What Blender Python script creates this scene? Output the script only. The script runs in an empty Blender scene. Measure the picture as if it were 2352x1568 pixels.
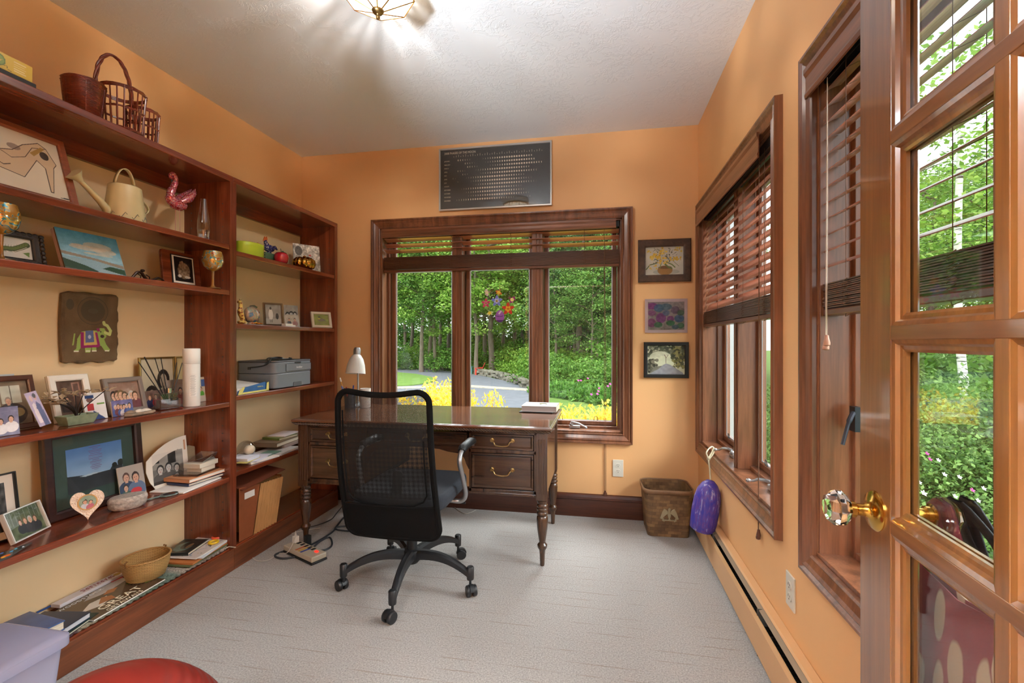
import bpy, bmesh, math, random
import numpy as np
from mathutils import Vector, Matrix
sc = bpy.context.scene
R = math.radians
PI = math.pi
random.seed(7)
# ---------------------------------------------------------------- camera, world, sun, exposure
F_PX = 1068.0
CAM_Z = 1.2
YAW = R(10.6)
cam_d = bpy.data.cameras.new('camera'); cam = bpy.data.objects.new('camera', cam_d)
sc.collection.objects.link(cam)
cam_d.sensor_width = 36.0; cam_d.lens = 36.0 * F_PX / 2352.0
cam_d.clip_start = 0.02; cam_d.clip_end = 300
cam.location = (0, 0, CAM_Z); cam.rotation_euler = (R(90), 0, YAW)
sc.camera = cam
sc.view_settings.view_transform = 'Standard'; sc.view_settings.look = 'None'
sc.view_settings.gamma = 1.0; sc.view_settings.use_curve_mapping = False
sc.view_settings.exposure = 0.0
world = bpy.data.worlds.new('overcast_sky'); sc.world = world; world.use_nodes = True
wn = world.node_tree.nodes; wl = world.node_tree.links
bgn = wn['Background']; bgn.inputs['Color'].default_value = (0.93, 0.97, 1.0, 1); bgn.inputs['Strength'].default_value = 3.4
sun_d = bpy.data.lights.new('sun', 'SUN'); sun_d.energy = 3.6; sun_d.angle = R(35); sun_d.color = (1.0, 0.97, 0.92)
sun = bpy.data.objects.new('sun', sun_d); sc.collection.objects.link(sun)
sun.rotation_euler = (R(38), R(20), R(-20))
LAMP_W = 80.0      # each bulb of the ceiling light
UP_W = 520.0  # upward fill light added in the hall to brighten the room
HALL_FILL_W = 40.0     # fill lamp added on the hall ceiling, out of view

sc.cycles.transparent_max_bounces = 24; sc.cycles.max_bounces = 10; sc.cycles.diffuse_bounces = 6; sc.cycles.transmission_bounces = 10
for nm, loc, rot, sx, sy, w in (('added_daylight_back', (-0.73, 5.1, 4.0), (R(-48), 0, 0), 3.2, 2.2, 620.0), ('added_daylight_right', (4.0, 1.5, 3.0), (R(64), 0, R(90)), 3.4, 2.0, 600.0)):  # area lamps added outside the windows to boost the daylight indoors
    ld = bpy.data.lights.new(nm, 'AREA'); ld.shape = 'RECTANGLE'; ld.size = sx; ld.size_y = sy; ld.energy = w; ld.color = (0.94, 0.97, 1.0)
    lo = bpy.data.objects.new(nm, ld); sc.collection.objects.link(lo); lo.location = loc; lo.rotation_euler = rot
# ---------------------------------------------------------------- rays (pixel of the photo -> point on a real plane)
def ray(px, py=784.0):
    u = (px - 1176.0) / F_PX; v = (784.0 - py) / F_PX
    c, s = math.cos(YAW), math.sin(YAW)
    return Vector((-s + u * c, c + u * s, v))
def onX(px, py, X):
    r = ray(px, py); t = X / r.x; return Vector((X, r.y * t, CAM_Z + r.z * t))
def onY(px, py, Y):
    r = ray(px, py); t = Y / r.y; return Vector((r.x * t, Y, CAM_Z + r.z * t))
def onZ(px, py, Z):
    r = ray(px, py); t = (Z - CAM_Z) / r.z; return Vector((r.x * t, r.y * t, Z))

# ---------------------------------------------------------------- materials
def lin(c):
    if isinstance(c, str):
        c = c.lstrip('#'); c = [int(c[i:i+2], 16) for i in (0, 2, 4)]
    o = []
    for v in c[:3]:
        v = v / 255.0
        o.append(v / 12.92 if v <= 0.04045 else ((v + 0.055) / 1.055) ** 2.4)
    return (o[0], o[1], o[2], 1.0)
MATS = {}
def newmat(name):
    m = bpy.data.materials.new(name); m.use_nodes = True
    return m, m.node_tree.nodes, m.node_tree.links, m.node_tree.nodes['Principled BSDF']
def nd(n, t, **kw):
    x = n.new(t)
    for k, v in kw.items():
        if k in x.inputs: x.inputs[k].default_value = v
        else: setattr(x, k, v)
    return x
def ramp(n, stops):
    r = n.new('ShaderNodeValToRGB'); e = r.color_ramp.elements
    while len(e) < len(stops): e.new(0.5)
    for i, (p, c) in enumerate(stops):
        e[i].position = p; e[i].color = c
    return r
def mat(name, c, rough=0.5, metal=0.0, var=0.0, vscale=20, bump=0.0, bscale=80, coat=0.0, trans=0.0, emit=None, es=0, spec=None, ior=None, alpha=None, stretch=(1,1,1), sss=0):
    if name in MATS: return MATS[name]
    m, n, l, b = newmat(name)
    c = lin(c)
    b.inputs['Base Color'].default_value = c; b.inputs['Roughness'].default_value = rough; b.inputs['Metallic'].default_value = metal
    if coat: b.inputs['Coat Weight'].default_value = coat; b.inputs['Coat Roughness'].default_value = 0.12
    if trans: b.inputs['Transmission Weight'].default_value = trans
    if ior: b.inputs['IOR'].default_value = ior
    if spec is not None: b.inputs['Specular IOR Level'].default_value = spec
    if alpha is not None: b.inputs['Alpha'].default_value = alpha
    if sss: b.inputs['Subsurface Weight'].default_value = sss
    if emit: b.inputs['Emission Color'].default_value = lin(emit); b.inputs['Emission Strength'].default_value = es
    if var or bump:
        tc = n.new('ShaderNodeTexCoord'); mp = n.new('ShaderNodeMapping'); mp.inputs['Scale'].default_value = stretch
        l.new(tc.outputs['Object'], mp.inputs['Vector'])
    if var:
        t = nd(n, 'ShaderNodeTexNoise', Scale=vscale, Detail=5.0)
        l.new(mp.outputs[0], t.inputs['Vector'])
        lo = [max(0, x * (1 - var)) for x in c[:3]] + [1]; hi = [min(1, x * (1 + var)) for x in c[:3]] + [1]
        r = ramp(n, [(0.3, lo), (0.7, hi)]); l.new(t.outputs['Fac'], r.inputs['Fac']); l.new(r.outputs['Color'], b.inputs['Base Color'])
    if bump:
        t = nd(n, 'ShaderNodeTexNoise', Scale=bscale, Detail=4.0); l.new(mp.outputs[0], t.inputs['Vector'])
        bp = nd(n, 'ShaderNodeBump', Strength=bump, Distance=0.004); l.new(t.outputs['Fac'], bp.inputs['Height']); l.new(bp.outputs[0], b.inputs['Normal'])
    MATS[name] = m; return m
def wood(name, dark, light, axis='z', rough=0.3, scale=1.0, coat=0.25, cr=0.15):
    key = name + '_' + axis
    if key in MATS: return MATS[key]
    m, n, l, b = newmat(key)
    tc = n.new('ShaderNodeTexCoord'); mp = n.new('ShaderNodeMapping')
    s = {'x': (0.6, 9, 9), 'y': (9, 0.6, 9), 'z': (9, 9, 0.6)}[axis]
    mp.inputs['Scale'].default_value = [a * scale for a in s]
    l.new(tc.outputs['Object'], mp.inputs['Vector'])
    t1 = nd(n, 'ShaderNodeTexNoise', Scale=2.0, Detail=8.0, Roughness=0.6, Distortion=0.6)
    t2 = nd(n, 'ShaderNodeTexNoise', Scale=14.0, Detail=4.0)
    l.new(mp.outputs[0], t1.inputs['Vector']); l.new(mp.outputs[0], t2.inputs['Vector'])
    t3 = nd(n, 'ShaderNodeTexNoise', Scale=0.5, Detail=2.0); l.new(mp.outputs[0], t3.inputs['Vector'])
    D, L = lin(dark), lin(light); M = [(a + c) / 2 for a, c in zip(D, L)]
    r = ramp(n, [(0.28, D), (0.5, M), (0.72, L)]); l.new(t1.outputs['Fac'], r.inputs['Fac'])
    r2 = ramp(n, [(0.35, (0.6, 0.6, 0.6, 1)), (0.65, (1, 1, 1, 1))]); l.new(t2.outputs['Fac'], r2.inputs['Fac'])
    mx = n.new('ShaderNodeMixRGB'); mx.blend_type = 'MULTIPLY'; mx.inputs[0].default_value = 0.55
    l.new(r.outputs[0], mx.inputs[1]); l.new(r2.outputs[0], mx.inputs[2]); l.new(mx.outputs[0], b.inputs['Base Color'])
    b.inputs['Roughness'].default_value = rough; b.inputs['Coat Weight'].default_value = coat; b.inputs['Coat Roughness'].default_value = cr
    bp = nd(n, 'ShaderNodeBump', Strength=0.12, Distance=0.002); l.new(t2.outputs['Fac'], bp.inputs['Height']); l.new(bp.outputs[0], b.inputs['Normal'])
    MATS[key] = m; return m
def thin_glass(name, tint=(1, 1, 1), f=1.0):
    if name in MATS: return MATS[name]
    m = bpy.data.materials.new(name); m.use_nodes = True; n = m.node_tree.nodes; l = m.node_tree.links; n.clear()
    o = n.new('ShaderNodeOutputMaterial'); mx = n.new('ShaderNodeMixShader'); tr = n.new('ShaderNodeBsdfTransparent'); gl = n.new('ShaderNodeBsdfGlossy')
    tr.inputs[0].default_value = (*tint, 1); gl.inputs['Roughness'].default_value = 0.01
    fr = nd(n, 'ShaderNodeFresnel', IOR=1.45); gm = n.new('ShaderNodeNewGeometry'); mr = nd(n, 'ShaderNodeMapRange'); mr.inputs[3].default_value = 1.45; mr.inputs[4].default_value = 1/1.45
    l.new(gm.outputs['Backfacing'], mr.inputs[0]); l.new(mr.outputs[0], fr.inputs['IOR']); mt = n.new('ShaderNodeMath'); mt.operation = 'MULTIPLY'; mt.inputs[1].default_value = f
    l.new(fr.outputs[0], mt.inputs[0]); l.new(mt.outputs[0], mx.inputs[0]); l.new(tr.outputs[0], mx.inputs[1]); l.new(gl.outputs[0], mx.inputs[2]); l.new(mx.outputs[0], o.inputs[0])
    MATS[name] = m; return m
def attr_mat(name, rough=0.5, coat=0.0, trans=0.0):
    if name in MATS: return MATS[name]
    m, n, l, b = newmat(name)
    a = n.new('ShaderNodeAttribute'); a.attribute_name = 'Col'; l.new(a.outputs['Color'], b.inputs['Base Color'])
    b.inputs['Roughness'].default_value = rough; b.inputs['Coat Weight'].default_value = coat
    if trans:
        tb = n.new('ShaderNodeBsdfTranslucent'); mx = n.new('ShaderNodeMixShader'); mx.inputs[0].default_value = trans
        l.new(a.outputs['Color'], tb.inputs[0]); l.new(b.outputs[0], mx.inputs[1]); l.new(tb.outputs[0], mx.inputs[2])
        l.new(mx.outputs[0], n['Material Output'].inputs[0])
    MATS[name] = m; return m

# ---------------------------------------------------------------- mesh builder
class MB:
    def __init__(s): s.v = []; s.f = []; s.m = []
    def add(s, vs, fs, mi=0, M=None):
        k = len(s.v)
        if M is not None: vs = [M @ Vector(v) for v in vs]
        s.v += [tuple(v) for v in vs]; s.f += [tuple(i + k for i in f) for f in fs]; s.m += [mi] * len(fs); return s
    def box(s, x0, x1, y0, y1, z0, z1, mi=0, M=None):
        return s.add([(x0,y0,z0),(x1,y0,z0),(x1,y1,z0),(x0,y1,z0),(x0,y0,z1),(x1,y0,z1),(x1,y1,z1),(x0,y1,z1)],
                     [(0,3,2,1),(4,5,6,7),(0,1,5,4),(1,2,6,5),(2,3,7,6),(3,0,4,7)], mi, M)
    def cbox(s, c, d, mi=0, M=None):
        return s.box(c[0]-d[0]/2, c[0]+d[0]/2, c[1]-d[1]/2, c[1]+d[1]/2, c[2]-d[2]/2, c[2]+d[2]/2, mi, M)
    def prism(s, poly, z0, z1, mi=0, M=None, axis='z'):
        n = len(poly)
        def q(a, b, z): return {'z': (a, b, z), 'y': (a, z, b), 'x': (z, a, b)}[axis]
        vs = [q(a, b, z0) for a, b in poly] + [q(a, b, z1) for a, b in poly]
        fs = [tuple(range(n))[::-1], tuple(range(n, 2*n))] + [(i, (i+1) % n, n + (i+1) % n, n + i) for i in range(n)]
        return s.add(vs, fs, mi, M)
    def lathe(s, prof, n=20, c=(0,0,0), mi=0, M=None, cap=True, sx=1, sy=1):
        vs = []; fs = []
        for r, z in prof:
            for k in range(n):
                a = 2*PI*k/n; vs.append((c[0]+r*sx*math.cos(a), c[1]+r*sy*math.sin(a), c[2]+z))
        for i in range(len(prof)-1):
            for k in range(n):
                k2 = (k+1) % n; fs.append((i*n+k, i*n+k2, (i+1)*n+k2, (i+1)*n+k))
        if cap:
            if prof[0][0] > 1e-5: fs.append(tuple(range(n))[::-1])
            if prof[-1][0] > 1e-5: fs.append(tuple(range((len(prof)-1)*n, len(prof)*n)))
        return s.add(vs, fs, mi, M)
    def tube(s, pts, r, n=8, mi=0, M=None, closed=False):
        pts = [Vector(p) for p in pts]; m = len(pts); vs = []; fs = []
        rr = r if isinstance(r, (list, tuple)) else [r]*m
        up = Vector((0, 0, 1)); prev = None
        for i, p in enumerate(pts):
            a = pts[(i-1) % m] if (closed or i > 0) else p; b = pts[(i+1) % m] if (closed or i < m-1) else p
            d = (b - a); d = d.normalized() if d.length > 1e-9 else Vector((0, 0, 1))
            if prev is None:
                u = d.cross(up)
                if u.length < 1e-3: u = d.cross(Vector((1, 0, 0)))
            else: u = prev - d * prev.dot(d)
            u.normalize(); prev = u; w = d.cross(u)
            for k in range(n):
                t = 2*PI*k/n; vs.append(p + (u*math.cos(t) + w*math.sin(t)) * rr[i])
        for i in range(m if closed else m-1):
            for k in range(n):
                k2 = (k+1) % n; j = (i+1) % m; fs.append((i*n+k, i*n+k2, j*n+k2, j*n+k))
        if not closed: fs += [tuple(range(n))[::-1], tuple(range((m-1)*n, m*n))]
        return s.add(vs, fs, mi, M)
    def ell(s, c, r, mi=0, n=14, m=9, M=None):
        if not isinstance(r, (list, tuple)): r = (r, r, r)
        vs = [(c[0], c[1], c[2]-r[2])]; fs = []
        for i in range(1, m):
            th = PI*i/m
            for k in range(n):
                a = 2*PI*k/n; vs.append((c[0]+r[0]*math.sin(th)*math.cos(a), c[1]+r[1]*math.sin(th)*math.sin(a), c[2]-r[2]*math.cos(th)))
        vs.append((c[0], c[1], c[2]+r[2])); L = len(vs)-1
        for k in range(n): fs.append((0, 1+(k+1) % n, 1+k))
        for i in range(m-2):
            for k in range(n):
                k2 = (k+1) % n; fs.append((1+i*n+k, 1+i*n+k2, 1+(i+1)*n+k2, 1+(i+1)*n+k))
        for k in range(n): fs.append((L, 1+(m-2)*n+k, 1+(m-2)*n+(k+1) % n))
        return s.add(vs, fs, mi, M)
    def sweep(s, x0, x1, z0, z1, prof, mi=0, M=None):
        """closed profile (d outward from the opening, y) swept round a rectangle with mitres"""
        n = len(prof); vs = []; fs = []
        for d, y in prof:
            vs += [(x0-d, y, z0-d), (x1+d, y, z0-d), (x1+d, y, z1+d), (x0-d, y, z1+d)]
        for i in range(n):
            j = (i+1) % n
            for k in range(4):
                k2 = (k+1) % 4; fs.append((i*4+k, i*4+k2, j*4+k2, j*4+k))
        return s.add(vs, fs, mi, M)
    def obj(s, name, mats, parent=None, smooth=False, bevel=0, loc=None, seg=2, solid=0, sub=0, rot=None):
        me = bpy.data.meshes.new(name); me.from_pydata(s.v, [], s.f)
        if not isinstance(mats, (list, tuple)): mats = [mats]
        for m in mats: me.materials.append(m)
        if len(mats) > 1: me.polygons.foreach_set('material_index', s.m)
        me.update()
        bm = bmesh.new(); bm.from_mesh(me); bmesh.ops.recalc_face_normals(bm, faces=bm.faces); bm.to_mesh(me); bm.free()
        if smooth:
            for p in me.polygons: p.use_smooth = True
            if smooth != 2:
                try: me.set_sharp_from_angle(angle=R(42))
                except Exception: pass
        o = bpy.data.objects.new(name, me); sc.collection.objects.link(o)
        if parent: o.parent = parent
        if loc: o.location = loc
        if rot: o.rotation_euler = rot
        if solid:
            md = o.modifiers.new('solid', 'SOLIDIFY'); md.thickness = solid; md.offset = 0
        if sub:
            md = o.modifiers.new('sub', 'SUBSURF'); md.levels = sub; md.render_levels = sub
        if bevel:
            md = o.modifiers.new('bevel', 'BEVEL'); md.width = bevel; md.segments = seg; md.limit_method = 'ANGLE'; md.angle_limit = R(40)
            if not smooth:
                md.harden_normals = False
        return o
def tag(o, label=None, cat=None, group=None, kind=None):
    if label: o['label'] = label
    if cat: o['category'] = cat
    if group: o['group'] = group
    if kind: o['kind'] = kind
    return o
def thing(name, label, cat, loc=(0,0,0), rot=(0,0,0), group=None, kind=None):
    o = bpy.data.objects.new(name, None); o.empty_display_size = 0.05; sc.collection.objects.link(o)
    o.location = loc; o.rotation_euler = rot if isinstance(rot, (tuple, list)) else (0, 0, rot)
    return tag(o, label, cat, group, kind)
def struct(o): o['kind'] = 'structure'; return o
def kids(o): return [c for c in sc.collection.objects if c.parent == o]
def dup(root, loc, rot=None, label=None, group=None):
    r = root.copy(); sc.collection.objects.link(r); r.location = loc
    if rot is not None: r.rotation_euler = rot if isinstance(rot, (tuple, list)) else (0, 0, rot)
    if label: r['label'] = label
    if group: r['group'] = group
    for ch in root.children:
        c = ch.copy(); sc.collection.objects.link(c); c.parent = r
        for g in ch.children:
            d = g.copy(); sc.collection.objects.link(d); d.parent = c
    return r
def arc(fn, n): return [fn(i/(n-1)) for i in range(n)]
def rrect(w, h, r, n=5, cx=0, cy=0):
    p = []
    for (sx, sy, a0) in ((1,1,0), (-1,1,90), (-1,-1,180), (1,-1,270)):
        for k in range(n+1):
            a = R(a0 + 90*k/n); p.append((cx+sx*(w/2-r)+r*math.cos(a), cy+sy*(h/2-r)+r*math.sin(a)))
    return p
def smoothpath(pts, n=8):
    pts = [Vector(p) for p in pts]; P = [pts[0]] + pts + [pts[-1]]; out = []
    for i in range(1, len(P)-2):
        for k in range(n):
            t = k/n; a, b, c, d = P[i-1], P[i], P[i+1], P[i+2]
            out.append(0.5*((2*b)+(-a+c)*t+(2*a-5*b+4*c-d)*t*t+(-a+3*b-3*c+d)*t**3))
    out.append(pts[-1]); return out
def text(s, size, m, parent, loc, rot=(0,0,0), name='lettering', align='LEFT', ext=0.0003, sx=1.0):
    cu = bpy.data.curves.new(name, 'FONT'); cu.body = s; cu.size = size; cu.align_x = align; cu.extrude = ext; cu.resolution_u = 2
    tmp = bpy.data.objects.new(name, cu); sc.collection.objects.link(tmp)
    dg = bpy.context.evaluated_depsgraph_get(); me = bpy.data.meshes.new_from_object(tmp.evaluated_get(dg))
    bpy.data.objects.remove(tmp); bpy.data.curves.remove(cu)
    me.materials.clear(); me.materials.append(m)
    o = bpy.data.objects.new(name, me); sc.collection.objects.link(o); o.parent = parent; o.location = loc; o.rotation_euler = rot; o.scale = (sx, 1, 1)
    return o
# ---------------------------------------------------------------- little paint box for printed pictures
class Cv:
    def __init__(s, w=1.0, h=1.0, n=72, bg=(200,200,200), seed=1):
        s.nx = n if w >= h else max(8, int(n*w/h)); s.ny = n if h > w else max(8, int(n*h/w))
        s.a = w/h
        x = np.linspace(0, 1, s.nx+1); y = np.linspace(0, 1, s.ny+1); s.X, s.Y = np.meshgrid(x, y)
        s.C = np.zeros(s.X.shape + (3,)); s.C[:] = bg; s.rs = np.random.RandomState(seed)
    def put(s, m, c, al=1.0):
        s.C[m] = s.C[m]*(1-al) + np.array(c)*al; return s
    def rect(s, x0, y0, x1, y1, c, al=1): return s.put((s.X>=x0)&(s.X<=x1)&(s.Y>=y0)&(s.Y<=y1), c, al)
    def ell(s, cx, cy, rx, ry, c, al=1): return s.put(((s.X-cx)/rx)**2+((s.Y-cy)/ry)**2 <= 1, c, al)
    def poly(s, pts, c, al=1):
        m = np.zeros(s.X.shape, bool); n = len(pts)
        for i in range(n):
            x0, y0 = pts[i]; x1, y1 = pts[(i+1) % n]
            if y0 == y1: continue
            cnd = ((y0 > s.Y) != (y1 > s.Y)) & (s.X < (x1-x0)*(s.Y-y0)/(y1-y0)+x0); m ^= cnd
        return s.put(m, c, al)
    def line(s, pts, w, c, al=1):
        for (x0, y0), (x1, y1) in zip(pts[:-1], pts[1:]):
            dx, dy = (x1-x0)*s.a, y1-y0; L = dx*dx+dy*dy+1e-9
            t = np.clip((((s.X-x0)*s.a)*dx+(s.Y-y0)*dy)/L, 0, 1)
            s.put((((s.X-x0)*s.a-t*dx)**2+(s.Y-y0-t*dy)**2) <= w*w/4, c, al)
        return s
    def grad(s, y0, y1, c0, c1):
        t = np.clip((s.Y-y0)/(y1-y0), 0, 1)[..., None]; m = (s.Y >= y0) & (s.Y <= y1)
        G = np.array(c0)*(1-t)+np.array(c1)*t; s.C[m] = G[m]; return s
    def noise(s, amp, k=8, box=None, tint=(1,1,1)):
        g = s.rs.rand(k+2, k+2); fx = s.X*k; fy = s.Y*k; ix = fx.astype(int); iy = fy.astype(int); tx = fx-ix; ty = fy-iy
        v = g[iy, ix]*(1-tx)*(1-ty)+g[iy, ix+1]*tx*(1-ty)+g[iy+1, ix]*(1-tx)*ty+g[iy+1, ix+1]*tx*ty
        D = (v-0.5)[..., None]*2*amp*np.array(tint)
        if box: m = (s.X>=box[0])&(s.Y>=box[1])&(s.X<=box[2])&(s.Y<=box[3]); s.C[m] += D[m]
        else: s.C += D
        return s
    def grain(s, amp): s.C += (s.rs.rand(*s.X.shape)-0.5)[..., None]*2*amp; return s
    def dots(s, n, box, r, cols, ar=None):
        for _ in range(n):
            x = box[0]+s.rs.rand()*(box[2]-box[0]); y = box[1]+s.rs.rand()*(box[3]-box[1]); q = r*(0.6+0.8*s.rs.rand())
            s.ell(x, y, q/s.a if s.a > 1 else q, q if s.a > 1 else q*s.a, cols[s.rs.randint(len(cols))])
        return s
    def man(s, x, y, h, shirt, hair=(45,30,25), skin=(205,160,135)):
        """head and shoulders; x,y = middle of the chin, h = head height"""
        w = h*0.72/s.a
        s.ell(x, y-h*1.0, w*1.45, h*1.05, shirt); s.ell(x, y+h*0.55, w*0.62, h*0.66, hair); s.ell(x, y+h*0.42, w*0.46, h*0.5, skin)
        s.rect(x-w*0.25, y-h*0.2, x+w*0.25, y+h*0.1, skin)
        s.ell(x-w*0.17, y+h*0.5, w*0.06, h*0.05, (50,35,30)); s.ell(x+w*0.17, y+h*0.5, w*0.06, h*0.05, (50,35,30)); s.ell(x, y+h*0.2, w*0.14, h*0.04, (170,90,85)); return s
    def group(s, n, y, h, cols, x0=0.1, x1=0.9, jy=0.06, bw=False):
        for i in range(n):
            x = x0+(x1-x0)*(i+0.5)/n
            c = cols[s.rs.randint(len(cols))]; hr = [(40,28,22),(80,55,35),(120,95,60),(190,185,180)][s.rs.randint(4)]
            s.man(x, y+(s.rs.rand()-0.5)*2*jy, h*(0.85+0.3*s.rs.rand()), c, hr if not bw else (50,50,50), (210,165,140) if not bw else (190,188,184))
        return s
    def obj(s, name, w, h, parent, M=None, rough=0.35, y=0.0, z0=0.0, flat=False, coat=0.0, mname=None):
        """grid in the local xz plane (front towards -y), centred in x, base at z0"""
        vs = np.stack([(s.X-0.5)*w, np.full(s.X.shape, y), z0+s.Y*h], -1).reshape(-1, 3)
        if flat: vs = np.stack([(s.X-0.5)*w, (s.Y-0.5)*h, np.full(s.X.shape, z0)], -1).reshape(-1, 3)
        k = s.nx+1; fs = [(j*k+i, j*k+i+1, (j+1)*k+i+1, (j+1)*k+i) for j in range(s.ny) for i in range(s.nx)]
        me = bpy.data.meshes.new(name); me.from_pydata([tuple(v) for v in vs], [], fs)
        ca = me.color_attributes.new('Col', 'FLOAT_COLOR', 'POINT')
        c = np.clip(s.C, 0, 255).reshape(-1, 3)/255.0; c = np.where(c <= 0.04045, c/12.92, ((c+0.055)/1.055)**2.4)
        ca.data.foreach_set('color', np.concatenate([c, np.ones((len(c), 1))], 1).ravel())
        me.materials.append(attr_mat(mname or ('print_r%d_c%d' % (rough*100, coat*100)), rough, coat)); me.update()
        o = bpy.data.objects.new(name, me); sc.collection.objects.link(o); o.parent = parent
        return o
# frame in local coords: x right, z up, front at -y, base at z=0
def picframe(name, label, cat, loc, rot, w, h, fm, cv, fw=0.02, th=0.015, mat_w=0.0, mat_m=None, prof=None, glass=True, group=None, back=None, tilt=0.0, stand=False, rough=0.4, pn='print'):
    t = thing(name, label, cat, loc, (-tilt, 0, rot), group)
    if fw > 0:
        b = MB(); p = prof or [(0, 0), (0, -th*0.8), (fw*0.2, -th), (fw*0.85, -th), (fw, -th*0.75), (fw, 0)]
        b.sweep(-w/2+fw, w/2-fw, fw, h-fw, p); b.obj('frame', fm, t, smooth=False)
    b = MB(); b.box(-w/2+0.001, w/2-0.001, -0.001, 0.003, 0.001, h-0.001); b.obj('backing', back or M['cardboard'], t)
    q = fw
    if mat_w:
        b = MB(); b.box(-w/2+fw, w/2-fw, -0.0035, -0.0012, fw, h-fw); b.obj('mat_board', mat_m or M['mat_white'], t); q = fw+mat_w
    cv.obj(pn, w-2*q, h-2*q, t, y=-0.0045, z0=q, rough=rough)
    if glass:
        b = MB(); b.box(-w/2+fw*0.8, w/2-fw*0.8, -0.0075, -0.0065, fw*0.8, h-fw*0.8); b.obj('glass', M['pic_glass'], t)
    if stand:
        b = MB(); b.add([(-0.015, 0.003, h*0.62), (0.015, 0.003, h*0.62), (0.02, h*0.3, 0.0+h*0.3*math.tan(tilt)+0.001), (-0.02, h*0.3, h*0.3*math.tan(tilt)+0.001)], [(0,1,2,3)]); b.obj('easel_back', M['black_card'], t, solid=0.002)
    return t
M = {}
M['cardboard'] = mat('cardboard', '#7a5f45', 0.9); M['black_card'] = mat('black_card', '#1c1a19', 0.8)
M['mat_white'] = mat('mat_white', '#e8e2d6', 0.9); M['pic_glass'] = thin_glass('picture_glass', f=0.35)
M['pane'] = thin_glass('window_pane_glass', (0.97, 0.99, 0.98)); M['door_glass'] = thin_glass('door_glass', (0.97, 0.99, 0.98), 1.05)
M['white'] = mat('white_plastic', '#e6e4de', 0.4); M['ivory'] = mat('ivory_plastic', '#d8d4c6', 0.35)
M['black'] = mat('black_plastic', '#161616', 0.45); M['paper'] = mat('white_paper', '#e4e0da', 0.85); M['pages'] = mat('book_pages', '#d8cfba', 0.9, var=0.1, vscale=300, stretch=(0.02,0.02,1))
M['brass'] = mat('polished_brass', '#d2a24c', 0.18, 1.0); M['old_brass'] = mat('antique_brass', '#9a8052', 0.33, 1.0)
M['chrome'] = mat('chrome', '#c8c8c8', 0.12, 1.0); M['silver'] = mat('silver_paint', '#a9abad', 0.35, 0.8)
# ================================================================ room shell
D = 3.239; XL = -2.262; XR = 0.643; ZC = 2.628; YF = 0.02
WO1 = (-1.604, 0.154, 0.575, 2.037)            # back window opening  x0,x1,z0,z1
W2Y = (1.872, 3.118); W3Y = (0.290, 1.534); WRZ = (0.560, 2.010)
wall_m = None
def paint_wall():
    m, n, l, b = newmat('orange_wall_paint')
    tc = n.new('ShaderNodeTexCoord'); t = nd(n, 'ShaderNodeTexNoise', Scale=1.2, Detail=3.0); l.new(tc.outputs['Object'], t.inputs['Vector'])
    r = ramp(n, [(0.3, lin('#e3af77')), (0.7, lin('#eab881'))]); l.new(t.outputs['Fac'], r.inputs['Fac']); l.new(r.outputs[0], b.inputs['Base Color'])
    b.inputs['Roughness'].default_value = 0.55
    t2 = nd(n, 'ShaderNodeTexNoise', Scale=160.0, Detail=3.0); l.new(tc.outputs['Object'], t2.inputs['Vector'])
    bp = nd(n, 'ShaderNodeBump', Strength=0.08, Distance=0.002); l.new(t2.outputs['Fac'], bp.inputs['Height']); l.new(bp.outputs[0], b.inputs['Normal'])
    return m
M['wall'] = paint_wall()
def ceil_mat():
    m, n, l, b = newmat('swirled_ceiling_plaster')
    b.inputs['Base Color'].default_value = lin('#eaf0f8'); b.inputs['Roughness'].default_value = 0.8
    tc = n.new('ShaderNodeTexCoord'); mp = n.new('ShaderNodeMapping'); mp.inputs['Scale'].default_value = (1, 1, 1); l.new(tc.outputs['Object'], mp.inputs[0])
    w = nd(n, 'ShaderNodeTexNoise', Scale=3.0, Detail=2.0, Distortion=1.5); l.new(mp.outputs[0], w.inputs['Vector'])
    t = nd(n, 'ShaderNodeTexNoise', Scale=16.0, Detail=6.0, Roughness=0.62, Distortion=2.2); l.new(mp.outputs[0], t.inputs['Vector'])
    r = ramp(n, [(0.50, (0,0,0,1)), (0.56, (1,1,1,1)), (0.66, (0.3,0.3,0.3,1))]); l.new(t.outputs['Fac'], r.inputs['Fac'])
    r2 = ramp(n, [(0.42, (0,0,0,1)), (0.6, (1,1,1,1))]); l.new(w.outputs['Fac'], r2.inputs['Fac'])
    mx = n.new('ShaderNodeMixRGB'); mx.blend_type = 'MULTIPLY'; mx.inputs[0].default_value = 1; l.new(r.outputs[0], mx.inputs[1]); l.new(r2.outputs[0], mx.inputs[2])
    bp = nd(n, 'ShaderNodeBump', Strength=0.32, Distance=0.006); l.new(mx.outputs[0], bp.inputs['Height']); l.new(bp.outputs[0], b.inputs['Normal'])
    return m
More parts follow.
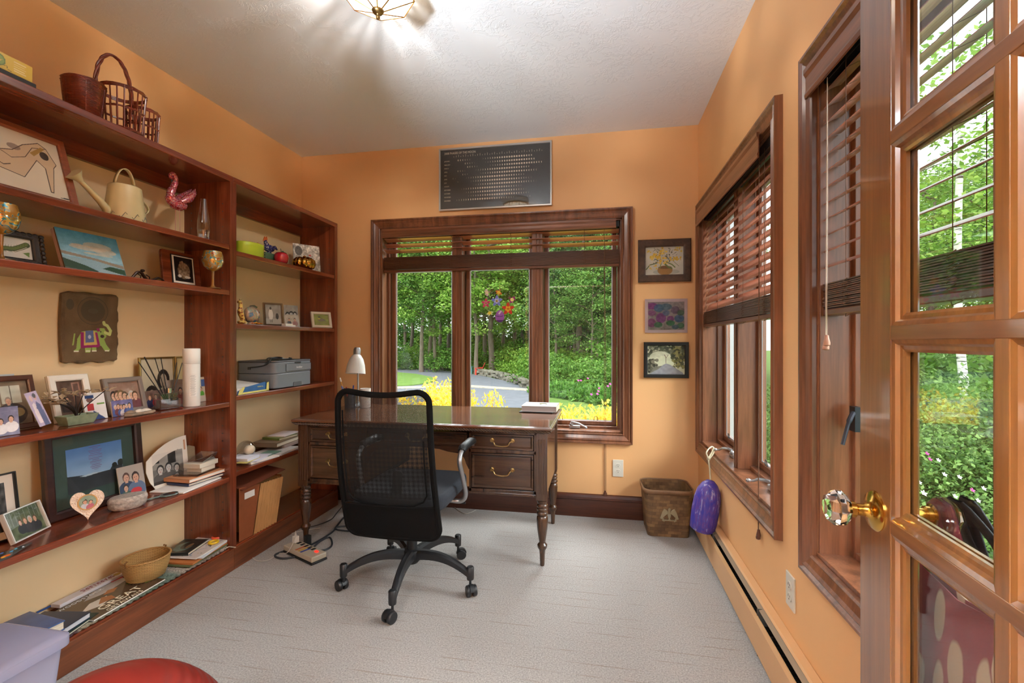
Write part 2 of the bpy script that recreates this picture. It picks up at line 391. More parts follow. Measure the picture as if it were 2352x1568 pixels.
def carpet_mat():
    m, n, l, b = newmat('beige_carpet')
    tc = n.new('ShaderNodeTexCoord'); sp = n.new('ShaderNodeSeparateXYZ'); l.new(tc.outputs['Object'], sp.inputs[0])
    wob = nd(n, 'ShaderNodeTexNoise', Scale=2.2, Detail=1.0); l.new(tc.outputs['Object'], wob.inputs['Vector'])
    def math_(op, a, b_=None, v=None):
        x = n.new('ShaderNodeMath'); x.operation = op
        if hasattr(a, 'links'): l.new(a, x.inputs[0])
        else: x.inputs[0].default_value = a
        if b_ is not None: l.new(b_, x.inputs[1])
        if v is not None: x.inputs[1].default_value = v
        return x.outputs[0]
    w = math_('MULTIPLY', wob.outputs['Fac'], v=0.025)
    y = math_('ADD', sp.outputs['Y'], w); y = math_('MULTIPLY', y, v=1/0.062); fr = math_('FRACT', y)
    d = math_('ABSOLUTE', math_('SUBTRACT', fr, v=0.5)); ln = math_('LESS_THAN', d, v=0.04)
    mp = n.new('ShaderNodeMapping'); mp.inputs['Scale'].default_value = (5, 22, 1); l.new(tc.outputs['Object'], mp.inputs[0])
    br = nd(n, 'ShaderNodeTexNoise', Scale=1.0, Detail=2.0); l.new(mp.outputs[0], br.inputs['Vector'])
    rb = ramp(n, [(0.47, (0,0,0,1)), (0.62, (1,1,1,1))]); l.new(br.outputs['Fac'], rb.inputs['Fac'])
    ln = math_('MULTIPLY', ln, rb.outputs[0]); ln = math_('MULTIPLY', ln, v=0.55)
    fine = nd(n, 'ShaderNodeTexNoise', Scale=170.0, Detail=3.0); l.new(tc.outputs['Object'], fine.inputs['Vector'])
    rc = ramp(n, [(0.3, lin('#86827e')), (0.7, lin('#b2ada8'))]); l.new(fine.outputs['Fac'], rc.inputs['Fac'])
    mx = n.new('ShaderNodeMixRGB'); l.new(ln, mx.inputs[0]); l.new(rc.outputs[0], mx.inputs[1]); mx.inputs[2].default_value = lin('#7c6a56')
    l.new(mx.outputs[0], b.inputs['Base Color']); b.inputs['Roughness'].default_value = 0.95; b.inputs['Sheen Weight'].default_value = 0.2
    bp = nd(n, 'ShaderNodeBump', Strength=0.5, Distance=0.004); l.new(fine.outputs['Fac'], bp.inputs['Height']); l.new(bp.outputs[0], b.inputs['Normal'])
    return m
M['ceiling'] = ceil_mat(); M['carpet'] = carpet_mat()
CAS = ('cherry_casing', '#54301c', '#9c6444')
def casw(ax): return wood(*CAS, axis=ax, rough=0.32, coat=0.3)
def holes(b, a0, a1, z0, z1, hs, t0, t1, axis):
    """wall in the (a,z) plane with rectangular openings, thickness t0..t1"""
    xs = sorted({a0, a1, *[h[0] for h in hs], *[h[1] for h in hs]}); zs = sorted({z0, z1, *[h[2] for h in hs], *[h[3] for h in hs]})
    for i in range(len(xs)-1):
        for j in range(len(zs)-1):
            cx = (xs[i]+xs[i+1])/2; cz = (zs[j]+zs[j+1])/2
            if any(h[0] < cx < h[1] and h[2] < cz < h[3] for h in hs): continue
            if axis == 'y': b.box(xs[i], xs[i+1], t0, t1, zs[j], zs[j+1])
            else: b.box(t0, t1, xs[i], xs[i+1], zs[j], zs[j+1])
WT = 0.16
b = MB(); b.box(XL-0.1, XR+WT, -3.2, D+WT, -0.12, 0.0); struct(b.obj('floor', M['carpet']))
b = MB(); b.box(XL-0.1, XR+WT, -3.2, D+WT, ZC, ZC+0.12); struct(b.obj('ceiling', M['ceiling']))
b = MB(); holes(b, XL-0.1, XR+WT, 0, ZC, [WO1], D, D+WT, 'y'); struct(b.obj('wall_back', M['wall']))
b = MB(); b.box(XL-0.1, XL, -3.2, D, 0, ZC); struct(b.obj('wall_left', M['wall']))
b = MB(); holes(b, -3.2, D, 0, ZC, [(W2Y[0], W2Y[1], *WRZ), (W3Y[0], W3Y[1], *WRZ)], XR, XR+WT, 'x'); struct(b.obj('wall_right', M['wall']))
b = MB(); holes(b, XL, XR, 0, ZC, [(-1.06, 0.375, -1, 2.0)], -0.14, YF, 'y'); struct(b.obj('wall_front', M['wall']))
b = MB(); b.box(XL, XR, -3.2, -3.1, 0, ZC); struct(b.obj('wall_hall', mat('hall_paint', '#5c5046', 0.6)))
# doorway trim
b = MB()
for (x0, x1, z0, z1) in ((-1.15, -1.06, 0, 2.0), (0.375, 0.465, 0, 2.0), (-1.15, 0.465, 2.0, 2.09)):
    b.box(x0, x1, YF, YF+0.012, z0, z1); b.box(x0, x1, -0.158, -0.14, z0, z1)
struct(b.obj('trim_doorway', casw('z'), bevel=0.004))
# back baseboard
b = MB(); b.prism([(D, 0), (D-0.016, 0), (D-0.016, 0.115), (D-0.022, 0.12), (D-0.022, 0.135), (D-0.012, 0.15), (D, 0.155)], XL+0.12, XR-0.062, axis='x')
struct(b.obj('baseboard_back', wood('cherry_baseboard', '#38180e', '#60301c', axis='x', rough=0.3)))
b = MB(); b.prism([(XL, 0), (XL+0.016, 0), (XL+0.016, 0.12), (XL+0.008, 0.15), (XL, 0.155)], 3.124, D-0.022, axis='y'); struct(b.obj('baseboard_left', wood('cherry_baseboard', '#38180e', '#60301c', axis='y', rough=0.3)))

M['alu'] = mat('sash_white_metal', '#b9bcc0', 0.4, 0.3); M['screen_grey'] = mat('grey_weatherstrip', '#4d4e52', 0.5)
def crank(parent, x, z, side=1):
    t = MB(); t.cbox((x, 0.075, z+0.012), (0.075, 0.03, 0.02)); t.lathe([(0.011, 0), (0.012, 0.012), (0.008, 0.02)], 14, (x-0.022*side, 0.062, z+0.02))
    c = t.obj('crank_base', M['silver'], parent, smooth=True, bevel=0.003)
    p = smoothpath([(x-0.022*side, 0.060, z+0.042), (x-0.005*side, 0.045, z+0.046), (x+0.035*side, 0.028, z+0.04), (x+0.075*side, 0.02, z+0.022), (x+0.082*side, 0.005, z+0.02)])
    t = MB(); t.tube(p, [0.008-0.003*i/len(p) for i in range(len(p))], 8); t.ell((x+0.083*side, 0.0, z+0.02), (0.009, 0.011, 0.009)); t.obj('crank_handle', M['silver'], c, smooth=True)
def window(n, x0, x1, z0, z1, mull, loc, rot, cranks=(), dr=0.13):
    t = thing('window_%d' % n, None, None, loc, rot, kind='structure')
    cz, cx = casw('z'), casw('x')
    CP = [(0, 0.0), (0, -0.016), (0.006, -0.020), (0.014, -0.014), (0.034, -0.020), (0.044, -0.026), (0.052, -0.020), (0.060, -0.028), (0.068, -0.028), (0.070, 0.0)]
    b = MB(); b.sweep(x0, x1, z0, z1, CP); b.obj('casing', cz, t)
    b = MB(); e = 0.012
    b.box(x0, x0+e, 0, 0.15, z0, z1); b.box(x1-e, x1, 0, 0.15, z0, z1); b.box(x0, x1, 0, 0.15, z1-e, z1); b.box(x0, x1, -0.004, 0.15, z0, z0+e)
    b.box(x0, x0+0.03, dr-0.045, dr, z0, z1); b.box(x1-0.03, x1, dr-0.045, dr, z0, z1); b.box(x0+0.03, x1-0.03, dr-0.045, dr, z0+e, z0+0.03); b.box(x0+0.03, x1-0.03, dr-0.045, dr, z1-0.04, z1-e)
    b.obj('jamb', cz, t, bevel=0.002)
    edges = [x0+0.03] + [q for m in mull for q in (m-0.038, m+0.038)] + [x1-0.03]
    for m in mull:
        b = MB(); b.box(m-0.038, m+0.038, 0.03, 0.15, z0+e, z1-e); b.box(m-0.012, m-0.004, 0.024, 0.03, z0+e, z1-e); b.box(m+0.012, m+0.02, 0.024, 0.03, z0+e, z1-e)
        b.obj('mullion', cz, t, bevel=0.003)
    for i in range(0, len(edges), 2):
        a, c = edges[i]+0.002, edges[i+1]-0.002; s = 0.032
        b = MB(); b.sweep(a+s, c-s, z0+0.032+s-0.002, z1-0.042-s+0.006, [(0, dr+0.018), (0, dr-0.006), (0.004, dr-0.012), (s-0.004, dr-0.012), (s, dr-0.006), (s, dr+0.018)])
        so = b.obj('sash', cz, t)
        b = MB(); b.sweep(a+s+0.004, c-s-0.004, z0+0.030+s+0.004, z1-0.036-s-0.004, [(0, dr+0.001), (0, dr-0.001), (0.0045, dr-0.004), (0.0045, dr+0.001)]); b.obj('glazing_bead', M['alu'], so)
        b = MB(); b.box(a+s-0.002, c-s+0.002, dr+0.004, dr+0.008, z0+0.028+s, z1-0.034-s); b.obj('pane', M['pane'], so)
        for xx in (a+s+(c-a-2*s)*0.2, a+s+(c-a-2*s)*0.75):
            b = MB(); b.tube([(xx-0.012, dr-0.014, z0+0.064), (xx-0.010, dr-0.016, z0+0.092), (xx+0.010, dr-0.016, z0+0.092), (xx+0.012, dr-0.014, z0+0.064)], 0.0022, 6); b.obj('sash_clip', M['black'], so)
    for (cxx, sd) in cranks: crank(t, cxx, z0+0.012, sd)
    b = MB(); b.sweep(x0-0.005, x1+0.005, z0-0.005, z1+0.005, [(0, 0.15), (0, 0.19), (0.06, 0.19), (0.06, 0.161), (0.0, 0.161)]); b.obj('outer_trim', M['alu'], t)
    return t
w1 = window(1, *WO1, (-1.02, -0.43), (0, D, 0), 0, cranks=((-0.17, 1), (-1.3, -1)))
w2 = window(2, -W2Y[1], -W2Y[0], *WRZ, (-(W2Y[0]+W2Y[1])/2,), (XR, 0, 0), R(-90), cranks=((-2.70, -1), (-2.11, -1)))
w3 = window(3, -W3Y[1], -W3Y[0], *WRZ, (-(W3Y[0]+W3Y[1])/2,), (XR, 0, 0), R(-90), cranks=())
for zz in (0.98,):
    b = MB(); b.cbox((-1.478, 0.075, zz), (0.03, 0.02, 0.07)); b.tube(smoothpath([(-1.47, 0.065, zz+0.02), (-1.462, 0.048, zz-0.01), (-1.455, 0.03, zz-0.07)]), [0.007]*8+[0.005]*9, 8); b.obj('sash_lock', mat('dark_steel', '#3a3c44', 0.35, 0.8), w3, smooth=True)
# ================================================================ blinds
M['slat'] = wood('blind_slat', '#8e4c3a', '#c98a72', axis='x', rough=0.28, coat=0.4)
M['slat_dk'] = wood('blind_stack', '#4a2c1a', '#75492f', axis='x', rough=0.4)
M['cord'] = mat('tan_cord', '#6a4a34', 0.8); M['cordw'] = mat('pale_cord', '#cfc4b4', 0.8)
def blind(label, loc, rot, x0, x1, ztop, zs, tilt, stack, yc=0.05, val=None, ladders=(), lift=None, tassel='wood', sw=0.05):
    t = thing('venetian_blind', label, 'blind', loc, rot)
    b = MB(); b.box(x0+0.004, x1-0.004, yc-0.022, yc+0.022, ztop-0.04, ztop); b.obj('head_rail', M['black'], t, bevel=0.002)
    if val:
        vx0, vx1, vz0, vz1, vy, vr = val
        b = MB(); pr = [(vy, vz0), (vy-0.006, vz0), (vy-0.008, vz0+0.012), (vy-0.004, vz0+0.022), (vy-0.004, vz1-0.026), (vy-0.010, vz1-0.014), (vy-0.010, vz1), (vy, vz1)]
        b.prism([(a, c) for a, c in pr], vx0, vx1, axis='x'); o = b.obj('valance', casw('x'), t)
        if vr: o.rotation_euler = (0, vr, 0); o.location = (0, 0, -math.sin(vr)*-(vx0+vx1)/2)
    b = MB()
    for z in zs:
        pr = []
        for k in range(5):
            s = (k/4-0.5)*sw; c = 0.003*(1-(2*k/4-1)**2); pr.append((s*math.cos(tilt)-c*math.sin(tilt), s*math.sin(tilt)+c*math.cos(tilt)))
        up = [(yc+a, z+c+0.0026) for a, c in pr]; dn = [(yc+a, z+c) for a, c in pr][::-1]
        b.prism(up+dn, x0+0.006, x1-0.006, axis='x')
    if zs: b.obj('slats', M['slat'], t)
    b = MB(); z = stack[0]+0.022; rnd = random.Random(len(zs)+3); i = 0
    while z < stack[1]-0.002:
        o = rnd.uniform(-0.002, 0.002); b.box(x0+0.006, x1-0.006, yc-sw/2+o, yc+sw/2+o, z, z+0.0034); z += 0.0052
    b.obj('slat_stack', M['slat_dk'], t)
    b = MB(); b.box(x0+0.005, x1-0.005, yc-sw/2, yc+sw/2, stack[0], stack[0]+0.018); b.obj('bottom_rail', wood('blind_rail', '#5a3220', '#7c4a32', axis='x'), t, bevel=0.003)
    for lx in ladders:
        b = MB()
        for yy in (yc-sw/2-0.002, yc+sw/2+0.002):
            b.tube([(lx, yy, stack[1]), (lx, yy, ztop-0.03)], 0.0009, 5)
        for z in zs: b.tube([(lx, yc-sw/2*math.cos(tilt)-0.001, z-sw/2*math.sin(tilt)), (lx, yc+sw/2*math.cos(tilt), z+sw/2*math.sin(tilt))], 0.0008, 4)
        for k in range(7):
            zz = stack[0]+0.022+(stack[1]-stack[0]-0.022)*(k+0.5)/7; xx = lx+0.007*(-1)**k
            b.tube([(lx-0.012, yc-sw/2-0.004, zz-0.004), (xx, yc-sw/2-0.007, zz), (lx+0.012, yc-sw/2-0.004, zz+0.004)], 0.0012, 5)
        b.tube([(lx-0.015, yc-0.02, stack[0]), (lx, yc-0.028, stack[0]-0.008), (lx+0.015, yc-0.02, stack[0])], 0.001, 5)
        b.obj('ladder_cord', M['cord'], t)
    if lift:
        lx, zb, n, cm = lift
        for k in range(n):
            xx = lx+0.006*k; zz = zb+0.012*(k % 2)
            b = MB(); b.tube([(lx, yc-sw/2-0.012, ztop-0.05), (xx, yc-sw/2-0.014, (ztop+zz)/2), (xx, yc-sw/2-0.016, zz+0.03)], 0.0012, 6); c = b.obj('lift_cord', cm, t)
            b = MB(); b.lathe([(0.002, 0.032), (0.005, 0.030), (0.006, 0.022), (0.009, 0.010), (0.0085, 0.003), (0.004, 0)], 12, (xx, yc-sw/2-0.016, zz)); b.obj('tassel', mat('tassel_wood', '#5a3424', 0.35) if tassel == 'wood' else mat('tassel_pink', '#b98a74', 0.3), c, smooth=True)
    return t
blind('wide wooden blind drawn nearly fully up across the back window over the desk', (0, D, 0), 0, WO1[0]+0.014, WO1[1]-0.014, 2.024,
      [1.958, 1.916, 1.874], R(-20), (1.715, 1.832), yc=0.035, val=(WO1[0]+0.012, WO1[1]-0.04, 1.972, 2.036, -0.002, 0), ladders=(-1.46, -1.06, -0.62, -0.10), lift=(0.035, 0.14, 3, M['cord']))
blind('wooden blind with tilted reddish slats over upper half of window beside the corner', (XR, 0, 0), R(-90), -W2Y[1]+0.014, -W2Y[0]-0.014, 1.998,
      [1.955-0.0455*k for k in range(13)], R(58), (1.290, 1.385), yc=0.030, val=(-3.17, -1.99, 1.930, 2.028, -0.026, R(0.6)), ladders=(-3.02, -2.75, -2.28, -2.0), lift=(-2.03, 0.40, 2, M['cord']))
blind('dark red wooden blind in the right-hand window partly hidden by the open glass door', (XR, 0, 0), R(-90), -W3Y[1]+0.014, -W3Y[0]-0.014, 1.998,
      [1.940-0.047*k for k in range(12)], R(24), (1.275, 1.37), yc=0.030, val=(-W3Y[1]-0.02, -W3Y[0]+0.02, 1.935, 2.024, -0.022, 0), ladders=(-1.38, -1.00, -0.6, -0.4), lift=(-1.46, 1.175, 2, M['cordw']), tassel='pink')

# ================================================================ french door
def dw(ax): return wood('door_oak', '#663a1b', '#90602f', axis=ax, rough=0.3, coat=0.9, scale=0.8, cr=0.06)
dr = thing('door_1', None, None, (0.4295, 0.873, 0), R(-94), kind='structure')
DW = 0.835; TH = 0.036; rows = [0.352, 0.639, 0.926, 1.213, 1.5, 1.787]; cols = [0.096, 0.310, 0.524, 0.738]; mh = 0.010
b = MB()
for x0, x1 in ((0, cols[0]), (cols[-1], DW)): b.box(x0, x1, 0, TH, 0.012, 1.985)
b.obj('stile', dw('z'), dr, bevel=0.002)
b = MB(); b.box(cols[0], cols[-1], 0, TH, 0.012, rows[0]); b.box(cols[0], cols[-1], 0, TH, rows[-1], 1.985); b.obj('rail', dw('x'), dr, bevel=0.001)
b = MB()
for x in cols[1:-1]: b.box(x-mh, x+mh, 0.0, TH, rows[0], rows[-1])
b.obj('muntin_upright', dw('z'), dr, bevel=0.001)
b = MB()
for z in rows[1:-1]: b.box(cols[0], cols[-1], -0.0005, TH, z-mh, z+mh)
b.obj('muntin_bar', dw('x'), dr, bevel=0.001)
b = MB()
for i in range(3):
    for j in range(5):
        x0 = cols[i]+(mh if i else 0); x1 = cols[i+1]-(mh if i < 2 else 0); z0 = rows[j]+(mh if j else 0); z1 = rows[j+1]-(mh if j < 4 else 0); s = 0.018
        for sg, y0 in ((1, 0), (-1, TH)):
            y = lambda v: y0+sg*v
            b.sweep(x0+s, x1-s, z0+s, z1-s, [(0, y(0.016)), (0, y(0.011)), (0.004, y(0.009)), (0.009, y(0.008)), (0.012, y(0.003)), (0.018, y(0.001)), (0.018, y(0.016))])
b.obj('glazing_moulding', dw('z'), dr)
b = MB()
for i in range(3):
    for j in range(5):
        b.box(cols[i]+mh+0.004, cols[i+1]-mh-0.004, 0.0165, 0.0195, rows[j]+mh+0.004, rows[j+1]-mh-0.004)
b.obj('pane', M['door_glass'], dr)
for sg, y0 in ((-1, 0.0), (1, TH)):
    Mx = Matrix.Translation((0.052, y0, 0.935)) @ Matrix.Rotation(R(90) if sg < 0 else R(-90), 4, 'X')
    b = MB(); b.lathe([(0.031, 0), (0.031, 0.002), (0.027, 0.006), (0.018, 0.008), (0.012, 0.011), (0.0095, 0.016), (0.0095, 0.026), (0.013, 0.029), (0.013, 0.036), (0.017, 0.038)], 32, M=Mx)
    kb = b.obj('door_knob', M['brass'], dr, smooth=True)
    b = MB(); b.lathe([(0.010, 0.034), (0.019, 0.038), (0.0285, 0.048), (0.0285, 0.056), (0.020, 0.067), (0.012, 0.070)], 8, M=Mx)
    b.obj('crystal', mat('crystal_glass', '#ffffff', 0.0, trans=1.0, ior=1.5), kb)
b = MB(); b.box(-0.001, 0.0005, 0.008, 0.030, 0.90, 0.97); b.obj('latch_plate', M['brass'], dr)

# ================================================================ bookcases
def bw(ax): return wood('bookcase_cherry', '#542010', '#984a2c', axis=ax, rough=0.24, coat=0.5, cr=0.09)
M['panelw'] = mat('tan_back_panel', '#e6cca0', 0.6, bump=0.05, bscale=120, var=0.04, vscale=2)
XB, XF = -2.17, -1.89
def bookcase(label, y0, y1, shelves, st0, st1):
    t = thing('bookcase', label, 'bookcase', (XF, (y0+y1)/2, 0)); ox, oy = XF, (y0+y1)/2
    bx = lambda mb, x0, x1, a, c, z0, z1: mb.box(x0-ox, x1-ox, a-oy, c-oy, z0, z1)
    for (a, c) in ((y0, y0+st0), (y1-st1, y1)):
        b = MB(); bx(b, XB, XF, a, c, 0, 2.035); yy = c if a == y0 else a; sg = 1 if a == y0 else -1
        if a != y0:
            for xx in (XB+0.045, XF-0.045):
                for k in range(44):
                    z = 0.2+0.04*k
                    if z < 1.98 and min(abs(z-s) for s in shelves) > 0.022: b.lathe([(0.003, 0), (0.003, 0.0009)], 8, mi=1, M=Matrix.Translation((xx-ox, yy-oy, z)) @ Matrix.Rotation(R(90), 4, 'X'))
        b.obj('side_panel', [bw('z'), M['black']], t)
    b = MB(); bx(b, XL+0.002, XF+0.002, y0, y1, 2.035, 2.065); b.obj('top_board', bw('y'), t, bevel=0.003)
    b = MB(); bx(b, XB, XB+0.02, y0+st0, y1-st1, 1.97, 2.035); b.obj('back_rail', bw('y'), t)
    b = MB(); bx(b, XB-0.012, XB, y0, y1, 0, 2.035); b.obj('back_panel', M['panelw'], t)
    for z in shelves:
        b = MB(); bx(b, XB+0.001, XF-0.001, y0+st0, y1-st1, z-0.026, z); b.obj('shelf', bw('y'), t, bevel=0.004)
    b = MB(); bx(b, XB, XF-0.002, y0+st0, y1-st1, 0.096, 0.12); b.obj('bottom_board', bw('y'), t, bevel=0.003)
    b = MB(); bx(b, XF-0.02, XF+0.006, y0, y1, 0.0, 0.112); b.obj('kick_board', wood('kick_cherry', '#4c2412', '#90502c', axis='y', rough=0.35), t, bevel=0.003)
    return t
SA, SB, SC, SD, SE = 1.705, 1.467, 0.885, 0.493, 0.12       # left unit shelf tops
RA, RB, RC, RD = 1.682, 1.295, 0.912, 0.508                  # right unit shelf tops
ST = 2.065
bookcase('long cherry-stained bookcase with five open levels along the left wall, nearer the camera', 0.50, 2.133, [SA, SB, SC, SD], 0.021, 0.021)
bookcase('narrower cherry-stained bookcase in the far left corner holding the grey printer', 2.1335, 3.123, [RA, RB, RC, RD], 0.021, 0.036)

# ================================================================ ceiling light
lx, ly = -0.846, 1.683
cl = thing('ceiling_light', 'octagonal brass ceiling light with faceted glass panels glowing in the middle of the ceiling', 'ceiling light', (lx, ly, ZC))
RO = 0.138; z0, z1, zh = -0.012, -0.085, -0.142; oct_ = [(math.cos(R(22.5+45*k)), math.sin(R(22.5+45*k))) for k in range(8)]
b = MB(); b.lathe([(0.142, -0.001), (0.142, -0.010), (0.14, -0.014)], 8, M=Matrix.Rotation(R(22.5), 4, 'Z')); b.obj('ceiling_plate', M['brass'], cl)
m, n, l, bs = newmat('hammered_lamp_glass'); MATS['lampglass'] = m
bs.inputs['Emission Color'].default_value = (1, 0.9, 0.72, 1); bs.inputs['Emission Strength'].default_value = 2.2; bs.inputs['Base Color'].default_value = (1, 0.97, 0.9, 1); bs.inputs['Roughness'].default_value = 0.2
trn = n.new('ShaderNodeBsdfTransparent'); mxs = n.new('ShaderNodeMixShader'); mxs.inputs[0].default_value = 0.45
tcn = n.new('ShaderNodeTexCoord'); vor = nd(n, 'ShaderNodeTexVoronoi', Scale=26.0); l.new(tcn.outputs['Object'], vor.inputs['Vector']); rr_ = ramp(n, [(0.1, (0.25,0.25,0.25,1)), (0.55, (0.95,0.95,0.95,1))]); l.new(vor.outputs['Distance'], rr_.inputs['Fac']); l.new(rr_.outputs[0], mxs.inputs[0])
l.new(trn.outputs[0], mxs.inputs[1]); l.new(bs.outputs[0], mxs.inputs[2]); l.new(mxs.outputs[0], n['Material Output'].inputs[0])
for k in range(8):
    a, c = oct_[k], oct_[(k+1) % 8]; b = MB()
    b.add([(a[0]*RO*0.93, a[1]*RO*0.93, z0), (c[0]*RO*0.93, c[1]*RO*0.93, z0), (c[0]*RO, c[1]*RO, z1), (a[0]*RO, a[1]*RO, z1), (0.02*a[0], 0.02*a[1], zh), (0.02*c[0], 0.02*c[1], zh)], [(0,1,2,3), (3,2,5,4)])
    b.obj('glass_panel', m, cl, solid=0.002)
b = MB()
for k in range(8):
    a, c = oct_[k], oct_[(k+1) % 8]
    b.tube([(a[0]*RO*0.93, a[1]*RO*0.93, z0), (a[0]*RO, a[1]*RO, z1), (0.02*a[0], 0.02*a[1], zh)], 0.0028, 6)
    b.tube([(a[0]*RO, a[1]*RO, z1), (c[0]*RO, c[1]*RO, z1)], 0.0028, 6); b.tube([(a[0]*RO*0.93, a[1]*RO*0.93, z0), (c[0]*RO*0.93, c[1]*RO*0.93, z0)], 0.0028, 6)
b.obj('brass_caming', M['brass'], cl)
b = MB(); b.lathe([(0.022, zh+0.01), (0.024, zh), (0.018, zh-0.01), (0.007, zh-0.014), (0.005, zh-0.018), (0.009, zh-0.024), (0.006, zh-0.032), (0, zh-0.033)], 16); b.obj('finial', M['old_brass'], cl, smooth=True)
for k, (dx, dy) in enumerate(((0.05, 0.025), (-0.05, 0.03), (0.0, -0.055))):
    ld = bpy.data.lights.new('bulb', 'POINT'); ld.energy = LAMP_W; ld.color = (1.0, 0.95, 0.88); ld.shadow_soft_size = 0.012
    lo = bpy.data.objects.new('bulb', ld); sc.collection.objects.link(lo); lo.parent = cl; lo.location = (dx, dy, -0.065)
    b = MB(); b.ell((dx, dy, -0.045), (0.013, 0.013, 0.018)); b.lathe([(0.014, 0), (0.014, 0.03)], 12, (dx, dy, -0.032)); b.obj('lamp_socket', M['brass'], cl, smooth=True)
# fill light added behind the camera, shaped as a hall ceiling fixture
hl = thing('hall_fill_light', 'round white fill lamp added on the unseen hall ceiling', 'ceiling light', (-0.4, -1.6, ZC))
b = MB(); b.lathe([(0.19, 0), (0.20, -0.02), (0.20, -0.05)], 32); b.obj('lamp_ring', M['brass'], hl, smooth=True)
b = MB(); b.lathe([(0.19, -0.03), (0.18, -0.07), (0.12, -0.10), (0.0, -0.11)], 32, cap=False); b.obj('diffuser', mat('hall_fill_diffuser', '#ffffff', 0.4, emit='#fff2dd', es=3.0), hl, smooth=True)
ld = bpy.data.lights.new('hall_fill_lamp', 'AREA'); ld.shape = 'DISK'; ld.size = 0.36; ld.energy = HALL_FILL_W; ld.color = (1, 0.97, 0.93)
lo = bpy.data.objects.new('hall_fill_lamp', ld); sc.collection.objects.link(lo); lo.parent = hl; lo.location = (0, 0, -0.13)
# upward fill light added in the unseen hall, shaped as a standing lamp
fl = thing('floor_lamp', 'broad-shaded fill lamp added in the unseen hall to brighten the room', 'lamp', (-1.12, -1.75, 0.0))
b = MB(); b.lathe([(0.15, 0), (0.15, 0.02), (0.02, 0.03)], 28); b.obj('base', M['brass'], fl, smooth=True)
b = MB(); b.tube([(0, 0, 0.02), (0, 0, 0.72)], 0.012, 12); b.obj('pole', M['brass'], fl, smooth=True)
b = MB(); b.lathe([(0.08, 0.70), (0.23, 0.80), (0.24, 0.86)], 36, cap=False); b.obj('bowl_shade', mat('lamp_shade_white', '#f0ece4', 0.6), fl, smooth=True, solid=0.004)
ld = bpy.data.lights.new('uplight', 'AREA'); ld.shape = 'DISK'; ld.size = 0.42; ld.energy = UP_W; ld.color = (0.86, 0.94, 1.0); ld.spread = R(100)
lo = bpy.data.objects.new('uplight', ld); sc.collection.objects.link(lo); lo.parent = fl; lo.location = (0, 0.0, 0.88); lo.rotation_euler = (R(180-24), 0, 0)

# ================================================================ baseboard heater
ht = thing('baseboard_heater', 'long tan metal baseboard heater along the foot of the right wall', 'heater', (XR, 0, 0), R(-90))
hm = mat('heater_tan_paint', '#d5a878', 0.4, var=0.03, vscale=3)
hy0, hy1 = -3.225, -0.06
def heat(prof, nm, m, x0=hy0, x1=hy1, **k):
    b = MB(); b.prism(prof, x0, x1, axis='x'); return b.obj(nm, m, ht, **k)
heat([(-0.002, 0.01), (-0.002, 0.205), (-0.030, 0.205), (-0.036, 0.198), (-0.034, 0.194), (-0.030, 0.2), (-0.006, 0.2), (-0.006, 0.01)], 'back_plate', hm)
heat([(-0.058, 0.03), (-0.064, 0.035), (-0.064, 0.150), (-0.058, 0.165), (-0.054, 0.165), (-0.060, 0.149), (-0.060, 0.036)], 'front_cover', hm, x0=-3.225, x1=-1.205)
heat([(-0.059, 0.03), (-0.066, 0.035), (-0.066, 0.148), (-0.059, 0.163), (-0.054, 0.163), (-0.061, 0.147), (-0.061, 0.036)], 'cover_joiner', hm, x0=-1.20, x1=-0.06)
heat([(-0.050, 0.186), (-0.030, 0.192), (-0.030, 0.190), (-0.049, 0.183)], 'damper', mat('heater_damper', '#8f7a60', 0.5), x1=-1.30)
b = MB()
for k in range(150): x = hy0+0.05+k*0.0205; b.box(x, x+0.0012, -0.054, -0.010, 0.06, 0.135)
b.box(hy0+0.02, hy1-0.02, -0.04, -0.025, 0.09, 0.105); b.obj('heating_fins', mat('fin_dark', '#26231f', 0.5, 0.6), ht)
for x in (-2.6, -1.9, -1.15, -0.6):
    b = MB(); b.box(x, x+0.003, -0.056, -0.006, 0.012, 0.19); b.obj('bracket', mat('bracket_steel', '#6a665e', 0.5, 0.6), ht)

# ================================================================ desk
def kw(ax): return wood('walnut_desk', '#2c1a10', '#60402a', axis=ax, rough=0.26, coat=0.4)
dx0, dx1, dy0, dy1 = -1.762, -0.244, 2.42, 3.125
dk = thing('desk', 'dark walnut pedestal desk on turned legs standing under the back window', 'desk', ((dx0+dx1)/2, (dy0+dy1)/2, 0))
W2 = (dx1-dx0)/2; H2 = (dy1-dy0)/2
def topmat():
    m = wood('walnut_top', '#5a3622', '#946040', axis='x', rough=0.24, coat=1.0, scale=0.7, cr=0.09); return m
b = MB(); P = [(0, 0.75), (0.0, 0.75), ]
z0 = 0.722
prof = [(-0.03, 0.75), (0.0, 0.748), (0.003, 0.745), (-0.002, 0.736), (-0.012, 0.732), (-0.014, 0.726), (-0.03, 0.726)]
def slab(mb, off, za, zb):  # plain slab inset by off
    mb.box(-W2+off, W2-off, -H2+off, H2-off, za, zb)
b = MB(); b.box(-W2+0.006, W2-0.006, -H2+0.006, H2-0.006, 0.738, 0.75); b.box(-W2, W2, -H2, H2, 0.732, 0.746); tp = b.obj('top', topmat(), dk, bevel=0.004, seg=3)
b = MB()
for sx0, sx1, yy in ((-W2+0.012, W2-0.012, -H2+0.010),):
    k = int((sx1-sx0)/0.016)
    for i in range(k):
        x = sx0+(i+0.5)*(sx1-sx0)/k; b.tube([(x-0.012, yy-0.002, 0.731), (x, yy-0.006, 0.7245), (x+0.012, yy, 0.718)], 0.0042, 5)
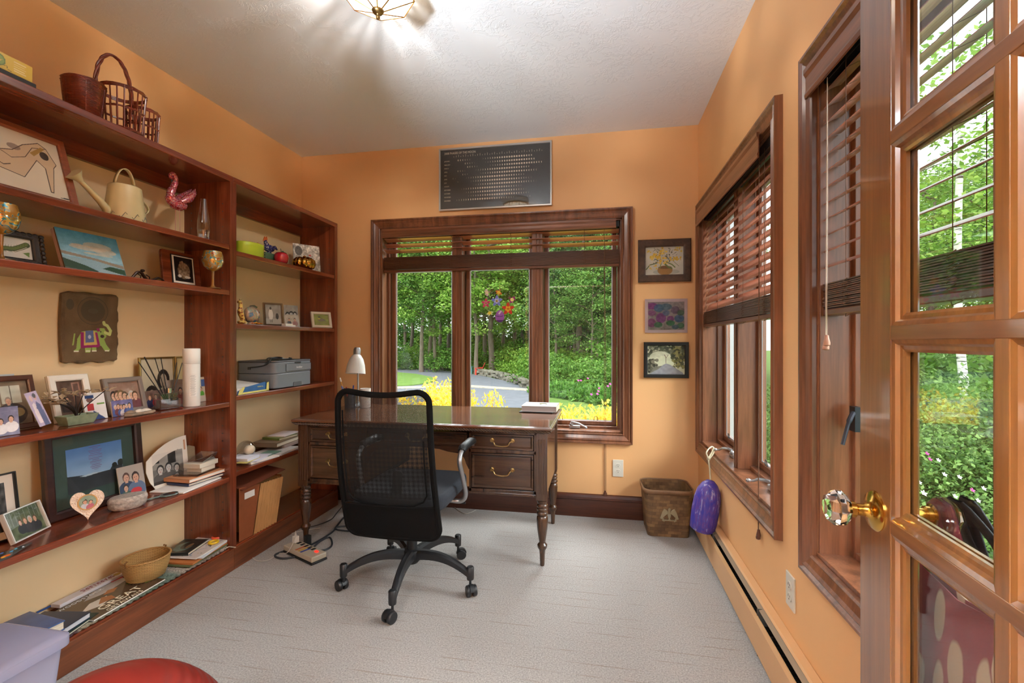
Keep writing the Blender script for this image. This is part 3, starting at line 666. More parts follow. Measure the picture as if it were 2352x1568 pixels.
for i in range(int((2*H2-0.03)/0.016)):
    y = -H2+0.016+i*0.016
    for xx, s in ((W2-0.010, 1), (-W2+0.010, -1)): b.tube([(xx+0.002*s, y-0.012, 0.731), (xx+0.006*s, y, 0.7245), (xx, y+0.012, 0.718)], 0.0042, 5)
b.obj('rope_moulding', mat('rope_carving', '#4a3018', 0.4), tp, smooth=True)
b = MB(); slab(b, 0.018, 0.714, 0.733); b.obj('top_frieze', kw('x'), dk)
pil = [(-1.735, -1.675), (-0.329, -0.269)]; cxd = (dx0+dx1)/2; cyd = (dy0+dy1)/2
LEG = [(0.0, 0.0), (0.011, 0.0), (0.0125, 0.01), (0.014, 0.06), (0.017, 0.085), (0.026, 0.100), (0.027, 0.112), (0.017, 0.125), (0.018, 0.135), (0.028, 0.20), (0.031, 0.245), (0.029, 0.265), (0.024, 0.27), (0.031, 0.277), (0.031, 0.287), (0.025, 0.293), (0.030, 0.300), (0.030, 0.307), (0.025, 0.312), (0.030, 0.318), (0.030, 0.326), (0.024, 0.333), (0.029, 0.345), (0.029, 0.352)]
for (a, c) in pil:
    for (yy, fr) in ((dy0+0.03, 1), (dy1-0.09, 0)):
        cx = (a+c)/2-cxd; cy = yy+0.03-cyd
        b = MB(); b.lathe(LEG, 24, (cx, cy, 0)); b.cbox((cx, cy, 0.354+0.36/2), (0.06, 0.06, 0.36))
        lg = b.obj('leg', kw('z'), dk, smooth=True, bevel=0.0015)
        b = MB()
        ys = cy-0.03 if fr else cy+0.03
        for q in (-0.014, 0, 0.014): b.cbox((cx+q, ys, 0.535), (0.006, 0.005, 0.29))
        b.obj('fluting', kw('z'), lg, bevel=0.0015)
def drawer(x0, x1, z0, z1, yy, handle=True):
    b = MB(); b.box(x0, x1, yy, yy+0.3, z0, z1); b.sweep(x0+0.016, x1-0.016, z0+0.016, z1-0.016, [(0, yy+0.001), (0, yy-0.002), (0.004, yy-0.007), (0.009, yy-0.010), (0.016, yy-0.010), (0.016, yy+0.001)])
    b.box(x0+0.015, x1-0.015, yy-0.003, yy, z0+0.015, z1-0.015); d = b.obj('drawer', kw('x'), dk, bevel=0.001)
    if handle:
        mx, mz = (x0+x1)/2, (z0+z1)/2+0.008; b = MB()
        for s in (-1, 1):
            Mx = Matrix.Translation((mx+s*0.056, yy-0.003, mz)) @ Matrix.Rotation(R(90), 4, 'X')
            b.lathe([(0.0125, 0), (0.0115, 0.004), (0.005, 0.006), (0.0045, 0.012), (0.008, 0.016), (0.007, 0.021), (0, 0.022)], 16, M=Mx)
        b.tube(smoothpath([(mx-0.056, yy-0.018, mz+0.002), (mx-0.044, yy-0.024, mz-0.008), (mx-0.034, yy-0.026, mz-0.022), (mx-0.012, yy-0.027, mz-0.027), (mx+0.012, yy-0.027, mz-0.027), (mx+0.034, yy-0.026, mz-0.022), (mx+0.044, yy-0.024, mz-0.008), (mx+0.056, yy-0.018, mz+0.002)]), 0.0036, 8)
        b.obj('handle', M['old_brass'], d, smooth=True)
yd = dy0+0.04-cyd
for (x0, x1) in ((-1.675, -1.305), (-0.699, -0.329)):
    x0 -= cxd; x1 -= cxd
    b = MB(); F0 = yd-0.002
    b.box(x0, x1, F0, H2-0.05, 0.372, 0.40); b.box(x0, x1, F0, yd+0.02, 0.596, 0.614); b.box(x0, x1, F0, yd+0.02, 0.70, 0.715)
    for q in ((x0, x0+0.012), (x1-0.012, x1)): b.box(q[0], q[1], F0, H2-0.05, 0.372, 0.715)
    b.box(x0, x1, H2-0.06, H2-0.05, 0.372, 0.715); b.box(x0-0.0, x1+0.0, F0-0.006, F0+0.02, 0.372, 0.384)
    b.obj('pedestal', kw('z'), dk, bevel=0.001)
    drawer(x0+0.015, x1-0.015, 0.617, 0.698, yd+0.004); drawer(x0+0.015, x1-0.015, 0.406, 0.593, yd+0.004)
x0, x1 = -1.303-cxd, -0.701-cxd
drawer(x0+0.01, x1-0.01, 0.630, 0.702, yd+0.004)
b = MB()
pts = [(x0, 0.626), (x0, 0.50)] + [(x0+0.012+0.05*(1-math.cos(R(q)))*1.0, 0.50+0.085*math.sin(R(q))) for q in (20, 40, 60, 80, 90)] + [(x0+0.12, 0.592)] + [(x0+0.17, 0.604), (0, 0.612), (x1-0.17, 0.604), (x1-0.12, 0.592)] + [(x1-0.012-0.05*(1-math.cos(R(q))), 0.50+0.085*math.sin(R(q))) for q in (90, 80, 60, 40, 20)] + [(x1, 0.50), (x1, 0.626)]
b.prism([(p[0], p[1]) for p in pts], yd, yd+0.02, axis='y'); b.obj('kneehole_apron', kw('x'), dk)
b = MB(); b.box(-0.269-cxd-0.045, -0.269-cxd-0.01, -H2+0.09, H2-0.09, 0.372, 0.715); b.obj('side_board', kw('y'), dk)
b = MB(); b.box(-1.735-cxd+0.01, -1.735-cxd+0.045, -H2+0.09, H2-0.09, 0.372, 0.715); b.obj('side_board', kw('y'), dk)

# ================================================================ office chair
ch = thing('office_chair', 'black mesh-back office chair on a five-star castor base in front of the desk', 'office chair', (-0.918, 2.19, 0))
M['nylon'] = mat('black_nylon', '#1b1b1d', 0.42, bump=0.15, bscale=400); M['cfab'] = mat('black_seat_fabric', '#2c3038', 0.9, var=0.15, vscale=200, bump=0.3, bscale=500); M['blackfab'] = mat('black_back_fabric', '#0d0b0a', 0.85, spec=0.15)
b = MB(); b.lathe([(0.0, 0.10), (0.03, 0.10), (0.043, 0.115), (0.046, 0.15), (0.042, 0.165), (0.032, 0.17)], 24); b.obj('base_hub', M['nylon'], ch, smooth=True)
b = MB(); b.lathe([(0.026, 0.15), (0.026, 0.33), (0.018, 0.33), (0.018, 0.42)], 20); b.obj('gas_column', M['nylon'], ch, smooth=True)
for a in (206, 278, 350, 62, 134):
    ca, sa = math.cos(R(a)), math.sin(R(a)); Mx = Matrix.Rotation(R(a), 4, 'Z')
    b = MB(); n = 12
    vs = []; fs = []
    for i in range(n):
        t_ = i/(n-1); x = 0.03+0.285*t_; zc = 0.145+0.022*math.sin(t_*PI*0.75)-0.062*t_**2.2; w = 0.022-0.008*t_; h = 0.022-0.008*t_
        for (yy, zz) in ((-w, -h), (-w*1.0, h*0.5), (-w*0.5, h), (w*0.5, h), (w, h*0.5), (w, -h)): vs.append((x, yy, zc+zz))
    for i in range(n-1):
        for k in range(6): fs.append((i*6+k, i*6+(k+1) % 6, (i+1)*6+(k+1) % 6, (i+1)*6+k))
    fs += [tuple(range(6)), tuple(range((n-1)*6, n*6))]
    b.add(vs, fs, 0, Mx); b.lathe([(0.0165, 0.072), (0.0175, 0.078), (0.0175, 0.128), (0.014, 0.132), (0, 0.133)], 16, (0.322, 0, 0), M=Mx)
    lg = b.obj('leg', M['nylon'], ch, smooth=True)
    cr = {206: 150, 278: 250, 350: 300, 62: 20, 134: 100}[a]
    Mc = Mx @ Matrix.Translation((0.322, 0, 0)) @ Matrix.Rotation(R(cr-a), 4, 'Z')
    b = MB()
    for s in (-1, 1):
        Mw = Mc @ Matrix.Translation((0.018, s*0.015, 0.026)) @ Matrix.Rotation(R(90), 4, 'X')
        b.lathe([(0.012, -0.010), (0.023, -0.0095), (0.026, -0.006), (0.026, 0.006), (0.023, 0.0095), (0.012, 0.010)], 24, M=Mw)
    b.tube([(0.018, -0.02, 0.026), (0.018, 0.02, 0.026)], 0.005, 8, M=Mc); b.tube([(0, 0, 0.04), (0, 0, 0.078)], 0.006, 8, M=Mc)
    # hood
    hv = []; 
    for i in range(9):
        q = R(10+ i*20); hv.append((0.018+0.029*math.cos(q), 0.026+0.029*math.sin(q)))
    hp = hv + [(p[0]*0.9+0.0018, p[1]*0.88+0.003) for p in hv[::-1]]
    b.prism([(p[0], p[1]) for p in hp], -0.009, 0.009, M=Mc, axis='y')
    b.obj('castor', M['nylon'], lg, smooth=True)
b = MB(); b.prism(rrect(0.46, 0.46, 0.08, 6, 0, 0.02), 0.43, 0.50); st = b.obj('seat', M['cfab'], ch, smooth=True, bevel=0.022, seg=4)
b = MB(); b.cbox((0, 0, 0.40), (0.2, 0.26, 0.045)); b.cbox((0, -0.15, 0.405), (0.09, 0.14, 0.02)); b.tube([(0.1, 0.05, 0.395), (0.26, 0.06, 0.39)], 0.006, 8); b.obj('tilt_mechanism', M['nylon'], ch, bevel=0.006)
b = MB(); b.prism(rrect(0.4, 0.4, 0.06, 5, 0, 0.02), 0.418, 0.432); b.obj('seat_pan', M['nylon'], ch)
# back: surface y(z), leaning towards the camera at the top
def backpt(x, z):
    s = (z-0.31)/0.68; y = -0.205-0.115*s-0.03*math.sin(PI*s)+ 0.05*(1-(x/0.22)**2)*0.35*(-1)
    return (x, y, z)
def hw(z): s = (z-0.31)/0.68; return 0.236+0.004*math.sin(PI*s)-0.012*s
def outline(inset, z0, z1, r, n=7):
    pts = []
    def corner(sx, sz, zc):
        out = []
        for k in range(n+1):
            a = R(90*k/n)
            out.append((a,))
        return out
    zt, zb = z1, z0
    for (sx, top, a0) in ((1, 1, 0), (-1, 1, 90), (-1, 0, 180), (1, 0, 270)):
        for k in range(n+1):
            a = R(a0+90*k/n); zc = (zt-r) if top else (zb+r); zz = zc+r*math.sin(a); w = hw(zz)-inset
            xx = sx*(w-r)+r*math.cos(a)
            if top: zz -= 0.012*(1-min(1, abs(xx)/0.15)**2)*(1 if math.sin(a) > 0.9 else 0)
            pts.append((xx, zz))
    # add midpoints along top dip and sides
    return pts
def dens(pts, step=0.03):
    out = []
    for i in range(len(pts)):
        a, c = pts[i], pts[(i+1) % len(pts)]; L = math.hypot(c[0]-a[0], c[1]-a[1]); k = max(1, int(L/step))
        for j in range(k): out.append((a[0]+(c[0]-a[0])*j/k, a[1]+(c[1]-a[1])*j/k))
    return out
ol = dens(outline(0.014, 0.318, 0.984, 0.05))
ol = [(x, z-(0.014*(1-(x/0.15)**2) if (z > 0.96 and abs(x) < 0.15) else 0)) for x, z in ol]
b = MB(); b.tube([backpt(*p) for p in ol], 0.0135, 8, closed=True); b.obj('back_frame', M['blackfab'], ch, smooth=True)
def panel(pts_in, nm, m, off=0.0, solid=0, zlo=None, zhi=None, xs=0.19, par=ch):
    b = MB(); nx, nz = 14, 24; vs = []; fs = []
    for j in range(nz+1):
        z = zlo+(zhi-zlo)*j/nz
        w = hw(z)-0.014
        if z < 0.368: w -= 0.05*(1-math.sqrt(max(0, 1-((0.368-z)/0.052)**2))) if z > 0.318 else 0.05
        if z > 0.93: w -= 0.05*(1-math.sqrt(max(0, 1-((z-0.932)/0.052)**2)))
        w *= xs
        for i in range(nx+1):
            p = backpt(-w+2*w*i/nx, z); vs.append((p[0], p[1]+off, p[2]))
    for j in range(nz):
        for i in range(nx): fs.append((j*(nx+1)+i, j*(nx+1)+i+1, (j+1)*(nx+1)+i+1, (j+1)*(nx+1)+i))
    b.add(vs, fs); return b.obj(nm, m, par, smooth=True, solid=solid)
def meshmat(name, col, thr, pitch=0.0042, rough=0.6):
    m = bpy.data.materials.new(name); m.use_nodes = True; n = m.node_tree.nodes; l = m.node_tree.links; bs = n['Principled BSDF']
    bs.inputs['Base Color'].default_value = lin(col); bs.inputs['Roughness'].default_value = rough
    tc = n.new('ShaderNodeTexCoord'); sp = n.new('ShaderNodeSeparateXYZ'); l.new(tc.outputs['Object'], sp.inputs[0])
    def M_(op, a, c=None, v=None):
        x = n.new('ShaderNodeMath'); x.operation = op; l.new(a, x.inputs[0])
        if c is not None: l.new(c, x.inputs[1])
        if v is not None: x.inputs[1].default_value = v
        return x.outputs[0]
    k = 2*PI/pitch; a = M_('SINE', M_('MULTIPLY', M_('ADD', sp.outputs['X'], sp.outputs['Z']), v=k*0.7)); c = M_('SINE', M_('MULTIPLY', M_('SUBTRACT', sp.outputs['X'], sp.outputs['Z']), v=k*0.7))
    f = M_('GREATER_THAN', M_('MULTIPLY', a, c), v=thr)
    tr = n.new('ShaderNodeBsdfTransparent'); mx = n.new('ShaderNodeMixShader'); l.new(f, mx.inputs[0]); l.new(bs.outputs[0], mx.inputs[1]); l.new(tr.outputs[0], mx.inputs[2]); l.new(mx.outputs[0], n['Material Output'].inputs[0])
    return m
panel(None, 'mesh_panel', meshmat('chair_mesh', '#0b0908', 0.10), zlo=0.475, zhi=0.975, xs=0.985)
panel(None, 'lumbar_mesh', meshmat('chair_mesh_inner', '#0b0908', 0.12, 0.0050), off=0.03, zlo=0.50, zhi=0.845, xs=0.86)
panel(None, 'back_cover', M['blackfab'], off=-0.004, zlo=0.318, zhi=0.478, solid=0.012, xs=1.0)
b = MB(); hem = [(x, z) for x, z in dens([( -0.165, 0.90), (-0.165, 0.53), (-0.15, 0.50), (-0.11, 0.482), (0, 0.476), (0.11, 0.482), (0.15, 0.50), (0.165, 0.53), (0.165, 0.90)])[:-14]]
b.tube([(p[0]*1.12, p[1]-0.004, p[2]) for p in (backpt(*q) for q in hem)], 0.004, 6); b.obj('mesh_hem', M['blackfab'], ch, smooth=True)
b = MB(); b.prism(rrect(0.05, 0.3, 0.02, 4, 0, 0), -0.006, 0.006, M=Matrix.Translation((0, -0.185, 0.45)) @ Matrix.Rotation(R(80), 4, 'X')); b.obj('back_bracket', M['nylon'], ch)
for s in (-1, 1):
    b = MB(); p = smoothpath([(s*0.19, 0.02, 0.415), (s*0.245, 0.03, 0.41), (s*0.272, 0.02, 0.45), (s*0.268, -0.03, 0.56), (s*0.262, -0.05, 0.63), (s*0.262, 0.0, 0.672), (s*0.262, 0.10, 0.675), (s*0.262, 0.17, 0.665)])
    b.tube(p, 0.0115, 12); ar = b.obj('armrest', M['silver'], ch, smooth=True)
    b = MB(); b.tube([(s*0.262, -0.012, 0.668), (s*0.262, 0.0, 0.678), (s*0.262, 0.14, 0.682), (s*0.262, 0.20, 0.672)], [0.018, 0.021, 0.021, 0.017], 14); b.obj('arm_pad', M['black'], ar, smooth=True)
# ================================================================ outdoors
GZ = -1.1
def grass_mat(name, c0, c1, sc_=3.0):
    m, n, l, b = newmat(name); tc = n.new('ShaderNodeTexCoord')
    t = nd(n, 'ShaderNodeTexNoise', Scale=sc_, Detail=6.0); l.new(tc.outputs['Object'], t.inputs['Vector'])
    t2 = nd(n, 'ShaderNodeTexNoise', Scale=60.0, Detail=4.0); l.new(tc.outputs['Object'], t2.inputs['Vector'])
    mx = n.new('ShaderNodeMixRGB'); mx.inputs[0].default_value = 0.5; l.new(t.outputs['Fac'], mx.inputs[1]); l.new(t2.outputs['Fac'], mx.inputs[2])
    r = ramp(n, [(0.35, lin(c0)), (0.65, lin(c1))]); l.new(mx.outputs[0], r.inputs['Fac']); l.new(r.outputs[0], b.inputs['Base Color']); b.inputs['Roughness'].default_value = 0.95
    bp = nd(n, 'ShaderNodeBump', Strength=0.6, Distance=0.05); l.new(t2.outputs['Fac'], bp.inputs['Height']); l.new(bp.outputs[0], b.inputs['Normal'])
    return m
b = MB(); b.box(-90, 70, D+WT+0.02, 130, GZ-0.3, GZ); b.box(XR+WT+0.02, 70, -25, D+WT+0.02, GZ-0.3, GZ); struct(b.obj('ground', grass_mat('lawn_green', '#4c6a26', '#6f8f3a')))
asph = mat('asphalt', '#6b6e76', 0.9, var=0.12, vscale=3, bump=0.4, bscale=300)
def flat(name, px, z, m, kind='structure'):
    pts = [onZ(x, y, GZ) for x, y in px]; b = MB(); b.prism([(p.x, p.y) for p in pts], GZ-0.05, GZ+z); return tag(b.obj(name, m), kind=kind)
flat('driveway', [(700, 838), (800, 839), (911, 842.5), (975, 848), (1030, 853), (1080, 858.5), (1120, 866), (1175, 878), (1216, 891), (1248, 903), (1262, 930), (1270, 990), (1000, 1030), (700, 980), (500, 900)], 0.02, asph)
flat('lawn_island', [(700, 850), (820, 853), (911, 856), (955, 860), (990, 867), (1003, 874), (985, 881), (950, 886), (905, 888), (800, 889), (650, 882)], 0.06, grass_mat('lawn_bright', '#5a7a2c', '#76983e'))
flat('cobble_edging', [(700, 890), (911, 889.5), (1079, 886), (1218, 895), (1219, 898.5), (1079, 890), (911, 893), (700, 893)], 0.05, mat('cobble_stone', '#b5a993', 0.9, var=0.3, vscale=8))
flat('garden_bed_soil', [(1240, 880), (1300, 878), (1500, 880), (1500, 935), (1411, 921), (1330, 911), (1262, 902)], 0.03, mat('leaf_litter', '#4c4228', 0.95, var=0.4, vscale=6))
woods = mat('woodland_floor', '#5c5c30', 0.95, var=0.45, vscale=1.2)
flat('woodland_ground', [(500, 836), (911, 841), (1030, 852), (1110, 861), (1216, 889), (1262, 880), (1400, 880), (1700, 850), (1700, 806), (500, 806)], 0.012, woods)
def leafmesh(name, clusters, per, size, cols, seed, flatn=0.5, spread=1.0, long=1.0):
    """clusters: list of (centre, radius xyz); leaves = small folded rhombs with their own colour"""
    rs = np.random.RandomState(seed); C = np.repeat(np.array([c[0] for c in clusters]), per, 0); Rr = np.repeat(np.array([c[1] for c in clusters]), per, 0)
    n = len(C); d = rs.normal(size=(n, 3)); d /= np.linalg.norm(d, axis=1)[:, None]; rad = rs.rand(n, 1)**0.45
    P = C + d*rad*Rr*spread
    nrm = rs.normal(size=(n, 3)); nrm[:, 2] = np.abs(nrm[:, 2])+flatn*2; nrm /= np.linalg.norm(nrm, axis=1)[:, None]
    a = np.cross(nrm, rs.normal(size=(n, 3))); a /= np.linalg.norm(a, axis=1)[:, None]; bb = np.cross(nrm, a)
    s = size*(0.6+0.8*rs.rand(n, 1)); a = a*s*long; bb = bb*s*0.62
    V = np.stack([P-a, P-bb-nrm*s*0.0, P+a, P+bb], 1).reshape(-1, 3)
    me = bpy.data.meshes.new(name); me.vertices.add(4*n); me.vertices.foreach_set('co', V.ravel())
    me.loops.add(4*n); me.loops.foreach_set('vertex_index', np.arange(4*n)); me.polygons.add(n); me.polygons.foreach_set('loop_start', np.arange(n)*4)
    me.update(calc_edges=True)
    cc = np.array([lin(c)[:3] for c in cols]); k = rs.randint(len(cc), size=n); t = rs.rand(n, 1)*0.5+0.75
    col = np.repeat(np.concatenate([np.clip(cc[k]*t, 0, 1), np.ones((n, 1))], 1), 4, 0)
    ca = me.color_attributes.new('Col', 'FLOAT_COLOR', 'POINT'); ca.data.foreach_set('color', col.ravel())
    me.materials.append(attr_mat('leaf_translucent', 0.6, 0.0, 0.42)); return me
def crown_clusters(seed, n, rx, rz, zc, r0=1.1):
    rd = random.Random(seed); out = []
    for i in range(n):
        while 1:
            p = (rd.uniform(-1, 1), rd.uniform(-1, 1), rd.uniform(-1, 1))
            if p[0]**2+p[1]**2+p[2]**2 < 1: break
        k = r0*rd.uniform(0.6, 1.3); out.append(((p[0]*rx, p[1]*rx, zc+p[2]*rz), (k, k, k*0.42)))
    return out
GR1 = ['#82aa44', '#98c054', '#6e973c', '#adc968']; GR2 = ['#628a40', '#739c4a', '#557a36', '#8aac5a']; GR3 = ['#4a6c40', '#587c4c', '#3e5e38', '#6a8c5c']
CM = [leafmesh('crown_light', crown_clusters(1, 95, 4.2, 4.6, 7.4), 105, 0.10, GR1, 1),
      leafmesh('crown_mid', crown_clusters(2, 95, 3.8, 5.0, 8.0), 105, 0.10, GR2, 2),
      leafmesh('crown_dark', crown_clusters(3, 110, 3.0, 5.6, 8.0, 0.9), 105, 0.092, GR3, 3, long=1.6)]
bark = mat('tree_bark', '#6b6052', 0.95, var=0.35, vscale=4, bump=0.6, bscale=30, stretch=(3, 3, 0.6))
def trunkmesh(seed, h, r):
    rd = random.Random(seed); b = MB(); p = [(0, 0, -0.2)]; x = y = 0
    for i in range(1, 9): x += rd.uniform(-0.12, 0.12); y += rd.uniform(-0.12, 0.12); p.append((x, y, h*i/8))
    b.tube(p, [r*1.25]+[r*(1-0.09*i) for i in range(1, 9)], 9)
    for i in range(3, 9):
        for k in range(2):
            a = rd.uniform(0, 6.28); q = p[i]; L = rd.uniform(1.2, 2.8); b.tube([q, (q[0]+L*0.5*math.cos(a), q[1]+L*0.5*math.sin(a), q[2]+0.5), (q[0]+L*math.cos(a), q[1]+L*math.sin(a), q[2]+0.7)], [r*0.35, r*0.2, r*0.08], 5)
    return b
TM = []
for k in range(3):
    o = trunkmesh(k+10, 10.5, 0.16).obj('trunk', bark, smooth=True); TM.append(o.data); bpy.data.objects.remove(o)
def tree(px, Y, var, s, label, rz=0, z0=0.0, tr=1.0, name='tree', group='trees of the wood beyond the driveway'):
    q = ray(px); t_ = Y/q.y; t = thing(name, label, 'tree', (q.x*t_, Y, GZ+z0), rz, group); t.scale = (s, s, s)
    c = bpy.data.objects.new('crown', CM[var]); sc.collection.objects.link(c); c.parent = t
    c = bpy.data.objects.new('trunk', TM[(var+int(px)) % 3]); sc.collection.objects.link(c); c.parent = t; c.scale = (tr, tr, 1)
    return t
kinds = ['leafy tree with pale yellow-green foliage in the wood beyond the driveway', 'mid-green leafy tree standing in the wood beyond the driveway', 'dark green conifer-like tree standing in the wood beyond the garden']
TL = [ # px, Y, kind, scale, rz
 (968, 33, 1, 1.05, 10), (988, 36, 1, 1.1, 80), (999, 34, 0, 0.95, 200), (1094, 31, 0, 0.95, 30), (1114, 36, 0, 1.15, 120), (1131, 33, 0, 1.0, 250), (1180, 42, 0, 1.2, 10), (1213, 38, 1, 1.1, 100),
 (1286, 34, 2, 1.05, 50), (1306, 37, 2, 1.2, 140), (1332, 29, 2, 0.95, 220), (1346, 36, 2, 1.15, 10), (1405, 33, 2, 1.05, 70), (1385, 42, 1, 1.2, 170),
 (905, 37, 1, 1.15, 130), (860, 34, 1, 1.1, 40), (945, 45, 1, 1.25, 15), (1030, 44, 1, 1.25, 75), (1060, 40, 1, 1.2, 310), (1155, 48, 1, 1.3, 20), (1240, 46, 2, 1.3, 290), (1440, 38, 2, 1.2, 33), (1480, 34, 1, 1.1, 93),
 (1010, 52, 1, 1.4, 55), (1100, 54, 1, 1.4, 155), (1200, 55, 2, 1.45, 255), (1290, 52, 2, 1.4, 195), (1370, 54, 2, 1.4, 5), (930, 56, 2, 1.4, 5), (1540, 40, 2, 1.2, 110),
 (1275, 27, 1, .62, 12), (1318, 31, 1, .7, 62), (1362, 26, 1, .6, 132), (1408, 27, 1, .66, 182), (1440, 30, 1, .7, 222)]
for i, (px, Y, v, s, rz) in enumerate(TL):
    tree(px, Y, v, s, kinds[v], R(rz), tr=1.0+0.5*(px in (1332, 1131)), group=['pale trees beyond the driveway', 'mid-green trees beyond the driveway', 'dark trees beyond the garden'][v])
# bushes under the trees
def bushmesh(nm, seed, n, rx, h, size, cols, per=60, long=1.0, flatn=0.4):
    rd = random.Random(seed); cl = []
    for i in range(n):
        a = rd.uniform(0, 6.28); q = math.sqrt(rd.random())*rx; zz = h*rd.uniform(0.15, 1)*math.sqrt(max(0.05, 1-(q/rx)**2)); k = 0.28*h*rd.uniform(0.7, 1.2); cl.append(((q*math.cos(a), q*math.sin(a), zz), (k, k, k*0.8)))
    return leafmesh(nm, cl, per, size, cols, seed, flatn, long=long)
BM_ = [bushmesh('bush_pale', 21, 46, 2.0, 2.0, 0.085, ['#86ab42', '#9cc055', '#6f9638'], 70), bushmesh('bush_green', 22, 46, 2.0, 2.1, 0.085, ['#5f8a34', '#507a2e', '#77a044'], 70), bushmesh('lily_clump', 23, 40, 1.6, 0.8, 0.14, ['#5c8a38', '#6d9c44', '#4b7730'], 60, long=2.4, flatn=0.0)]
def bush(px, Y, v, s, label, cat, group, name='bush', z0=0, pos=None):
    q = ray(px); t_ = Y/q.y; p = pos or (q.x*t_, Y)
    o = bpy.data.objects.new(name, BM_[v]); sc.collection.objects.link(o); o.location = (p[0], p[1], GZ+z0); o.scale = (s, s, s); o.rotation_euler = (0, 0, px*0.37); return tag(o, label, cat, group)
for px, Y, v, s in [(915, 36, 1, .8), (950, 38, 0, .9), (1010, 36, 1, .9), (1040, 34, 1, 1.0), (1088, 38, 0, 1), (1150, 37, 0, .9), (1175, 34, 0, .9), (1200, 31, 0, .9), (1228, 30, 0, .9), (1240, 27, 0, .8), (1160, 36, 1, 1.1), (1210, 34, 1, 1.2), (1255, 25, 1, .9), (1130, 44, 1, 1.2), (1060, 48, 1, 1.3), (985, 48, 1, 1.2),(890, 42, 1, 1.3), (1250, 34, 1, 1.3)]:
    bush(px, Y, v, s, ['pale green bush growing behind the stone wall by the driveway', 'mid-green bush growing at the edge of the wood'][v], 'bush', ['pale bushes behind the stone wall', 'green bushes at the edge of the wood'][v])
for px, Y, v, s in [(1275, 24, 1, .7), (1300, 23, 1, .62), (1325, 22.5, 1, .62), (1355, 22, 1, .62), (1385, 21.0, 1, .68), (1412, 20.5, 1, .75), (1440, 20, 1, .8), (1295, 28, 0, .9), (1340, 27, 0, .8), (1390, 25, 1, 1.05), (1430, 24, 1, 1.1)]:
    bush(px, Y, v, s, 'leafy green garden shrub in the flower bed outside the back window', 'shrub', 'garden shrubs in the flower bed', 'garden_shrub')
for px, Y in [(1268, 20.6), (1290, 20.2), (1312, 19.8), (1335, 19.3), (1360, 18.8), (1388, 18.3), (1415, 17.9)]:
    bush(px, Y, 2, 0.62, 'clump of long-leaved daylilies at the front of the flower bed', 'plant', 'daylily clumps along the lawn edge', 'daylily_clump')
for px, s, v in [(895, 2.6, 1), (935, 2.3, 1), (985, 2.7, 1), (1035, 2.5, 0), (1085, 2.7, 1), (1130, 2.4, 1), (1175, 2.7, 1), (1225, 2.5, 1), (1275, 2.8, 1), (1330, 2.6, 1), (1385, 2.8, 1), (1440, 2.7, 1)]:
    bush(px, 60+px % 5, v, s, 'tall thicket at the back of the wood beyond the driveway', 'bush', 'thickets at the back of the wood', 'thicket')
# pink flowers on the garden shrubs
pk = mat('magenta_petals', '#cf4fa6', 0.6); b0 = None
def blossom(loc, r, m, label, group, first=[None]):
    global b0
    key = m.name
    if key not in BL:
        b = MB()
        for k in range(5):
            a = R(72*k); b.add([(0, 0, 0), (r0_*0.6*math.cos(a-0.5), r0_*0.6*math.sin(a-0.5), 0.3*r0_), (r0_*math.cos(a), r0_*math.sin(a), 0.45*r0_), (r0_*0.6*math.cos(a+0.5), r0_*0.6*math.sin(a+0.5), 0.3*r0_)], [(0,1,2,3)])
        b.ell((0, 0, 0.15*r0_), 0.22*r0_, n=8, m=6); o = b.obj('blossom', m); BL[key] = o
    else: o = BL[key].copy(); sc.collection.objects.link(o)
    o.location = loc; o.scale = (r/r0_,)*3; o.rotation_euler = (R(50), R(10), YAW); tag(o, label, 'flower', group); return o
BL = {}; r0_ = 0.1
for px, py, Y in [(1328, 874, 21), (1334, 874, 21), (1376, 892, 19), (1374, 899, 18.5), (1372, 905, 18), (1401, 882, 19), (1396, 887, 19), (1358, 906, 18), (1350, 869, 21)]:
    blossom(onY(px, py, Y-0.9), 0.06, pk, 'small magenta blossom on the shrubs beyond the lawn', 'magenta blossoms in the flower bed')
# yellow spirea under the window
spy = bushmesh('spirea_yellow', 31, 150, 1.0, 1.0, 0.023, ['#e6c838', '#f0d850', '#d9b32c', '#c9c444', '#e8b84a'], 190, long=1.4, flatn=0.3)
for px, Y, h, s in [(1005, 6.8, 0.62, 1.0), (1035, 6.3, 0.52, .9), (960, 6.0, 0.32, 1.0), (1090, 6.6, 0.50, .75), (1290, 5.6, 0.40, .8), (1330, 5.4, 0.44, .8), (1370, 5.5, 0.45, .85), (1412, 5.6, 0.46, .9), (1455, 5.4, 0.42, .9), (1180, 5.2, -0.05, .9), (1240, 5.2, 0.1, .8)]:
    q = ray(px); t_ = Y/q.y; o = bpy.data.objects.new('spirea_bush', spy); sc.collection.objects.link(o); hz = h-GZ; o.location = (q.x*t_, Y, GZ); o.scale = (s*0.9, s*0.9, hz/1.1); o.rotation_euler = (0, 0, px*0.21)
    tag(o, 'bright yellow spirea bush with fine leaves just outside the back window', 'bush', 'yellow spirea bushes below the window')
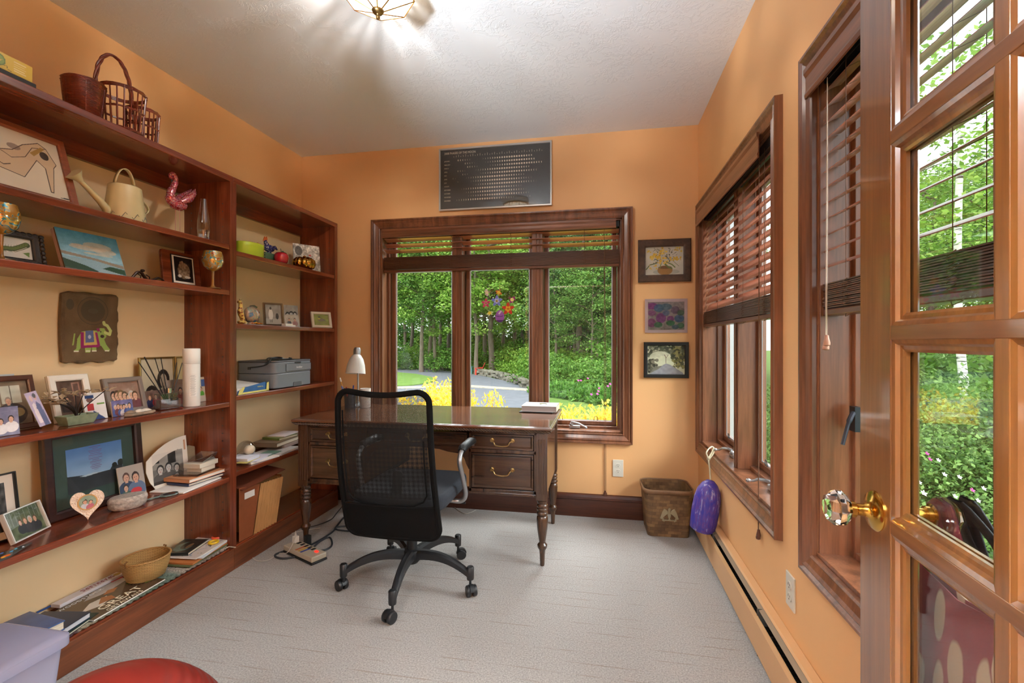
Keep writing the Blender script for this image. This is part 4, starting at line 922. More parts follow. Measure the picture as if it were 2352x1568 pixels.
# stone walls
def stonewall(label, pxs, h, seed, w=0.55):
    rd = random.Random(seed); P = [onZ(x, y, GZ) for x, y in pxs]; t = MB()
    for a, c in zip(P[:-1], P[1:]):
        L = (c-a).length; n = max(2, int(L/0.3)); d = (c-a).normalized(); nn = Vector((-d.y, d.x, 0))
        for lv in range(4):
            for i in range(n):
                q = a + d*(L*(i+rd.uniform(0.2, 0.8))/n) + nn*rd.uniform(-w/3, w/3); zz = GZ + h*(lv+0.5)/4
                Mx = Matrix.Translation((q.x, q.y, zz)) @ Matrix.Rotation(math.atan2(d.y, d.x)+rd.uniform(-.4, .4), 4, 'Z') @ Matrix.Rotation(rd.uniform(-.15, .15), 4, 'X')
                sx, sy, sz = rd.uniform(0.22, 0.5), rd.uniform(0.25, 0.45), h/4*rd.uniform(0.9, 1.4)
                t.add([(x*sx/2*rd.uniform(.75, 1), y*sy/2*rd.uniform(.75, 1), z*sz/2) for z in (-1, 1) for x, y in ((-1,-1),(1,-1),(1,1),(-1,1))], [(0,3,2,1),(4,5,6,7),(0,1,5,4),(1,2,6,5),(2,3,7,6),(3,0,4,7)], 0, Mx)
    return tag(t.obj('dry_stone_wall', mat('field_stone', '#777366', 0.95, var=0.45, vscale=2.5, bump=0.5, bscale=15), bevel=0.02), label, 'stone wall')
stonewall('low grey dry-stone wall at the far left edge of the driveway', [(860, 839), (911, 842), (960, 846), (1022, 851)], 0.36, 5)
stonewall('low dry-stone wall curving along the driveway right of the red garden chair', [(1100, 861.5), (1130, 865), (1165, 874), (1195, 883), (1218, 893)], 0.42, 6)
# adirondack chairs
def adir(label, px, py, col, rz, s=1.0):
    p = onZ(px, py, GZ); t = thing('adirondack_chair', label, 'garden chair', p, rz); t.scale = (s, s, s); m = mat(col[0], col[1], 0.5)
    b = MB()
    for k in range(5): b.cbox((-0.2+0.1*k, 0, 0), (0.085, 0.02, 0.85-0.05*abs(k-2)), M=Matrix.Translation((0, 0.32, 0.62)) @ Matrix.Rotation(R(-24), 4, 'X'))
    b.obj('backrest', m, t)
    b = MB()
    for k in range(5): b.cbox((0, -0.22+0.1*k, 0.38-0.035*k), (0.52, 0.085, 0.02))
    b.obj('seat', m, t)
    for sx in (-1, 1):
        b = MB(); b.cbox((sx*0.31, -0.02, 0.58), (0.12, 0.66, 0.025)); b.obj('armrest', m, t)
        b = MB(); b.cbox((sx*0.28, -0.26, 0.285), (0.03, 0.1, 0.57)); b.obj('leg', m, t)
        b = MB(); b.prism([(-0.3, 0.40), (0.55, 0.0), (0.62, 0.0), (0.62, 0.06), (-0.2, 0.42)], sx*0.26-0.012, sx*0.26+0.012, axis='x'); b.obj('leg', m, t)
adir('bright red wooden garden chair facing left beside the driveway', 1100, 861, ('red_chair_paint', '#d43a24'), R(-75), 0.85)
adir('teal green wooden garden chair left of the red one', 1084, 858, ('teal_chair_paint', '#3f7d78'), R(60), 0.85)
# pickup parked far up the drive
tk = thing('pickup_truck', 'silver pickup truck parked far up the drive between the trees', 'pickup truck', (-23.4, 50.5, GZ), R(12)); sil = mat('silver_car_paint', '#c3c6c8', 0.25, 0.3, coat=0.6)
b = MB(); b.prism([(-2.8, 0.55), (-2.8, 1.1), (-0.6, 1.15), (-0.5, 1.15), (1.3, 1.15), (2.5, 1.05), (2.75, 0.85), (2.75, 0.5), (2.2, 0.5), (2.1, 0.75), (1.8, 0.85), (1.5, 0.75), (1.4, 0.5), (-1.3, 0.5), (-1.4, 0.75), (-1.7, 0.85), (-2.0, 0.75), (-2.1, 0.55)], -0.95, 0.95, axis='y'); b.obj('body', sil, tk, bevel=0.05)
b = MB(); b.prism([(-0.6, 1.13), (-0.5, 1.75), (0.55, 1.78), (1.35, 1.15)], -0.82, 0.82, axis='y'); b.obj('cab', sil, tk, bevel=0.05)
b = MB(); b.prism([(-0.48, 1.2), (-0.40, 1.68), (0.5, 1.7), (1.15, 1.2)], -0.83, 0.83, axis='y'); b.obj('cab_windows', mat('dark_car_glass', '#20262c', 0.1), tk)
for x in (-1.7, 1.8):
    for y in (-0.88, 0.88):
        b = MB(); b.lathe([(0.36, -0.12), (0.38, -0.1), (0.38, 0.1), (0.36, 0.12)], 20, M=Matrix.Translation((x, y, 0.38)) @ Matrix.Rotation(R(90), 4, 'X')); b.obj('wheel', M['black'], tk)
# ---------- outside the right wall: rose hedge, birch, trees
rosem = bushmesh('rose_foliage', 41, 120, 1.9, 1.55, 0.027, ['#5b7f3c', '#6f9448', '#47682f', '#86a65a'], 290, flatn=0.2); BM_.append(rosem)
for i, (r_, Y, s) in enumerate([(0.70, 6.1, .85), (0.60, 6.4, .85), (0.58, 7.6, 1.1), (0.74, 7.4, 1.15), (0.55, 9.0, 1.1), (0.86, 6.0, 1.1), (0.50, 10.5, 1.2)]):
    o = bush(100*i, Y, 3, s, 'dense rose hedge with small leaves outside the right-hand window', 'bush', 'rose bushes outside the right-hand window', 'rose_bush', pos=(r_*Y, Y))
wp = mat('white_petals', '#f0e2ea', 0.6); mg = mat('crimson_petals', '#b83a86', 0.6); rd = random.Random(9)
for i, (px, py) in enumerate([(2110, 1108), (2135, 1055), (2202, 1096), (2120, 1133), (2192, 1140), (2210, 1145), (2154, 1057), (2245, 1150), (2258, 1122), (2128, 1042), (2232, 1126), (2168, 1090)]):
    r_ = ray(px, py); t_ = 4.15/r_.y*1.02; p = Vector((0, 0, CAM_Z)) + r_*(t_ if py > 1070 else t_*1.12)
    m = mg if px in (2232, 2135, 2128) else wp; blossom(p, 0.022 if px != 2120 else 0.028, m, ('crimson' if m is mg else 'white')+' rose blossom on the hedge outside the right-hand window', ('crimson' if m is mg else 'white')+' rose blossoms')
near_crown = leafmesh('crown_near', crown_clusters(5, 100, 4.0, 4.8, 7.4), 230, 0.062, GR1[:3]+GR2[:2], 5)
for i, (r_, Y, v, s) in enumerate([(0.60, 13, 0, .62), (0.72, 12, 1, .62), (0.52, 16, 0, .72), (0.85, 12, 1, .66), (0.62, 20, 1, .8), (0.78, 19, 2, .8), (0.50, 24, 1, .9), (1.0, 14, 1, .7), (0.70, 26, 2, .9), (0.45, 28, 2, .9)]):
    t = tree(1176, 10, v, s, 'leafy tree behind the rose hedge seen through the glass door', R(47*i), group='trees behind the rose hedge'); t.location = (r_*Y, Y, GZ-0.8)
    if v < 2: t.children[0].data = near_crown
for i, (r_, Y, v, s) in enumerate([(0.56, 11, 1, 1.0), (0.66, 10.5, 1, 1.1), (0.78, 10, 0, 1.1), (0.90, 10, 1, 1.1)]):
    bush(7*i, Y, v, s, 'green bush between the rose hedge and the trees behind it', 'bush', 'green bushes behind the rose hedge', pos=(r_*Y, Y))
bt = thing('birch_tree', 'slender white birch standing behind the rose hedge', 'tree', (0.667*8.2, 8.2, GZ))
b = MB(); b.tube(smoothpath([(0.05, 0, -0.1), (0.0, 0, 1.3), (-0.06, 0.05, 2.6), (-0.10, 0, 4.2), (-0.02, 0, 6.5)], 5), [0.07-0.0016*i for i in range(21)], 10)
m, n, l, bs = newmat('birch_bark'); tc = n.new('ShaderNodeTexCoord'); mp = n.new('ShaderNodeMapping'); mp.inputs['Scale'].default_value = (3, 3, 26); l.new(tc.outputs['Object'], mp.inputs[0]); t1 = nd(n, 'ShaderNodeTexNoise', Scale=1.3, Detail=3.0); l.new(mp.outputs[0], t1.inputs['Vector']); r_ = ramp(n, [(0.36, lin('#2c2a28')), (0.43, lin('#d8d4cc')), (0.7, lin('#efece6'))]); l.new(t1.outputs['Fac'], r_.inputs['Fac']); l.new(r_.outputs[0], bs.inputs['Base Color']); bs.inputs['Roughness'].default_value = 0.8
b.obj('trunk', m, bt, smooth=True)
c = bpy.data.objects.new('crown', leafmesh('crown_birch', crown_clusters(8, 60, 1.7, 1.9, 5.2, 0.55), 60, 0.045, GR1, 8)); sc.collection.objects.link(c); c.parent = bt
# ================================================================ things on the left bookcase
def Yat(px, X): return onX(px, 784, X).y
def LF(name, label, cat, pa, pb, ptop, X, zs, fm, cv, tilt=12, yaw=0, ref=None, h=None, wset=None, **k):
    """framed picture leaning on a shelf, facing the room; pa/pb = image columns of its lower corners"""
    ya, yb = Yat(pa, X), Yat(pb, X)
    if h is None:
        Xt = X-0.18*math.sin(R(tilt)); h = (onX((pa+pb)/2 if ref is None else ref, ptop, Xt).z-zs)/math.cos(R(tilt))
    w = wset or abs(yb-ya); c = cv(w/h)
    return picframe(name, label, cat, (X, (ya+yb)/2, zs+0.001), R(90+yaw), w, h, fm, c, tilt=R(tilt), **k)
FW = lambda n, c1, c2, ax='x': wood(n, c1, c2, axis=ax, rough=0.35)
# --- top board
p = onX(86, 196, -1.905); b = MB(); b.cbox((0, 0, 0.012), (0.12, 0.26, 0.02)); b.cbox((0, 0, 0.052), (0.10, 0.25, 0.055), 1)
t = thing('game_box', 'flat yellow box with a green round picture on the top board at far left', 'box', (-1.965, Yat(86, -1.91)-0.135, ST), R(2))
o = b.obj('box_body', [mat('charcoal_box', '#2a2a2c', 0.5), mat('yellow_box', '#d8b83c', 0.45)], t, bevel=0.002)
c = Cv(4.3, 1, 130, (214, 186, 62)); c.ell(0.60, 0.52, 0.10, 0.40, (105, 130, 60)); c.ell(0.60, 0.52, 0.085, 0.33, (132, 160, 74)); c.poly([(0.55,0.45),(0.60,0.85),(0.63,0.5),(0.67,0.6),(0.62,0.3),(0.57,0.2)], (208, 176, 84)); c.line([(0.68,0.25),(0.71,0.3),(0.72,0.12),(0.76,0.06)], 0.03, (80,70,30))
for i in range(5): c.rect(0.79, 0.75-i*0.14, 0.93-0.02*(i % 2), 0.80-i*0.14, (235, 222, 160))
c.ell(0.2, 0.5, 0.12, 0.5, (150, 120, 50)); q = c.obj('printed_front', 0.249, 0.052, t, y=0); q.location = (0.0505, 0, 0.0265); q.rotation_euler = (0, 0, R(90))
# --- wicker bottle basket
wk = mat('dark_red_willow', '#7a3420', 0.3, var=0.35, vscale=40, coat=0.3)
t = thing('wicker_basket', 'dark red wicker basket with three joined rounds and a tall hoop handle', 'basket', (-1.99, Yat(262, -1.99), ST), 0)
def wround(cx, cy, r0, r1, h, dense, nm):
    b = MB(); n = 34 if dense else 21
    for k in range(n):
        a = 2*PI*k/n; b.tube([(cx+r0*math.cos(a), cy+r0*math.sin(a), 0.004), (cx+r1*math.cos(a), cy+r1*math.sin(a), h)], 0.0028 if not dense else 0.0016, 5)
    def ring(z, rr, m=3):
        for s in range(m):
            b.tube([(cx+(rr+0.002*math.sin(k*PI*0.9+s*2))*math.cos(2*PI*k/24), cy+(rr+0.002*math.sin(k*PI*0.9+s*2))*math.sin(2*PI*k/24), z+0.0035*s+0.001*math.cos(k*2.1+s)) for k in range(24)], 0.0026, 5, closed=True)
    ring(0.003, r0, 3); ring(h-0.010, r1, 4)
    if dense:
        for z in np.arange(0.012, h-0.01, 0.0052): f = z/h; ring(float(z), r0+(r1-r0)*f, 1)
    else: ring(h*0.5, (r0+r1)/2, 2)
    b.lathe([(r0, 0.002), (r0, 0.006)], 20, (cx, cy, 0)); return b.obj(nm, wk, t, smooth=True)
wround(0.0, -0.115, 0.052, 0.066, 0.150, True, 'woven_round'); wround(0.035, 0.005, 0.066, 0.080, 0.175, False, 'open_round'); wround(0.0, 0.122, 0.054, 0.062, 0.150, False, 'open_round')
b = MB()
for s in range(3):
    b.tube(arc(lambda f: (0.004*math.cos(f*22+s*2.1)-0.0, 0.075*-math.cos(f*PI)+0.005*math.sin(f*22+s*2.1), 0.12+0.205*math.sin(f*PI)**0.75), 40), 0.0042, 6)
b.obj('handle', wk, t, smooth=True)
# --- shelf A
def shoe(a):
    c = Cv(1.5, 1, 270, (226, 216, 196)); c.noise(6, 4); ol_ = (70, 52, 45)
    c.poly([(0.10,0.40),(0.18,0.56),(0.34,0.60),(0.48,0.66),(0.60,0.80),(0.78,0.92),(0.86,0.86),(0.94,0.62),(0.90,0.55),(0.83,0.10),(0.80,0.10),(0.80,0.50),(0.72,0.60),(0.62,0.40),(0.54,0.24),(0.30,0.30)], (214, 190, 158))
    c.line([(0.10,0.40),(0.18,0.56),(0.34,0.60),(0.48,0.66),(0.60,0.80),(0.78,0.92),(0.86,0.86),(0.94,0.62),(0.90,0.55),(0.83,0.10),(0.80,0.10),(0.80,0.50),(0.72,0.60),(0.62,0.40),(0.54,0.24),(0.30,0.30),(0.10,0.40)], 0.012, ol_)
    c.line([(0.34,0.60),(0.45,0.52),(0.60,0.60),(0.70,0.80),(0.86,0.86)], 0.010, ol_); c.ell(0.50, 0.72, 0.07, 0.05, (120,100,95), 0.6); c.poly([(0.66,0.7),(0.8,0.86),(0.84,0.84),(0.70,0.66)], (176,140,70)); c.ell(0.82, 0.72, 0.05, 0.07, (40,30,28), 0.8); c.line([(0.15,0.46),(0.25,0.42),(0.35,0.36),(0.42,0.40)], 0.014, ol_)
    c.rect(0.93, 0.05, 1, 0.06, (60,50,45)); c.rect(0.90, 0.035, 0.99, 0.045, (60,50,45)); return c
LF('framed_picture', 'large brown framed drawing of a high-heeled shoe on the upper shelf', 'picture', -92, 180, 300, -1.99, SA, FW('shoe_frame', '#7c3c20', '#9c5632'), shoe, tilt=17, h=0.285, fw=0.026)
crm = mat('cream_enamel', '#d9cc9e', 0.35, coat=0.3, var=0.05, vscale=12)
t = thing('watering_can', 'cream enamel watering can with long spout and leaf border near its foot', 'watering can', (-2.0, Yat(287, -2.0), SA+0.001), R(90))
b = MB(); b.lathe([(0.076, 0.0), (0.078, 0.004), (0.060, 0.155), (0.056, 0.158), (0.056, 0.153), (0.074, 0.006), (0, 0.004)], 36, cap=False, sx=1.0, sy=0.9); b.obj('body', crm, t, smooth=True)
b = MB(); b.lathe([(0.0765, 0.004), (0.0735, 0.038)], 36, cap=False, sy=0.9); o = b.obj('painted_border', mat('border_white', '#d6d4ce', 0.4, var=0.3, vscale=60), t, smooth=True)
b = MB()
for k in range(11):
    a = R(360/11*k); r = 0.077
    b.tube([(r*math.cos(a+q*0.2), 0.9*r*math.sin(a+q*0.2)*1.0, 0.022+0.012*math.sin(q*3.1)) for q in (-0.9, -0.5, 0, 0.5, 0.9)], 0.0012, 4)
b.obj('leaf_drawing', mat('leaf_ink', '#6f6f70', 0.5), o)
b = MB(); sp = [(-0.066, 0, 0.03), (-0.10, 0, 0.065), (-0.15, 0, 0.105), (-0.176, 0, 0.125)]; b.tube(sp, [0.017, 0.013, 0.010, 0.009], 14); Mx = Matrix.Translation((-0.172, 0, 0.122)) @ Matrix.Rotation(R(-50), 4, 'Y'); b.lathe([(0.009, 0), (0.016, 0.015), (0.030, 0.034), (0.031, 0.036), (0.0, 0.036)], 20, M=Mx, cap=False); b.obj('spout', crm, t, smooth=True)
def strap(pts, w, nm, par, m, th=0.0025):
    b = MB(); vs = []; n = len(pts)
    for i, q in enumerate(pts):
        vs += [(q[0], q[1]-w/2, q[2]), (q[0], q[1]+w/2, q[2])]
    b.add(vs, [(2*i, 2*i+1, 2*i+3, 2*i+2) for i in range(n-1)]); return b.obj(nm, m, par, smooth=True, solid=th)
strap(arc(lambda f: (-0.038+0.0*f-0.042*math.cos(PI*(0.08+0.84*f))+0.035, 0, 0.152+0.082*math.sin(PI*(0.02+0.9*f))), 18), 0.016, 'top_handle', t, crm)
strap(arc(lambda f: (0.060+0.045*math.sin(PI*f), 0, 0.128-0.085*f), 14), 0.012, 'back_handle', t, crm)
# glittery swan
glt = newmat('pink_glitter'); m, n, l, bs = glt; MATS['pink_glitter'] = m
tc = n.new('ShaderNodeTexCoord'); vo = nd(n, 'ShaderNodeTexVoronoi', Scale=240.0); l.new(tc.outputs['Object'], vo.inputs['Vector']); hs = n.new('ShaderNodeSeparateColor'); l.new(vo.outputs['Color'], hs.inputs[0])
r_ = ramp(n, [(0.2, lin('#a83446')), (0.45, lin('#d4606a')), (0.62, lin('#e8c8c4')), (0.75, lin('#8c4a8c')), (0.9, lin('#e09a88'))]); l.new(hs.outputs[0], r_.inputs['Fac']); l.new(r_.outputs[0], bs.inputs['Base Color']); bs.inputs['Metallic'].default_value = 0.35; bs.inputs['Roughness'].default_value = 0.25
t = thing('swan_ornament', 'pink glitter swan ornament standing on thin wire legs', 'ornament', (-2.02, Yat(408, -2.02), SA+0.001), R(90))
b = MB(); b.tube(smoothpath([(-0.030, 0, 0.270), (-0.040, 0, 0.292), (-0.022, 0, 0.302), (-0.012, 0, 0.280), (-0.020, 0, 0.245), (-0.038, 0, 0.205), (-0.032, 0, 0.172), (0.0, 0, 0.162), (0.035, 0, 0.165)]), [0.003]*4+[0.008]*8+[0.010]*8+[0.012]*8+[0.014]*8+[0.017]*8+[0.023]*8+[0.028]*8+[0.020]*6, 14); b.ell((0.005, 0, 0.168), (0.045, 0.026, 0.024)); b.obj('body', m, t, smooth=True)
for s in (-1, 1):
    b = MB(); b.tube([(0.0, s*0.02, 0.172), (0.035, s*0.026, 0.20), (0.07, s*0.020, 0.235), (0.092, s*0.01, 0.268)], [0.012, 0.022, 0.014, 0.001], 10); b.obj('wing', m, t, smooth=True)
    b = MB(); b.tube([(0.0, s*0.012, 0.150), (0.0, s*0.014, 0.0)], 0.0012, 5); b.tube([(-0.015, s*0.014, 0.001), (0.018, s*0.014, 0.001)], 0.0012, 5); b.obj('leg', mat('pink_wire', '#c88a86', 0.4, 0.5), t)
b = MB(); b.tube([(-0.030, 0, 0.272), (-0.034, 0, 0.258)], [0.005, 0.001], 8); b.obj('beak', M['black'], t)
clr = mat('clear_glass', '#ffffff', 0.02, trans=1.0, ior=1.45)
t = thing('bud_vase', 'slim clear glass bud vase at the right end of the upper shelf', 'vase', (-1.93, Yat(468, -1.93), SA+0.001))
b = MB(); b.lathe([(0.019, 0.0), (0.024, 0.004), (0.028, 0.05), (0.027, 0.09), (0.017, 0.16), (0.0135, 0.20), (0.0115, 0.20), (0.015, 0.16), (0.025, 0.09), (0.026, 0.05), (0.022, 0.010), (0, 0.010)], 28, cap=False); b.obj('glass_body', M_thin if False else thin_glass('vase_glass', (0.93, 0.92, 0.9), 2.2), t, smooth=True)
b = MB(); b.lathe([(0.0, 0.011), (0.022, 0.011), (0.025, 0.045), (0, 0.045)], 24, cap=False); b.obj('water', mat('water', '#ffffff', 0.0, trans=1.0, ior=1.33), t, smooth=True)
# --- shelf B
def goblet(label, px, X, seed):
    t = thing('painted_goblet', label, 'goblet', (X, Yat(px, X), SB+0.001), seed)
    gm, n, l, bs = newmat('painted_gold_glass_%d' % seed); tc = n.new('ShaderNodeTexCoord'); wv = nd(n, 'ShaderNodeTexNoise', Scale=26.0, Detail=1.0, Distortion=1.5); l.new(tc.outputs['Object'], wv.inputs['Vector'])
    r_ = ramp(n, [(0.42, lin('#b98a3a')), (0.50, lin('#d8b45c')), (0.54, lin('#4f9fb4')), (0.59, lin('#c89a44')), (0.66, lin('#c09040')), (0.70, lin('#a8452c')), (0.73, lin('#c49a48'))]); r_.color_ramp.interpolation = 'CONSTANT'
    l.new(wv.outputs['Fac'], r_.inputs['Fac']); l.new(r_.outputs[0], bs.inputs['Base Color']); bs.inputs['Roughness'].default_value = 0.12; bs.inputs['Metallic'].default_value = 0.4; bs.inputs['Alpha'].default_value = 0.88; bs.inputs['Coat Weight'].default_value = 0.8
    b = MB(); b.lathe([(0.006, 0.085), (0.022, 0.092), (0.040, 0.110), (0.048, 0.135), (0.046, 0.160), (0.040, 0.185), (0.0385, 0.185), (0.0445, 0.160), (0.0465, 0.135), (0.038, 0.112), (0.02, 0.094)], 32, cap=False); b.obj('bowl', gm, t, smooth=True)
    b = MB(); b.lathe([(0.036, 0.0), (0.036, 0.0025), (0.012, 0.008), (0.0065, 0.016), (0.0055, 0.05), (0.007, 0.086), (0, 0.088)], 24); b.obj('stem', mat('amber_glass', '#b5803a', 0.1, trans=0.5, ior=1.45), t, smooth=True)
goblet('gold and turquoise painted goblet at the far left end of its shelf', 2, -1.94, 1)
goblet('gold and turquoise painted goblet standing before the dark plaque', 489, -1.915, 2)
def cater(a):
    c = Cv(1.7, 1, 120, (206, 204, 196)); c.noise(5, 5); P = [(0.10,0.42),(0.25,0.38),(0.45,0.40),(0.62,0.42),(0.78,0.58),(0.90,0.72)]
    c.line(P, 0.26, (62, 76, 34)); c.line([(x, y+0.04) for x, y in P], 0.14, (96, 112, 50)); c.line([(x, y-0.11) for x, y in P], 0.02, (225,220,200))
    for i in range(14): x = 0.1+0.058*i; c.line([(x, 0.5+max(0, x-0.6)*0.6), (x+0.01, 0.62+max(0, x-0.6)*0.6)], 0.012, (60,70,30))
    c.poly([(0.80,0.30),(0.95,0.38),(0.93,0.12),(0.86,0.22)], (90,120,50)); return c
t = LF('framed_picture', 'small caterpillar picture in a dark carved frame beside the painted goblet', 'picture', -58, 92, 545, -2.0, SB, mat('carved_dark_wood', '#241a14', 0.45, bump=0.8, bscale=60), cater, tilt=10, h=0.118, fw=0.022, glass=False)
b = MB()
for i in range(12):
    for zz in (0.008, 0.112): b.ell((-0.10+0.018*i, -0.012, zz), (0.010, 0.006, 0.008), n=8, m=6)
for i in range(6):
    for xx in (-0.098, 0.098): b.ell((xx, -0.012, 0.02+0.016*i), (0.008, 0.006, 0.009), n=8, m=6)
b.obj('carving', MATS['carved_dark_wood'], t, smooth=True)
def sea(a):
    c = Cv(1.35, 1, 130, (110,170,200)); c.grad(0.35, 1, (150,190,205), (74,150,190)); c.noise(10, 9)
    for (x, y, rx, ry) in ((0.62,0.70,0.24,0.09),(0.45,0.62,0.30,0.06),(0.72,0.60,0.2,0.08),(0.3,0.66,0.12,0.03),(0.6,0.5,0.25,0.03)): c.ell(x, y, rx, ry, (196,188,170), 0.75)
    c.noise(8, 22, (0,0.35,1,1)); c.rect(0, 0, 1, 0.34, (140,172,186)); c.poly([(0,0.40),(0.5,0.34),(1,0.22),(1,0.30),(0.5,0.40),(0,0.47)], (140,130,115)); c.poly([(0,0.06),(0.50,0.02),(0.52,0.08),(0.34,0.18),(0,0.30)], (34,66,48)); c.poly([(0.58,0.15),(1,0.06),(1,0.20),(0.75,0.24)], (40,74,52)); c.poly([(0,0.0),(0.5,0.0),(0.5,0.04),(0,0.09)], (98,92,80)); c.poly([(0.45,0.0),(1,0.0),(1,0.05),(0.6,0.16)], (150,178,190)); c.grain(6); return c
t = LF('canvas_painting', 'unframed blue seascape canvas painting with clouds and dark shoreline', 'painting', 150, 290, 540, -1.985, SB, None, sea, tilt=19, h=0.178, fw=0.0, glass=False)
b = MB(); b.box(-0.115, 0.115, 0.004, 0.016, 0.002, 0.176); b.obj('canvas_edge', mat('canvas_edge', '#b9988a', 0.8), t)
irn = mat('dark_bronze', '#2e1c14', 0.4, 0.6)
t = thing('lizard_figurine', 'small dark metal lizard figurine with a curling tail beside the seascape', 'figurine', (-1.99, Yat(330, -1.99), SB+0.001), R(90))
b = MB(); b.tube(smoothpath([(-0.085, 0.01, 0.006), (-0.06, 0.0, 0.004), (-0.045, 0, 0.018), (-0.03, 0, 0.034), (-0.012, 0, 0.036), (0.004, 0, 0.018), (0.02, 0.0, 0.006), (0.045, 0, 0.012), (0.07, 0, 0.024), (0.095, -0.005, 0.014)]), [0.0015+0.005*math.sin(PI*i/72)**0.6 for i in range(73)], 8)
b.ell((-0.008, -0.004, 0.046), (0.010, 0.006, 0.006)); b.obj('body', irn, t, smooth=True)
for x in (-0.03, 0.01):
    b = MB(); b.tube([(x, 0, 0.03), (x+0.004, -0.015, 0.02), (x, -0.018, 0.001)], 0.0022, 6); b.obj('leg', irn, t)
def rock(a):
    c = Cv(0.8, 1, 90, (20,16,16)); c.ell(0.5, 0.45, 0.34, 0.34, (120,95,70)); c.ell(0.42, 0.62, 0.14, 0.18, (150,125,95)); c.poly([(0.2,0.25),(0.3,0.8),(0.45,0.86),(0.6,0.7),(0.75,0.55),(0.8,0.25)], (132,106,80)); c.ell(0.68, 0.2, 0.16, 0.05, (195,180,165)); c.ell(0.25, 0.22, 0.1, 0.06, (190,178,165)); c.noise(38, 16, (0.14,0.14,0.86,0.86)); return c
t = LF('wall_plaque', 'dark red wooden plaque with a small framed print of a stone cairn', 'plaque', 377, 462, 574, -2.045, SB, None, lambda a: rock(a), tilt=6, h=0.180, fw=0.0, glass=False)
for c_ in list(t.children): bpy.data.objects.remove(c_)
b = MB(); b.prism(rrect(0.215, 0.178, 0.012, 4, 0, 0.09), -0.002, 0.012, axis='y'); b.obj('board', bw('x'), t, bevel=0.002)
b = MB(); b.box(-0.062, 0.068, -0.006, -0.002, 0.016, 0.162); b.obj('print_border', M['black_card'], t); b = MB(); b.box(-0.057, 0.063, -0.0075, -0.006, 0.021, 0.157); b.obj('mat_board', M['mat_white'], t)
rock(1).obj('print', 0.104, 0.122, t, y=-0.0085, z0=0.03).location = (0.003, 0, 0)
# elephant cloth on the back panel
ya, yb = Yat(135, -2.166), Yat(267, -2.166); t = thing('fabric_wall_hanging', 'dark olive cloth hanging with a painted green elephant and faded round stamp', 'wall hanging', (-2.169, (ya+yb)/2, 1.108), R(90))
rd = random.Random(4); W_, H_ = yb-ya, 0.302; pts = []
pts += [(-W_/2+0.02+(W_-0.04)*i/12, 0.002+0.004*math.sin(i*1.3)) for i in range(13)]
pts += [(W_/2-0.004+rd.uniform(-.003, .004), 0.01+(H_-0.02)*i/24) for i in range(25)]
pts += [(W_/2-0.01-(W_-0.04)*i/12, H_-0.001-0.010*i/12*0+0.002*math.sin(i)) for i in range(13)]
pts += [(-W_/2+0.002-0.006*math.sin(PI*i/14)+0.0, H_-0.012-(H_-0.02)*i/14) for i in range(15)]
b = MB(); b.prism(pts, -0.018, -0.001, axis='y'); b.obj('cloth', mat('olive_cloth', '#66523a', 0.95, var=0.3, vscale=25, bump=0.5, bscale=300), t, bevel=0.004)
c = Cv(W_-0.016, H_-0.016, 280, (104,84,58)); c.noise(9, 9); c.grain(5)
for rr, al in ((0.30, .55), (0.285, 0), (0.235, .5)):
    if al: c.ell(0.52, 0.76, rr, rr*0.72, (60,58,48), al)
    else: c.ell(0.52, 0.76, rr, rr*0.72, (104,84,58), 0.85)
c.ell(0.52, 0.76, 0.10, 0.04, (84,78,60)); c.ell(0.09, 0.84, 0.07, 0.08, (64,62,52), .6)
G = (150,178,92); G2 = (196,206,130)
c.poly([(0.20,0.18),(0.22,0.33),(0.30,0.44),(0.45,0.46),(0.60,0.46),(0.66,0.50),(0.74,0.50),(0.78,0.44),(0.78,0.36),(0.74,0.32),(0.78,0.24),(0.86,0.16),(0.83,0.125),(0.75,0.14),(0.68,0.22),(0.58,0.22),(0.58,0.14),(0.50,0.14),(0.49,0.21),(0.46,0.12),(0.37,0.12),(0.36,0.20),(0.29,0.20),(0.22,0.13),(0.15,0.15)], G)
c.line([(0.76,0.43),(0.85,0.40),(0.87,0.46),(0.80,0.54),(0.74,0.56),(0.73,0.59)], 0.045, G2); c.line([(0.17,0.40),(0.15,0.28),(0.14,0.24)], 0.02, G)
c.poly([(0.28,0.19),(0.28,0.43),(0.60,0.43),(0.66,0.22),(0.62,0.20)], (148,40,104)); c.poly([(0.34,0.23),(0.34,0.44),(0.55,0.45),(0.60,0.24)], (206,178,104)); c.poly([(0.37,0.27),(0.37,0.45),(0.52,0.46),(0.54,0.28)], (96,112,160)); c.ell(0.45, 0.36, 0.03, 0.03, (190,200,220)); c.poly([(0.60,0.44),(0.58,0.49),(0.64,0.50),(0.66,0.45)], (150,50,105)); c.ell(0.70, 0.37, 0.04, 0.025, (60,40,40)); c.ell(0.67, 0.44, 0.012, 0.012, (30,25,20))
for x in (0.20, 0.42, 0.54, 0.80): c.rect(x-0.045, 0.135, x+0.045, 0.15, (225,222,205))
c.obj('painting', W_-0.022, H_-0.022, t, y=-0.0192, z0=0.011, rough=0.85)
